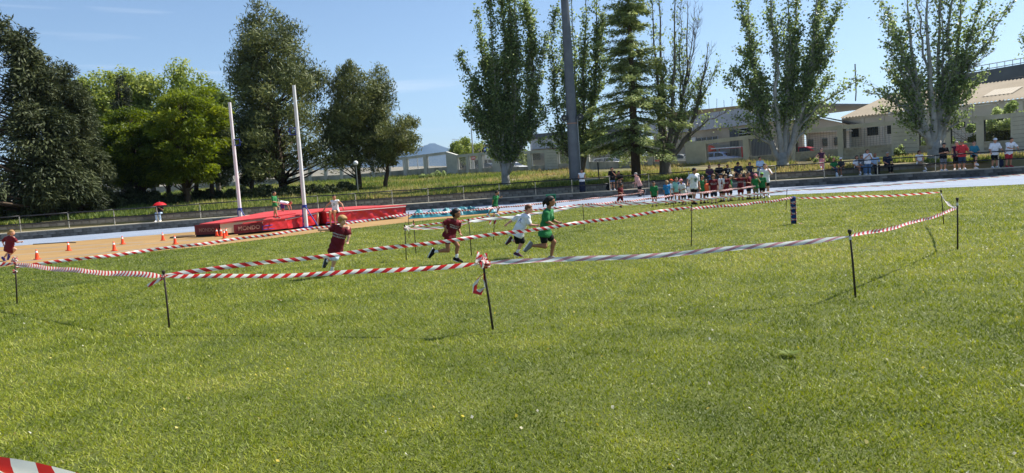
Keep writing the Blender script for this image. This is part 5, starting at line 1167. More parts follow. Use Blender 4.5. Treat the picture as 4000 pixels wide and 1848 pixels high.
ter('bald man in pale blue shirt seated right of the woman in jeans', 3417, 671, 1.72, PI+.1, ('paleblue', 'tee'), ('black', 'trousers', 1), 'tan', ('grey', 'bald'), legs='sit', seat=SEAT, off=1.8, armL='lap', armR='lap', lean=.1, shoes='black')
ter('grey haired man in navy polo and black trousers seated on the wall', 3467, 668, 1.74, PI, ('navy', 'polo'), ('black', 'trousers', 1), 'mid', ('grey', 'short'), legs='sit', seat=SEAT, off=1.75, armL='lap', armR='lap', sung=True, shoes='tan')
ter('woman with curly brown hair and white top seated left of the poplar trunk', 3592, 660, 1.66, PI, ('white', 'tank'), ('khaki', 'trousers', 1), 'mid', ('brown', 'curly'), legs='cross', seat=SEAT, off=1.75, armL='front', armR='lap', sung=True)
ter('man in black tee and grey shorts with crossed arms leaning on the rail', 3685, 652, 1.76, PI, ('black', 'tee'), ('grey', 'shorts', .9), 'mid', ('dark', 'short'), armL='cross', armR='cross', capc='charcoal', lean=.12, off=.55, nod=.35)
ter('man in dark shorts half hidden behind the man in red', 3738, 646, 1.80, PI+.6, ('plum', 'tank'), ('black', 'shorts', .95), 'fair', ('grey', 'short'), off=1.1, armL='railwide')
ter('man in red tee, dark cap and denim shorts at the rail', 3758, 645, 1.84, PI+.2, ('red', 'tee'), ('dkdenim', 'shorts', .95), 'mid', ('dark', 'short'), capc='charcoal', off=.6, armL='railwide', armR='railwide', sung=True, ht=.4)
ter('man in teal tee with one foot up on the lower rail', 3805, 643, 1.76, PI-.1, ('teal', 'tee'), ('black', 'shorts', .75), 'fair', ('brown', 'short'), legs='upR', off=.85, armL='lap', armR='lap', sung=True, ht=.2)
ter('man in white tee, white cap and black shorts at the rail', 3886, 640, 1.82, PI+.1, ('white', 'tee'), ('black', 'shorts', .65), 'mid', ('dark', 'short'), capc='white', off=.55, armL='railwide', armR='railwide', lean=.05, ht=.5)
ter('man in white tee and red shorts bending over the rail at right', 3940, 636, 1.82, PI, ('white', 'tee'), ('red2', 'shorts', .75), 'mid', ('black', 'short'), off=.65, armL='rail', armR='rail', lean=.32, nod=.5, shoes='red2')
um = ter('person in dark top and pale jeans under a red umbrella', 630, 868, 1.62, PI, ('black', 'tee'), ('paleblue', 'trousers', 1), 'mid', ('dark', 'mid'), off=1.75, armL='phone', armR='phone', legs='sit', seat=SEAT)
# ---- on the vault mats
def onmat(label, px, py, z, h, ang, **k):
    g = gnd(px, py, z); J, lk = pose((g.x, g.y, z), ang, h, k.pop('legs', 'stand'), k.pop('armL', 'down'), k.pop('armR', 'down'), k.pop('lean', 0), k.get('kid', True), k.pop('twist', 0), k.pop('ht', 0), k.pop('nod', 0), k.pop('seat', None))
    return person(label, J, h, lk, base=(g.x, g.y, z), vox=.021, group='people on the vault mats', **k)
onmat('boy in green tee and tan shorts walking on the vault mat', 1078, 850, .66, 1.22, PI/2+.2, skin='mid', hair=('dark', 'short'), top=('green', 'tee'), bottom=('tan', 'shorts', .8), legs='step', kid=True, armR='front', shoes='red2')
onmat('child in white tee and blue shorts bent over on the vault mat', 1106, 834, .70, 1.15, PI/2+.15, skin='mid', hair=('auburn', 'mid'), top=('white', 'tee'), bottom=('purple', 'shorts', .9), legs='stand', lean=1.75, armL='floor', armR='floor', nod=.9, kid=True, shoes='red2')
g = gnd(1318, 884); 
J, lk = pose((g.x, g.y-.1, 0), PI+.25, 1.58, 'sit', 'wide', 'wide', .0, False, 0, -.5, 0, .66)
person('young woman in white tank top sitting on the edge of the red mat', J, 1.58, lk, 'mid', ('dark', 'bun'), ('white', 'tank'), ('black', 'shorts', .25), 'white', None, None, .021, 'people on the vault mats', base=(g.x, g.y-.1, 0), kid=False, lettering=[(ring_mesh(.03, .055), .6, 1, green_ink, 1)])
# ================================================================ things on the field
rust = mat('rusty_rod', hexc(74, 62, 52), .75, col2=hexc(52, 46, 40), scale=20, bump=.4)
rodb = mat('dark_rod', hexc(44, 40, 36), .7, col2=hexc(66, 58, 48), scale=18)
def tape_mat(name, duty, red, white, transl, slant=.55):
    m = bpy.data.materials.new(name); m.use_nodes = True; t = m.node_tree; n = t.nodes; l = t.links.new; b = n['Principled BSDF']
    uv = n.new('ShaderNodeUVMap'); sx = n.new('ShaderNodeSeparateXYZ'); l(uv.outputs['UV'], sx.inputs['Vector'])
    ml = n.new('ShaderNodeMath'); ml.operation = 'MULTIPLY_ADD'; ml.inputs[1].default_value = slant; l(sx.outputs['Y'], ml.inputs[0]); l(sx.outputs['X'], ml.inputs[2])
    fr = n.new('ShaderNodeMath'); fr.operation = 'FRACT'; l(ml.outputs[0], fr.inputs[0])
    lt = n.new('ShaderNodeMath'); lt.operation = 'LESS_THAN'; lt.inputs[1].default_value = duty; l(fr.outputs[0], lt.inputs[0])
    mx = n.new('ShaderNodeMixRGB'); mx.inputs['Color1'].default_value = (*white, 1); mx.inputs['Color2'].default_value = (*red, 1); l(lt.outputs[0], mx.inputs['Fac'])
    l(mx.outputs['Color'], b.inputs['Base Color']); b.inputs['Roughness'].default_value = .38; b.inputs['Specular IOR Level'].default_value = .5
    tr = n.new('ShaderNodeBsdfTranslucent'); l(mx.outputs['Color'], tr.inputs['Color']); ms = n.new('ShaderNodeMixShader'); ms.inputs['Fac'].default_value = transl
    l(b.outputs['BSDF'], ms.inputs[1]); l(tr.outputs['BSDF'], ms.inputs[2]); l(ms.outputs['Shader'], n['Material Output'].inputs['Surface']); return m
RED = (.60, .022, .028); WHT = (.80, .80, .78)
TAPE = tape_mat('barrier_tape', .5, RED, WHT, .40)
TAPE_W = tape_mat('wide_gap_tape', .27, RED, WHT, .40, .8)
TAPE_P = tape_mat('faded_tape', .42, (.50, .25, .31), (.74, .77, .81), .45, .8)
TAPE_L = tape_mat('whitish_tape', .16, (.6, .1, .11), (.82, .82, .82), .4)
def tape(label, p0, p1, sag=.05, w=.074, period=.17, m=None, tw=(0, 0), wav=.0, n=None, pinch=True, group='barrier tape spans'):
    """ribbon hung between two ties: sags, twists by tw (start, end, turns in between) and narrows where it is tied"""
    p0, p1 = np.array(p0, float), np.array(p1, float); L = np.linalg.norm(p1-p0); n = n or int(max(24, min(150, L*9))); s = np.linspace(0, 1, n+1)
    C = p0+np.outer(s, p1-p0); C[:, 2] -= sag*4*s*(1-s)
    d = nrm(p1-p0); side = nrm(np.cross(d, [0, 0, 1])); upv = np.cross(side, d)
    ang = tw[0]+(tw[1]-tw[0])*s+wav*np.sin(s*math.pi*2*max(1, L/2.3)+len(label))
    C[:, 2] += .008*np.sin(s*L*3.1+len(label))
    wd = np.full(n+1, w)
    if pinch: e = np.minimum(s, 1-s)*L; wd = w*np.clip(.30+e/.35, .30, 1)
    V = []; UVs = []; nc = 5
    for i in range(n+1):
        a = ang[i]; wv = upv*math.cos(a)+side*math.sin(a); nv = side*math.cos(a)-upv*math.sin(a)
        for j in range(nc):
            c = j/(nc-1)-.5; V.append(C[i]+wv*c*wd[i]+nv*(.010*math.cos(c*math.pi)+.006*math.sin(i*.9+j))*(wd[i]/w))
    me = bpy.data.meshes.new('tape'); F = [(i*nc+j, (i+1)*nc+j, (i+1)*nc+j+1, i*nc+j+1) for i in range(n) for j in range(nc-1)]
    me.from_pydata([tuple(v) for v in V], [], F); me.polygons.foreach_set('use_smooth', [True]*len(F))
    ul = me.uv_layers.new(name='UVMap'); dat = np.zeros((len(F)*4, 2), np.float32); q = 0
    for i in range(n):
        for j in range(nc-1):
            for (a, b) in ((i, j), (i+1, j), (i+1, j+1), (i, j+1)): dat[q] = (s[a]*L/period, b/(nc-1)); q += 1
    ul.data.foreach_set('uv', dat.ravel())
    return tag(ob('barrier_tape', me, m or TAPE), label, 'tape', group)
V2 = 1.5528          # sighted in a 2576 px wide view
STK = {}
def crumple(parent, c, r, n, seed, m=None, name='tape_knot'):
    rs = random.Random(seed); me = bpy.data.meshes.new(name); V = []; F = []; UV = []
    for k in range(n):
        a = Vector(c)+Vector([rs.gauss(0, .4) for _ in range(3)])*r; d = Vector([rs.gauss(0, 1) for _ in range(3)]).normalized(); e = d.orthogonal().normalized()
        e.rotate(Matrix.Rotation(rs.random()*6, 3, d)); l_ = r*rs.uniform(.9, 1.8); w = r*rs.uniform(.5, .9); b = len(V); g = d.cross(e)*r*rs.uniform(-.5, .5)
        for i in range(4):
            s = i/3-.5; q = a+d*l_*s+g*(4*s*s); V += [q-e*w/2, q+e*w/2]; UV += [(i/3*l_/.12, 0), (i/3*l_/.12, 1)]
        F += [(b+2*i, b+2*i+1, b+2*i+3, b+2*i+2) for i in range(3)]
    me.from_pydata([tuple(v) for v in V], [], F); ul = me.uv_layers.new(name='UVMap')
    ul.data.foreach_set('uv', np.array([UV[v] for f in F for v in f], np.float32).ravel())
    return ob(name, me, m or TAPE, parent)
def stake(key, label, top, foot, r=.011, knob=.022, wrap=True, m=None, cut=0, loop=None, seed=0):
    g = gnd(foot[0]*V2, foot[1]*V2); tpt = at(top[0]*V2, top[1]*V2, g.y-cut*.0); t = thing('stake', label, 'stake', (g.x, g.y, 0), 'tape stakes')
    d = tpt-g; m = m or rodb; hgt_ = d.length
    MB().tube([-.06*d.normalized(), d*.5+Vector((.004, 0, 0)), d*.955], [r*1.05, r, r*.95], 8).build('rod', m, t, smooth=True)
    u = d.normalized(); b = MB(); pr = [(r*1.0, .93), (knob*.8, .95), (knob, .972), (knob*.95, .99), (knob*.5, 1.0)]
    b.tube([d*f for _, f in pr], [q for q, _ in pr], 9); b.build('knob', m, t, smooth=True)
    STK[key] = (g, tpt, g.y)
    if wrap: crumple(t, d*.895, .030, 9, seed+5)
    return t, d
st_specs = [
 ('s1', 'leaning stake with tape bundled over its top at the far left', (37, 648), (43, 764)), ('s2', 'stake with a brown knob at the near left corner of the taped lane', (411, 680), (426, 826)),
 ('s3', 'leaning stake wrapped in crumpled tape in the near middle', (1213, 650), (1240, 829)), ('s4', 'leaning dark stake with a knobbed head at the near right', (2137, 577), (2152, 748)),
 ('s5', 'upright dark stake at the right end of the taped lane', (2408, 497), (2409, 628)), ('s6', 'slightly leaning stake behind the rightmost stake', (2367, 478), (2374, 565)),
 ('s8', 'slim stake left of the blue padded post', (1980, 476), (1977, 530)), ('s9', 'upright stake in the middle right of the lane, in front of the waiting group', (1740, 515), (1739, 620)),
 ('s10', 'slim stake between the green runner and the lone boy in green', (1466, 512), (1470, 580)), ('s11', 'stake right of the bun haired runner carrying loose tape ends', (1243, 534), (1241.6, 605)),
 ('s12', 'stake just right of the bun haired runner', (1179, 550), (1186, 643)), ('s13', 'slim stake left of the bun haired runner, behind its neighbour', (1040, 554), (1046.5, 638)),
 ('s14', 'slim stake left of the bun haired runner with a white tape knot', (1018, 565), (1022, 654)), ('s15', 'thin far stake among the feet of the waiting group', (1694.5, 487), (1694, 538)),
 ('s16', 'thin far stake below the man in salmon', (1619, 482), (1621, 517)), ('s17', 'thin far stake beside the woman in white', (1927, 462), (1928, 497)),
 ('s18', 'slim stake at the right end of the red mats', (1027, 534), (1029, 599))]
for i, (k, lab, tp_, ft_) in enumerate(st_specs):
    t, d = stake(k, lab, tp_, ft_, .013 if k in ('s2', 's3', 's4', 's5', 's1') else .0105, .024 if k in ('s2', 's4', 's5', 's6') else .017, k not in ('s4', 's5', 's6'), rust if k in ('s2', 's1') else None, seed=i)
    if k in ('s4', 's5', 's6'): MB().tube([d*.85, d*.90], [.017, .017], 8).build('tape_wrap', WHITE_TAPE if 'WHITE_TAPE' in globals() else mat('white_wrap', (.7, .7, .72), .4), t)
    if k == 's3':
        crumple(t, d*.97+Vector((.0, 0, .0)), .06, 26, 77); crumple(t, d*.94+Vector((.05, -.01, -.02)), .045, 12, 78)
    if k == 's1': crumple(t, d*.96, .05, 18, 79); crumple(t, d*.70+Vector((-.03, 0, 0)), .05, 8, 80, None, 'tape_end')
    if k == 's14': crumple(t, d*.9+Vector((.03, 0, 0)), .06, 16, 81, TAPE_L)
# hanging loop on the near middle stake, loose ends elsewhere
def ribbon(name, pts, w, m, parent, period=.17, wdir=(0, 0, 1)):
    me = bpy.data.meshes.new(name); V = []; F = []; UV = []; acc = 0; n = len(pts)
    for i, p in enumerate(pts):
        p = Vector(p); q = Vector(pts[min(i+1, n-1)])-Vector(pts[max(i-1, 0)]); acc += (p-Vector(pts[i-1])).length if i else 0
        wd = wdir[i] if hasattr(wdir[0], '__len__') else wdir; e = Vector(wd)-q.normalized()*q.normalized().dot(Vector(wd)); e.normalize()
        V += [tuple(p-e*w/2), tuple(p+e*w/2)]; UV += [(acc/period, 0), (acc/period, 1)]
    F = [(2*i, 2*i+1, 2*i+3, 2*i+2) for i in range(n-1)]; me.from_pydata(V, [], F); me.polygons.foreach_set('use_smooth', [True]*len(F))
    ul = me.uv_layers.new(name='UVMap'); ul.data.foreach_set('uv', np.array([UV[v] for f in F for v in f], np.float32).ravel()); return ob(name, me, m, parent)
s3 = [o for o in S.objects if o.get('label') == st_specs[2][1]][0]; s2 = [o for o in S.objects if o.get('label') == st_specs[1][1]][0]; s11 = [o for o in S.objects if o.get('label') == st_specs[9][1]][0]
g3, t3, _ = STK['s3']; dd = t3-g3
pts = [dd*.80+Vector(v) for v in ((0, 0, 0), (-.06, -.02, -.05), (-.115, -.03, -.13), (-.12, -.03, -.20), (-.06, -.02, -.215), (0, 0, -.17), (.0, .01, -.08), (0, 0, 0))]
ribbon('tape_loop', pts, .07, TAPE, s3, .25, [(.3, 1, .2), (.5, .8, .3), (.7, .5, .4), (.6, .5, .6), (.2, .4, 1), (.4, .8, .3), (.5, .9, .1), (.3, 1, .2)])
g2, t2, _ = STK['s2']; dd = t2-g2
ribbon('tape_end', [dd*.88, dd*.86+Vector((-.06, -.02, -.01)), dd*.83+Vector((-.13, -.03, -.02)), dd*.81+Vector((-.21, -.04, -.04))], .05, TAPE, s2, .17, (0, .4, 1))
g11, t11, _ = STK['s11']; dd = t11-g11
for sx in (-.09, .03): ribbon('tape_end', [dd*.9, dd*.78+Vector((sx, 0, 0)), dd*.58+Vector((sx*1.2, .02, 0))], .06, TAPE, s11, .2, (1, .3, 0))
def tie(k, f=.9):
    g, t_, Y = STK[k]; return g.lerp(t_, f)
def tp(k, py, px=None):   # tie on a stake at a sighted height
    g, t_, Y = STK[k]; return at((px if px is not None else (g.x*0)+2000)*1, py, Y)
T_ = [
 ('tape span from the far left stake to the mats, nearest the tan apron', tie('s1', .80), tie('s18', .93), .05, .068, .19, None, (.2, .1), .25),
 ('twisted tape span from the mats past the track to the far stake', tie('s18', .9), tie('s16', .93), .06, .068, .14, None, (0, .4), .5),
 ('far tape span in front of the waiting group at waist height', tie('s15', .92), tie('s17', .92), .03, .072, .15, None, (0, 0), .5),
 ('tape span from the loose ended stake to the slim middle stake', tie('s11', .95), tie('s10', .97), .02, .06, .17, None, (0, 0), .4),
 ('tape span rising from the slim middle stake to the waiting group', tie('s10', .95), tie('s15', .90), .03, .065, .17, None, (0, 0), .4),
 ('broad white tape with wide spaced red bars across the waiting group', tie('s10', .90), tie('s8', .93), .06, .078, .33, TAPE_W, (.1, -.1), .15),
 ('white tape with wide spaced red bars crossing in front of the track at right', tie('s8', .93), at(4060, 676, 25.5), .05, .05, .42, TAPE_W, (0, .5), .2),
 ('tape span from the middle right stake to the blue padded post', tie('s9', .92), at(3102, 772, gnd(3101, 876).y), .04, .062, .16, None, (0, .1), .3),
 ('tape span from the blue padded post to the right hand stakes', at(3108, 772, gnd(3101, 876).y), tie('s6', .93), .03, .046, .17, None, (0, .4), .3),
 ('bunched slack white tape between the two right hand stakes', tie('s6', .88), tie('s5', .80), .07, .045, .1, TAPE_L, (0, 3), .6),
 ('tape span from the rightmost stake down to the near right stake', tie('s5', .80), tie('s4', .90), .04, .045, .15, None, (.2, .6), .35),
 ('pale translucent tape span between the two near right stakes', tie('s4', .90), tie('s3', .95), .06, .056, .25, TAPE_P, (-.1, .5), .15),
 ('near tape span between the two nearest stakes at left', tie('s3', .93), tie('s2', .90), .05, .054, .175, None, (.15, -.1), .12),
 ('long tape span crossing the runners from the near left corner', tie('s2', .93), tie('s9', .95), .045, .062, .175, None, (.1, 0), .2),
 ('twisted tape span between the two leftmost stakes', tie('s2', .91), tie('s1', .86), .03, .075, .11, None, (0, .3), .3),
 ('tape leaving the frame at the left from the leftmost stake', tie('s1', .86), at(-160, 1028, 13.2), .02, .08, .14, None, (.2, 0), .3),
 ('white tape span from the stake by the bun haired runner to the slim middle stake', tie('s12', .93), tie('s10', .93), .05, .07, .8, TAPE_L, (0, .2), .2),
 ('thin tape span behind the bun haired runner', tie('s13', .82), tie('s11', .88), .02, .05, .2, None, (0, .6), .4),
 ('tape span passing behind the bun haired runner between two slim stakes', tie('s14', .88), tie('s12', .90), .05, .06, .35, TAPE_W, (0, .3), .3),
 ('short tape joining the two slim stakes left of the bun haired runner', tie('s14', .94), tie('s13', .86), .01, .035, .2, TAPE_L, (0, .5), .2)]
for lab, a, b, sag, w, per, m, tw, wav in T_: tape(lab, a, b, sag, w, per, m, tw, wav)
na, nb = at(-420, 1720, 2.35), at(900, 2000, 1.95); nd = (nb-na).normalized(); na, nb = na-nd*2.21, nb+nd*1.2
tape('large near tape cutting across the bottom left corner', na, nb, .0, .078, .17, tape_mat('near_tape', .40, RED, WHT, .3, .22), (.35, .35), .0, 60, False)
for q, lab in ((na, 'stake holding the left end of the large near tape'), (nb, 'stake holding the right end of the large near tape')):      # just outside the picture
    t = thing('stake', lab, 'stake', (q.x, q.y+.02, 0), 'tape stakes'); MB().tube([(0, 0, -.06), (0, 0, q.z+.1)], .012, 8).build('rod', rodb, t, smooth=True); crumple(t, (0, 0, q.z), .04, 9, 91)

# ---- blue padded post
g = gnd(3101, 876); t = thing('padded_post', 'short post in blue foam padding wound with red and white tape', 'post', (g.x, g.y, 0), 'tape stakes')
foam = mat('blue_foam', hexc(26, 62, 122), .8, col2=hexc(20, 48, 100), scale=6, bump=.3)
MB().lathe([(.02, -.02), (.066, 0), (.070, .2), (.064, .35), (.070, .5), (.067, .64), (.072, .66), (.076, .70), (.06, .735), (.02, .748)], n=14).build('foam', foam, t, smooth=True)
MB().box((.03, -.062, .3), (.012, .03, .6)).build('slit', mat('slit_dark', (.01, .012, .02), .9), t)
for k, z in enumerate((.10, .17, .24, .33, .40, .47, .55, .60)):
    a0 = k*1.1; tl = (.05 if k % 2 else -.05)
    ribbon('tape_wrap', [(.077*math.cos(a0+u*6.6), .077*math.sin(a0+u*6.6), z+tl*math.sin(u*6.2+a0)) for u in np.linspace(0, 1, 18)], .034, TAPE, t, .14)
ribbon('tape_end', [(.05, -.06, .08), (.1, -.08, .03), (.17, -.1, .012), (.22, -.1, .01)], .04, TAPE, t, .12, (.2, 1, .2))

# ---- cones
orange = mat('cone_orange', hexc(240, 74, 30), .5, var=.06, scale=5); band = mat('cone_band', (.75, .74, .70), .45)
def cone_meshes():
    base = MB(); q = [(x*.085, y*.085) for x, y in ((-1, -.8), (-.8, -1), (.8, -1), (1, -.8), (1, .8), (.8, 1), (-.8, 1), (-1, .8))]; base.prism(q, 0, .018)
    return (base.mesh('base'), MB().lathe([(.068, .018), (.060, .03), (.042, .16), (.019, .30), (.014, .305), (.010, .31)], n=18).mesh('cone', 'auto'), MB().lathe([(.0365, .205), (.0375, .206), (.0285, .262), (.0275, .263)], n=18).mesh('band', 'auto'))
cmz = cone_meshes(); cmz[0].materials.append(orange); cmz[1].materials.append(orange); cmz[2].materials.append(band)
for px, py, lab in ((146, 1015, 'orange cone nearest the left edge, beside the running child'), (269, 980, 'second orange cone from the left on the tan apron'), (447, 981, 'nearest orange cone of the middle pair on the apron'), (480, 955, 'farther orange cone of the middle pair on the apron'),
                    (637, 940, 'orange cone farthest back on the apron, left of the mats'), (685, 955, 'orange cone on the apron just left of the mats'), (848, 925, 'leftmost cone of the cluster in front of the mats'), (864, 924, 'cone standing close beside the leftmost cone of the cluster'), (885, 923, 'farthest right cone of the cluster in front of the mats'), (877, 932, 'front cone of the cluster with a broad white band')):
    g = gnd(px, py); sc = 1.12; t = thing('traffic_cone', lab, 'cone', (g.x, g.y, .014), 'cones on the vault apron', random.random()*3); t.scale = (sc, sc, sc)
    for n_, me in zip(('base', 'cone_body', 'band'), cmz): ob(n_, me, None, t)

# ---- vault landing mats
redv = mat('red_vinyl', hexc(196, 36, 44), .42, col2=hexc(176, 28, 38), scale=1.2, bump=.35, bscale=7, spec=.5)
redt = mat('red_top', hexc(184, 56, 58), .6, col2=hexc(200, 78, 78), scale=.8, bump=.2, bscale=9)
marv = mat('maroon_vinyl', hexc(108, 26, 36), .5, col2=hexc(92, 20, 30), scale=1.5, bump=.2)
creamv = mat('cream_vinyl', hexc(212, 196, 164), .55, var=.05, scale=2); bluev = mat('blue_trim', hexc(40, 60, 150), .5); whtv = mat('white_trim2', (.72, .70, .68), .5); blk = mat('black_base', (.012, .012, .016), .8)
vm = thing('vault_mat', 'red pole vault landing mats with maroon noses and cream sides', 'mat', (0, 0, 0))
def skirt(name, a, b, z0a, z1a, z0b, z1b, m, amp=.02, n=26, k=9, freq=9, out=0.0):
    """upright cover panel between two plan points with soft hanging folds"""
    a, b = Vector((a[0], a[1], 0)), Vector((b[0], b[1], 0)); d = (b-a).normalized(); nn = Vector((d.y, -d.x, 0)); V = []; L = (b-a).length
    for i in range(n+1):
        u = i/n; p = a.lerp(b, u)
        for j in range(k+1):
            v = j/k; z = (z0a+(z0b-z0a)*u)*(1-v)+(z1a+(z1b-z1a)*u)*v
            f = amp*(math.sin(u*L*freq+2.2*v+1.7*math.sin(v*3+u*7))+.6*math.sin(u*L*freq*2.3-v*5))*math.sin(math.pi*(.12+.76*v))
            q = p+nn*(f+out); V.append((q.x, q.y, z))
    F = [(i*(k+1)+j, (i+1)*(k+1)+j, (i+1)*(k+1)+j+1, i*(k+1)+j+1) for i in range(n) for j in range(k)]
    return ob(name, mesh_np(name, V, F, True), m, vm)
def slab(name, pts, th, m, wob=.0):
    """soft top cover: pts are plan points with heights"""
    b = MB(); n = len(pts); b.prism([(p[0], p[1]) for p in pts], [p[2]-th for p in pts], [p[2]+random.uniform(-wob, wob) for p in pts]); return b.build(name, m, vm)
g2d = lambda px, py, z=0: (lambda g: (g.x, g.y))(gnd(px, py, z))
A1, A2 = g2d(766, 926), g2d(862, 922); B1, B2, B3 = g2d(918, 922), g2d(1026, 911), g2d(1121, 900); C1 = g2d(1244, 884); M1, M2 = g2d(1278, 882), g2d(1587, 851)
dv = Vector((M2[0]-M1[0], M2[1]-M1[1])).normalized(); pv = Vector((-dv.y, dv.x))
M3, M4 = (M2[0]+pv.x*5, M2[1]+pv.y*5), (M1[0]+pv.x*5, M1[1]+pv.y*5)
A3 = (A2[0]+2.7, A2[1]+2.3); Ao = (-13.6, 36.6); Bi = (B1[0]+.55, B1[1]+.95); Bi2 = (A3[0]+.55, A3[1]-.15)
# main mat body
MB().prism([(M1[0]+.1, M1[1]+.22), (M2[0]-.2, M2[1]+.12), (M3[0]-.1, M3[1]-.2), (M4[0]+.1, M4[1])], .06, .6).build('core', blk, vm)
skirt('cover_front', M1, M2, .10, .68, .10, .64, redv, .035, 60, 10, 6)
skirt('cover_end', M2, M3, .10, .64, .10, .66, redv, .03, 30, 8, 6); skirt('cover_end', (M1[0]+pv.x*.9, M1[1]+pv.y*.9), M1, .1, .68, .1, .68, redv, .01, 10, 8, 6)
slab('top_cover', [(M1[0]-.04, M1[1]-.05, .75), (M2[0]+.05, M2[1]-.04, .70), (M3[0]+.05, M3[1]+.05, .72), (M4[0], M4[1], .80)], .075, redt)
MB().beam((M1[0]+pv.x*-.05, M1[1]+pv.y*-.05-.01, .655), (M2[0]+.02, M2[1]-.05, .618), .03, .035).build('piping', whtv, vm)
for z in (.10,): MB().tube([(M1[0]+.02, M1[1]-.14, z+.06), (M1[0]+.9, M1[1]+.5, z+.04), (M2[0], M2[1]-.12, z)], .014, 6).build('base_frame', bluev, vm)
for u in (.0, .3, .62, .86): MB().tube([(M1[0]+(M2[0]-M1[0])*u, M1[1]+(M2[1]-M1[1])*u-.13, 0), (M1[0]+(M2[0]-M1[0])*u, M1[1]+(M2[1]-M1[1])*u-.13, .15)], .014, 6).build('base_leg', bluev, vm)
# front pads: near nose
MB().prism([(B1[0]+.1, B1[1]+.1), (B2[0]-.03, B2[1]+.12), (B3[0]-.05, B3[1]+.14), (C1[0]-.15, C1[1]+.12), (C1[0]-1.6, C1[1]+1.7), Bi2, Bi], .02, [.42, .42, .48, .6, .6, .45, .42]).build('core', blk, vm)
f_ = .10
skirt('nose_panel', (B1[0]+.0, B1[1]), B2, .10, .50, .10, .52, marv, .004, 12, 6, 4, .06)
skirt('side_panel', B2, B3, .10, .52, .10, .56, redv, .012, 16, 6, 8, .06)
skirt('skirt_panel', B3, C1, .08, .56, .10, .70, redv, .035, 26, 9, 8, .05)
skirt('nose_end', Bi, B1, .10, .50, .10, .50, marv, .004, 8, 6, 4, .03)
MB().beam((C1[0]-.02, C1[1]-.09, .06), (C1[0]+.02, C1[1]-.07, .70), .12, .10, (1, 0, 0)).build('edge_strip', creamv, vm)
slab('top_cover', [(B1[0]+.35, B1[1]+.1, .56), (B2[0]+.05, B2[1]-.09, .585), (B3[0]+.06, B3[1]-.09, .625), (C1[0]+.1, C1[1]-.08, .77), (M1[0]-.1, M1[1]+.4, .80), (M4[0], M4[1]-.2, .83), (A3[0]-.1, A3[1]+.6, .74), (A3[0]+.5, A3[1]-.3, .70), (Bi[0]+.6, Bi[1]+.2, .60)], .06, redt)
for (a, b, z0, z1) in ((B3, C1, .55, .69),): MB().beam((a[0], a[1]-.12, z0), (b[0], b[1]-.12, z1), .03, .03).build('piping', bluev, vm); MB().beam((a[0], a[1]-.115, z0-.04), (b[0], b[1]-.115, z1-.04), .02, .03).build('piping', whtv, vm)
q0, q1 = Vector((B2[0]+.05, B2[1]-.11, .16)), Vector((B3[0]-.1, B3[1]-.11, .17))
MB().tube([q0, q1, q1+Vector((0, 0, .16)), q0+Vector((0, 0, .16)), q0], .016, 6).build('blue_frame', bluev, vm)
# far nose
MB().prism([A1, A2, A3, Ao], .02, [.42, .42, .55, .55]).build('core', blk, vm)
skirt('nose_panel', A1, A2, .10, .54, .10, .54, marv, .004, 10, 6, 4, .04)
skirt('cream_side', A2, A3, .10, .55, .12, .70, creamv, .006, 18, 6, 4, .04)
skirt('nose_end', (A1[0]+.25, A1[1]+.9), A1, .1, .54, .1, .54, marv, .004, 6, 6, 4, .02)
slab('top_cover', [(A1[0]+.25, A1[1]-.06, .60), (A2[0]+.06, A2[1]-.06, .595), (A3[0]+.1, A3[1], .76), (M4[0]-.2, M4[1]-.6, .84), (M4[0]-.3, M4[1]+.9, .84), (Ao[0]+.1, Ao[1]+2.4, .80), Ao+(.74,)], .06, redt)
def wall_text(txt, a, b, u, z, size, m, out):
    a, b = Vector((a[0], a[1], 0)), Vector((b[0], b[1], 0)); d = (b-a).normalized(); nn = Vector((d.y, -d.x, 0)); p = a.lerp(b, u)+nn*out
    o = ob('lettering', text_mesh(txt, size, .004, 'CENTER', .006), m, vm, (p.x, p.y, z)); o.rotation_euler = (math.pi/2, 0, math.atan2(d.y, d.x)); return o
letm = mat('mat_letter', hexc(150, 108, 96), .7)
wall_text('MONDO', A1, A2, .50, .30, .235, letm, .06); wall_text('MONDO', B1, B2, .50, .30, .255, letm, .085)
# dark rolled edge under the noses
# ---- vault standards
wpole = mat('white_pole', (.74, .73, .74), .45, var=.08, scale=3)
def standard(label, base, h, side, brz):
    t = thing('vault_standard', label, 'vault post', (base[0], base[1], .012), 'pole vault standards')
    MB().box((0, 0, .03), (.5, .35, .06)).build('base_plate', bluev, t); MB().tube([(0, 0, .05), (0, 0, h*.5), (0, 0, h)], [.095, .09, .075], 12).build('pole', wpole, t, smooth='auto')
    MB().tube([(0, 0, .98), (0, 0, 1.12)], [.11, .11], 12).build('clamp', bluev, t); MB().tube([(.05, -.05, 1.05), (.62, -.2, .06)], .028, 8).build('strut', bluev, t); MB().tube([(-.09, -.05, 1.05), (-.12, -.1, .06)], .022, 8).build('strut', bluev, t)
    x0, x1 = side*.1, side*.36; br = MB()
    for z in (-.16, .16): br.tube([(x0*.5, -.05, brz+z), (x1, -.05, brz+z)], .018, 6)
    for x in (x0, x1): br.tube([(x, -.05, brz-.18), (x, -.05, brz+.18)], .018, 6)
    br.build('bar_bracket', bluev, t); MB().tube([(x1, -.05, brz), (x1+side*.12, -.05, brz)], .015, 6).build('bar_peg', bluev, t)
    ob('lamp_joint', MB().box((0, -.08, brz-.05), (.05, .05, .5)).mesh('slide'), wpole, t).name = 'slide'
    return t
gb = gnd(1197, 892); standard('nearer and taller white pole vault post right of the mats', (gb.x, gb.y), at(1153, 334, gb.y).z, -1, at(1150, 514, gb.y).z)
fb = at(940, 850, 38.0); standard('white pole vault post behind the far side of the mats', (fb.x, fb.y), at(899, 401, 38.0).z, 1, at(940, 556, 38.0).z)

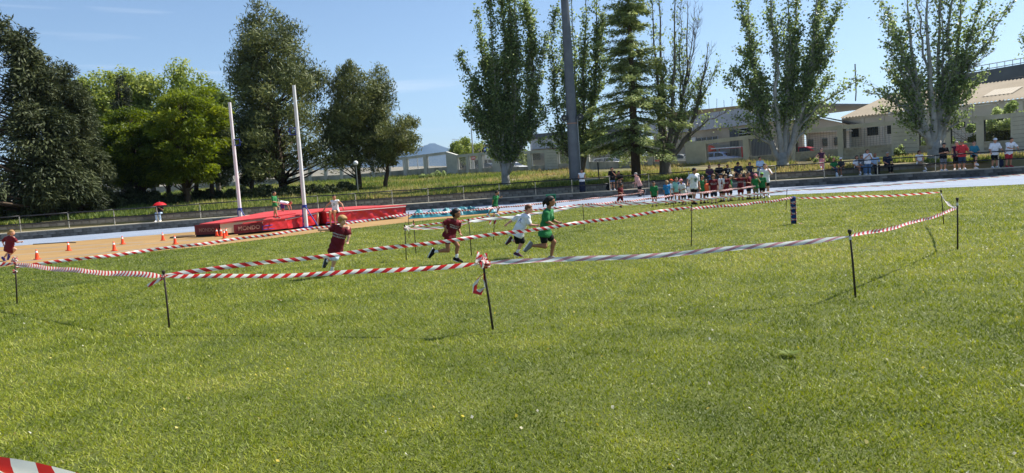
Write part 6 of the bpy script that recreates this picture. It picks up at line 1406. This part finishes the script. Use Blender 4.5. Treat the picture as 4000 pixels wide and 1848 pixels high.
# ---- crumpled teal tarpaulin
P0, P1 = gnd(1590, 856), gnd(1940, 832); V = []; nu, nv = 90, 22; d = (P1-P0); pn_ = Vector((-d.y, d.x, 0)).normalized()
for i in range(nu+1):
    for j in range(nv+1):
        u, v = i/nu, j/nv; wdt = (1.7*(.35+.65*math.sin(math.pi*min(1, u*1.15+.08)))); p = P0+d*u+pn_*(v-.15)*wdt
        x_, y_ = np.array(u*16), np.array(v*4.); hh = .30*float(vnoise(x_, y_, 2))**1.5+.2*float(vnoise(x_*2.3, y_*2.3, 5))+.05*abs(math.sin(u*60+v*9))
        e = min(1, 6*v, 6*(1-v), 10*u, 10*(1-u)); V.append((p.x+.1*float(vnoise(x_*2, y_, 9)), p.y, .016+hh*e))
F = [(i*(nv+1)+j, (i+1)*(nv+1)+j, (i+1)*(nv+1)+j+1, i*(nv+1)+j+1) for i in range(nu) for j in range(nv)]
tag(ob('tarpaulin', mesh_np('tarpaulin', V, F, False), mat('teal_tarp', hexc(24, 104, 116), .5, col2=hexc(44, 130, 142), scale=1.5, spec=.5)), 'crumpled teal tarpaulin lying on the ground right of the mats', 'tarpaulin')
# ---- green hurdle-like frame on the track
g = gnd(2168, 806); grn = mat('green_plastic', hexc(30, 128, 92), .5, var=.08, scale=4); t = thing('green_crate', 'green plastic frame standing on the track behind the runner in green', 'crate', (g.x-.2, g.y, .014))
for x in (-.24, .24): MB().box((x, 0, .32), (.05, .3, .64)).build('side', grn, t)
MB().box((0, 0, .655), (.56, .34, .05)).build('top', grn, t); MB().box((0, .14, .36), (.43, .03, .5)).build('back_panel', grn, t); MB().box((0, -.02, .3), (.43, .26, .025)).build('shelf', grn, t)
# ---- hose or bar lying at the track edge, left
tag(MB().tube([gnd(130, 957), gnd(200, 953), gnd(260, 949), gnd(296, 950)], .025, 6).build('loose_bar', mat('bar_dark', hexc(84, 80, 74), .7)), 'dark bar lying along the track edge at left', 'bar').location.z = .035
tag(MB().lathe([(.55, 0), (.55, .05), (.45, .07), (.05, .07)], gnd(714, 927)+Vector((0, 0, .012)), 18).build('drain_cover', mat('drain_dark', hexc(90, 74, 56), .8)), 'flat dark round cover on the apron left of the mats', 'cover')

# ---- floodlight mast with two horn speakers
galv = mat('galvanised', hexc(92, 96, 100), .55, col2=hexc(112, 116, 120), scale=1.2, metal=.35, spec=.4, detail=8)
mp_ = at(2250, 745, 53.4); t = thing('floodlight_mast', 'tall grey galvanised floodlight mast rising out of the frame', 'mast', (mp_.x, mp_.y, TERR-.02))
MB().tube([(0, 0, 0), (0, 0, 5.2), (0, 0, 5.22), (0, 0, 24)], [.46, .385, .40, .14], 12).build('shaft', galv, t)
MB().lathe([(.62, 0), (.62, .05), (.5, .06)], n=16).build('base_flange', galv, t); MB().lathe([(.402, 5.05), (.42, 5.06), (.42, 5.14), (.402, 5.15)], n=16).build('collar', mat('rust_ring', hexc(150, 120, 104), .7), t)
MB().tube([(.42, -.12, 0), (.40, -.12, 3), (.39, -.12, 5.6)], .05, 8).build('cable_conduit', barm, t); MB().beam((-.62, -.05, 5.3), (.66, -.05, 5.3), .06, .05).build('speaker_bracket', barm, t)
MB().box((0, .0, 24.3), (3.2, .6, .8)).build('lamp_rack', galv, t)
for x in (-.58, .60):
    o = MB(); o.lathe([(.10, 0), (.11, .12), (.15, .2), (.235, .34), (.24, .36), (.2, .35), (.07, .22)], n=16); o = o.build('horn_speaker', mat('speaker_grey', hexc(64, 66, 66), .6), t, (x, -.05, 5.52), True); o.rotation_euler = (math.pi/2, 0, 0)
    c = MB().lathe([(.09, 0), (.09, .05), (.03, .09)], n=10).build('driver', mat('speaker_pale', hexc(150, 148, 130), .6), o, (0, 0, .24), True)
pz = at(2289, 710, 53.9); 
t = thing('concrete_box', 'grey concrete cabinet standing right of the mast', 'cabinet', (at(2312, 717, 54.1).x, 54.1, TERR+.2)); MB().box((0, 0, .32), (.9, .5, .62)).build('cabinet', conc, t); MB().box((0, 0, .66), (1.0, .6, .06)).build('lid', conc, t)
t = thing('dark_pole', 'thin dark pole right of the concrete cabinet', 'pole', (at(2341, 715, 54.0).x, 54.0, TERR)); MB().tube([(0, 0, 0), (-.03, 0, 2.1)], .045, 8).build('pole', blk, t); MB().lathe([(.1, 0), (.1, .04)]).build('foot', blk, t)
def bag(label, px, py, Y, h, col):
    p = at(px, py, Y); t = thing('backpack', label, 'backpack', (p.x, Y, TERR)); R_ = EYE3
    ob('sack', sdf_mesh('sack', [ell((0, 0, h*.5), (h*.42, h*.28, h*.52)), ell((0, -h*.2, h*.3), (h*.3, h*.16, h*.26))], .02, .03, [((0, 0, 0), (0, 0, -1))]), clm(col), t); MB().tube([(-.06, .05, h*.95), (-.04, .05, h*1.12), (.04, .05, h*1.12), (.06, .05, h*.95)], .014, 6).build('handle', clm(col), t)
bag('black backpack on the path left of the woman with the phone', 2376, 716, float(wall_y(at(2376, 716, 51).x))+1.1, .42, 'black'); bag('navy backpack at the feet of the man in the white cap', 3905, 640, float(wall_y(at(3905, 640, 43).x))+.75, .55, 'navy')
p = at(3268, 680, float(wall_y(21.0))+.6); t = thing('bottle', 'pale drink bottle on the path edge below the boy in green', 'bottle', (p.x, p.y, TERR)); MB().lathe([(.05, 0), (.052, .02), (.052, .22), (.03, .27), (.025, .29)], n=12).build('body', mat('bottle_blue', hexc(190, 208, 222), .3), t, None, 'auto'); MB().lathe([(.028, .29), (.028, .325)], n=10).build('lid', blk, t)
for px, lab in ((3129, 'yellow dry tuft on the path left of the terrace post'), (2860, 'yellow tuft on the path behind the waiting group')): pass

# ---- umbrella
uY = float(wall_y(at(630, 868, 44).x))+.75; uc = at(624, 800, uY); t = thing('umbrella', 'open red umbrella held over the spectator at left', 'umbrella', (uc.x, uc.y, TERR+1.0)); zt = uc.z-(TERR+1.0)+.02
ured = mat('umbrella_red', hexc(196, 30, 40), .55, transl=.25); V = [(0, 0, zt+.16)]; n = 16
for r_, dz_ in ((.17, .135), (.32, .06), (.44, -.06)): V += [(r_*math.cos(2*math.pi*i/n)*(1 if i % 2 == 0 else .965), r_*math.sin(2*math.pi*i/n)*(1 if i % 2 == 0 else .965), zt+dz_+(0 if i % 2 == 0 else .012)) for i in range(n)]
F = [(0, 1+i, 1+(i+1) % n) for i in range(n)] + [(1+k*n+i, 1+(k+1)*n+i, 1+(k+1)*n+(i+1) % n, 1+k*n+(i+1) % n) for k in range(2) for i in range(n)]
me = bpy.data.meshes.new('canopy'); me.from_pydata(V, [], F); me.polygons.foreach_set('use_smooth', [True]*len(F)); ob('canopy', me, ured, t)
MB().tube([(0, 0, zt+.2), (0, -.02, -.05)], .009, 6).build('shaft', barm, t); MB().tube([(0, -.02, -.05), (0, -.02, -.14), (.03, -.02, -.17), (.06, -.02, -.14)], .014, 6).build('handle', blk, t)
for i in range(8): a = 2*math.pi*i/8; MB().tube([(0, 0, zt-.1), (.3*math.cos(a), .3*math.sin(a), zt+.05)], .005, 4).build('rib', barm, t)

# ---- lamp posts and signs
lY = 60.0; p = onb(1397, 730, lY); t = thing('globe_lamp', 'park lamp with a white globe in front of the pines', 'lamp', p); zt = hgt(1391, 638, p)
MB().tube([(0, 0, -.1), (0, 0, zt-.2)], .045, 8).build('post', mat('lamp_post', hexc(120, 124, 120), .6), t); MB().lathe([(.06, zt-.22), (.1, zt-.18), (.06, zt-.15)], n=10).build('collar', blk, t)
ob('globe', sdf_mesh('globe', [ell((0, 0, zt+.02), (.2, .2, .2))], .03, .01), mat('opal_globe', (.78, .78, .76), .35), t)
for lab, px, py, pxb, Y, arm in (('tall street lamp left of the first poplar', 1836, 432, 1850, 100, -1), ('short street lamp behind the shop sign tree', 1792, 545, 1797, 150, -1), ('double armed street lamp beyond the wall by the pines', 1627, 576, 1633, 140, 0)):
    q = at(px, py, Y); z0 = 2.6; t = thing('street_lamp', lab, 'lamp', (q.x, Y, z0), 'street lamps beyond the wall'); h_ = q.z-z0
    MB().tube([(0, 0, 0), (0, 0, h_)], [.10, .06], 8).build('post', barm, t)
    for s_ in ((-1,) if arm else (-1, 1)): MB().tube([(0, 0, h_-.02), (s_*.9, 0, h_+.1)], .04, 6).build('arm', barm, t); MB().box((s_*1.1, 0, h_+.1), (.6, .25, .12)).build('lantern', mat('lantern', hexc(210, 212, 208), .5), t)
sY = 97.0; q = at(1908, 592, sY); t = thing('road_signs', 'blue and white road sign boards on a post behind the first poplar', 'sign', (q.x, sY, 2.6)); z_ = lambda py: at(1908, py, sY).z-2.6
MB().tube([(-.2, .06, 0), (-.2, .06, z_(572))], .05, 8).build('post', barm, t); sb = mat('sign_blue', hexc(30, 100, 180), .5); sw = mat('sign_white', (.7, .72, .72), .5)
for py, m_ in ((578, sb), (583, sw), (588, sb)): MB().box((0, 0, z_(py)), (1.15, .05, .17)).build('board', m_, t)
for py in (600, 608, 615): MB().box((.0, 0, z_(py)), (1.0, .05, .25)).build('board', sw, t)
q = at(1849, 617, sY); t = thing('round_sign', 'round red and white road sign seen through the wall opening', 'sign', (q.x, sY, 2.6)); MB().tube([(0, .05, 0), (0, .05, q.z-2.5)], .04, 6).build('post', barm, t)
o = MB().lathe([(.32, 0), (.32, .03)], n=20).build('disc', mat('sign_red', hexc(160, 34, 40), .5), t, (0, 0, q.z-2.6)); o.rotation_euler = (math.pi/2, 0, 0); o2 = MB().box((0, -.045, 0), (.4, .02, .09)).build('bar', sw, t, (0, 0, q.z-2.6))

# ---- cars beyond the wall
tyre = mat('tyre', (.02, .02, .02), .85); rimm = mat('rim', hexc(150, 152, 156), .35, metal=.6)
def car(label, px, Y, col, ang=-41, L_=4.0, kind='hatch', name='parked_car'):
    p = at(px, 620, Y); z = float(per_z(p.x))-.012; t = thing(name, label, 'car', (p.x, Y, z), 'cars parked beyond the wall', RAD(ang)); paint = mat('paint_'+label[:14], hexc(*col), .3, spec=.6); s = L_/4.0; hh = .86
    low = [(-2, .35), (-2, .62), (-1.93, .86), (-1.1, .93), (1.05, .95), (1.75, .82), (2.0, .62), (2.0, .32), (1.72, .22), (-1.75, .22)]
    def ext(pr, w0, w1=None):
        b = MB(); n = len(pr); w1 = w1 or w0; zs = [q[1] for q in pr]; zm, zM = min(zs), max(zs); w = lambda zz: w0+(w1-w0)*(zz-zm)/(zM-zm)
        b.add([(x*s, -w(zz), zz) for x, zz in pr]+[(x*s, w(zz), zz) for x, zz in pr], [tuple(range(n)), tuple(reversed(range(n, 2*n)))]+[((i+1) % n, i, n+i, n+(i+1) % n) for i in range(n)]); return b
    ext(low, hh).build('body', paint, t, smooth=False)
    rear = -1.9 if kind != 'sedan' else -1.5
    cab = [(rear, .90), (rear+.22, 1.40), (rear+.7, 1.47), (.15, 1.46), (.55, 1.33), (1.12, .93)]; ext(cab, .82, .66).build('cabin', paint, t)
    for sg in (-1, 1):
        g1 = [(rear+.2, .97), (rear+.34, 1.32), (-.42, 1.39), (-.42, .97)]; g2 = [(-.34, .97), (-.34, 1.39), (.12, 1.38), (.42, 1.28), (.82, .98)]
        for pr in (g1, g2):
            wv = lambda zz: (.82+(.66-.82)*(zz-.9)/.57)+.012; b = MB(); b.add([(x*s, sg*wv(zz), zz) for x, zz in pr], [tuple(range(len(pr))) if sg < 0 else tuple(reversed(range(len(pr))))]); b.build('side_window', glassd, t)
        for x in (-1.22, 1.25):
            w_ = MB(); pts = [(x*s, sg*.70, .31), (x*s, sg*.87, .31)]; w_.tube(pts, .31, 18); w = w_.build('tyre', tyre, t); MB().tube([(x*s, sg*.86, .31), (x*s, sg*.885, .31)], .19, 12).build('rim', rimm, w)
        MB().box((1.93*s, sg*.62, .68), (.14, .34, .14)).build('headlight', sw, t); MB().box((-1.96*s, sg*.66, .74), (.1, .26, .2)).build('tail_light', mat('tail_red', (.4, .01, .01), .3), t); MB().box((.78*s, sg*.93, 1.0), (.14, .16, .12)).build('mirror', paint, t)
    b = MB(); b.add([(.60*s, -.66, 1.31), (.60*s, .66, 1.31), (1.12*s, .76, .955), (1.12*s, -.76, .955)], [(0, 1, 2, 3)]); b.build('windscreen', glassd, t, (.015, 0, .012)); 
    return t
car('silvery blue hatchback parked behind the wall opening beside the warehouse', 2815, 76, (142, 166, 210), -41, 4.0); car('dark red car seen over the wall behind the broad poplar', 3148, 68, (168, 24, 48), -41, 4.2)
car('white car behind the wall right of the first poplar trunk', 1998, 92, (214, 216, 216), -40, 4.2); car('grey estate car with white roof edge behind the sparse poplar', 2660, 80, (176, 180, 176), -41, 4.4); car('dark grey car behind the narrow wall openings left of the first poplar', 1912, 93, (66, 70, 74), -40, 4.0)
car('red car behind the wall left of the dark poplar trunk', 2575, 82, (186, 44, 50), -41, 3.9); car('white car glimpsed through the white pickets', 2380, 84, (210, 210, 206), -41, 4.1)
t = thing('market_canopy', 'white canopy with red edges above the silvery blue car', 'canopy', (0, 0, 0)); a, b_ = at(2800, 580, 79), at(2888, 574, 75.5)
MB().beam(a, b_, 1.6, .12).build('roof', sw, t); rd = mat('canopy_red', hexc(200, 40, 44), .5); MB().beam(a+Vector((-.02, -.85, -.1)), b_+Vector((0, -.85, -.1)), .05, .06).build('edge', rd, t)
for q in (a, b_): MB().tube([(q.x, q.y-.8, 1.6), (q.x, q.y-.8, q.z)], .05, 6).build('leg', rd, t)
q = at(2772, 577, 79.5); t = thing('parasol', 'orange red parasol at the edge of the large wall panel', 'parasol', (q.x, 79.5, 1.7)); MB().tube([(0, 0, 0), (0, 0, q.z-1.7+.2)], .03, 6).build('pole', barm, t); MB().lathe([(.75, q.z-1.7-.45), (.7, q.z-1.7-.1), (.45, q.z-1.7+.15), (.05, q.z-1.7+.28)], n=12).build('canopy', mat('parasol_orange', hexc(226, 70, 48), .6), t)
tag(MB().tube([at(3342, 395, 62), at(3344, 360, 62), at(3340, 250, 62)], .05, 6).build('roof_antenna', wirem), 'thin dark aerial pole rising left of the white barked poplar', 'aerial')

# ---- grass: single blades near the viewer, thinning with distance (nobody could count it)
def grass():
    ys = np.linspace(1.8, 42, 400); dens = 9500*(4/np.maximum(ys, 4))**1.72; wid = 1.56*ys+3.4; w = dens*wid; cum = np.cumsum(w); n = int((w.sum()*(ys[1]-ys[0]))); n = min(n, 760000); cum /= cum[-1]
    Y = np.interp(rng.random(n), cum, ys); X = (rng.random(n)-.5)*(1.56*Y+3.4)
    ex = np.array([p.x for p in E]); ey = np.array([p.y for p in E]); lim = np.minimum(np.interp(X, ex, ey), np.interp(X, tx, ty))+.02+.05*rng.normal(size=n)
    k = Y < lim; X, Y = X[k], Y[k]; n = len(X); D = np.hypot(X, Y)
    sc = np.clip((D/4.5), .9, 9)**.66; hgt_ = (.011+.013*rng.random(n))*(.75+.5*vnoise(X*1.1, Y*1.1, 1))*np.clip(sc, 1, 2.0)*(1+.08*np.clip((9-D)/4, 0, 1)); wd = .0028*sc*(1+.25*np.clip((9-D)/4, 0, 1))*(.7+.7*rng.random(n))
    a = rng.random(n)*2*math.pi; ca, sa = np.cos(a), np.sin(a); tilt = .35+rng.random(n)**.7*1.1; ll = hgt_*1.5
    a2 = rng.random(n)*2*math.pi; hx, hy, hz = np.sin(tilt)*np.cos(a2)*ll, np.sin(tilt)*np.sin(a2)*ll, np.cos(tilt)*ll+.004
    z0 = np.zeros(n)
    B0 = np.stack([X-ca*wd, Y-sa*wd, z0], 1); B1_ = np.stack([X+ca*wd, Y+sa*wd, z0], 1); Tt = np.stack([X+hx, Y+hy, hz], 1)
    Vv = np.stack([B0, B1_, Tt], 1).reshape(-1, 3)
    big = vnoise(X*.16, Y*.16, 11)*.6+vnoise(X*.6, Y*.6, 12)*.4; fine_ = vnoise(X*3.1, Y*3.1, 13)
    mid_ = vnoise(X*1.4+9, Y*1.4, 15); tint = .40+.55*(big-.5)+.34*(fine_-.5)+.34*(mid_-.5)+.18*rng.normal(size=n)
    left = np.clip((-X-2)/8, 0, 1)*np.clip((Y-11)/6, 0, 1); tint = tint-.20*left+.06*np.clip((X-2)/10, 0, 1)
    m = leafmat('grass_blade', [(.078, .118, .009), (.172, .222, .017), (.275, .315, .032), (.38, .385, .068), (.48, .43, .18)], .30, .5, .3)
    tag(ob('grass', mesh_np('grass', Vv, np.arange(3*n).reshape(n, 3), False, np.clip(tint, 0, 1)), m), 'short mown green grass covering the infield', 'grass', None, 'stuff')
grass()
# clover heads, dandelions and dry scraps
n = 420; fy = 3.5+26*rng.random(n)**1.4; fx = (rng.random(n)-.5)*1.6*fy; r_ = .006+.006*rng.random(n)+fy*.0004; an = rng.random(n)*6.28
Vv = np.stack([np.stack([fx+r_*np.cos(an+k*1.5708), fy+r_*np.sin(an+k*1.5708), .022+.012*np.sin(an*3+k)], 1) for k in range(4)], 1).reshape(-1, 3)
tag(ob('clover_flowers', mesh_np('clover_flowers', Vv, np.arange(4*n).reshape(n, 4), False, rng.random(n)), leafmat('petal', [(.62, .60, .52), (.55, .52, .40), (.60, .48, .03), (.30, .20, .10)], .3)), 'tiny white and yellow flower heads dotted over the lawn', 'flowers', None, 'stuff')
# a few broad-leaved weeds and fallen petals in the lawn
def rosette(label, px, py, r):
    g = gnd(px, py); C = []; U = []; n = 26
    for i in range(n): a = i*2.4; C.append((math.cos(a)*r*.5, math.sin(a)*r*.5, .02+.02*rng.random())); U.append((math.cos(a), math.sin(a), .25))
    C = np.array(C); U = unit(np.array(U)); Wd = unit(np.cross(U, [0, 0, 1.])); Vv, Ff = leaf_np(C, U, Wd, r*.8, r*.22)
    o = ob('weed', mesh_np('weed', Vv, Ff, False, .45+.3*rng.random(n)), DEC, None, (g.x, g.y, .005)); return tag(o, label, 'weed')
rosette('small dark broad leaved weed in the lawn at lower right', 3085, 1395, .11); rosette('tiny dark weed in the lawn below the right hand stakes', 3460, 905, .10)

# ---- the air: thin even haze that lets the far hills fade
hz = MB(); hz.box((0, 4000, 420), (24000, 12800, 850)); hz_o = hz.build('haze', None)
hm = bpy.data.materials.new('haze_air'); hm.use_nodes = True; n_ = hm.node_tree.nodes; n_.remove(n_['Principled BSDF']); pvn = n_.new('ShaderNodeVolumePrincipled')
pvn.inputs['Color'].default_value = (.36, .62, 1, 1); pvn.inputs['Density'].default_value = 0.00006; pvn.inputs['Anisotropy'].default_value = .2
hm.node_tree.links.new(pvn.outputs['Volume'], n_['Material Output'].inputs['Volume']); hz_o.data.materials.append(hm); tag(hz_o, 'thin pale haze over the whole landscape', 'haze', None, 'stuff')
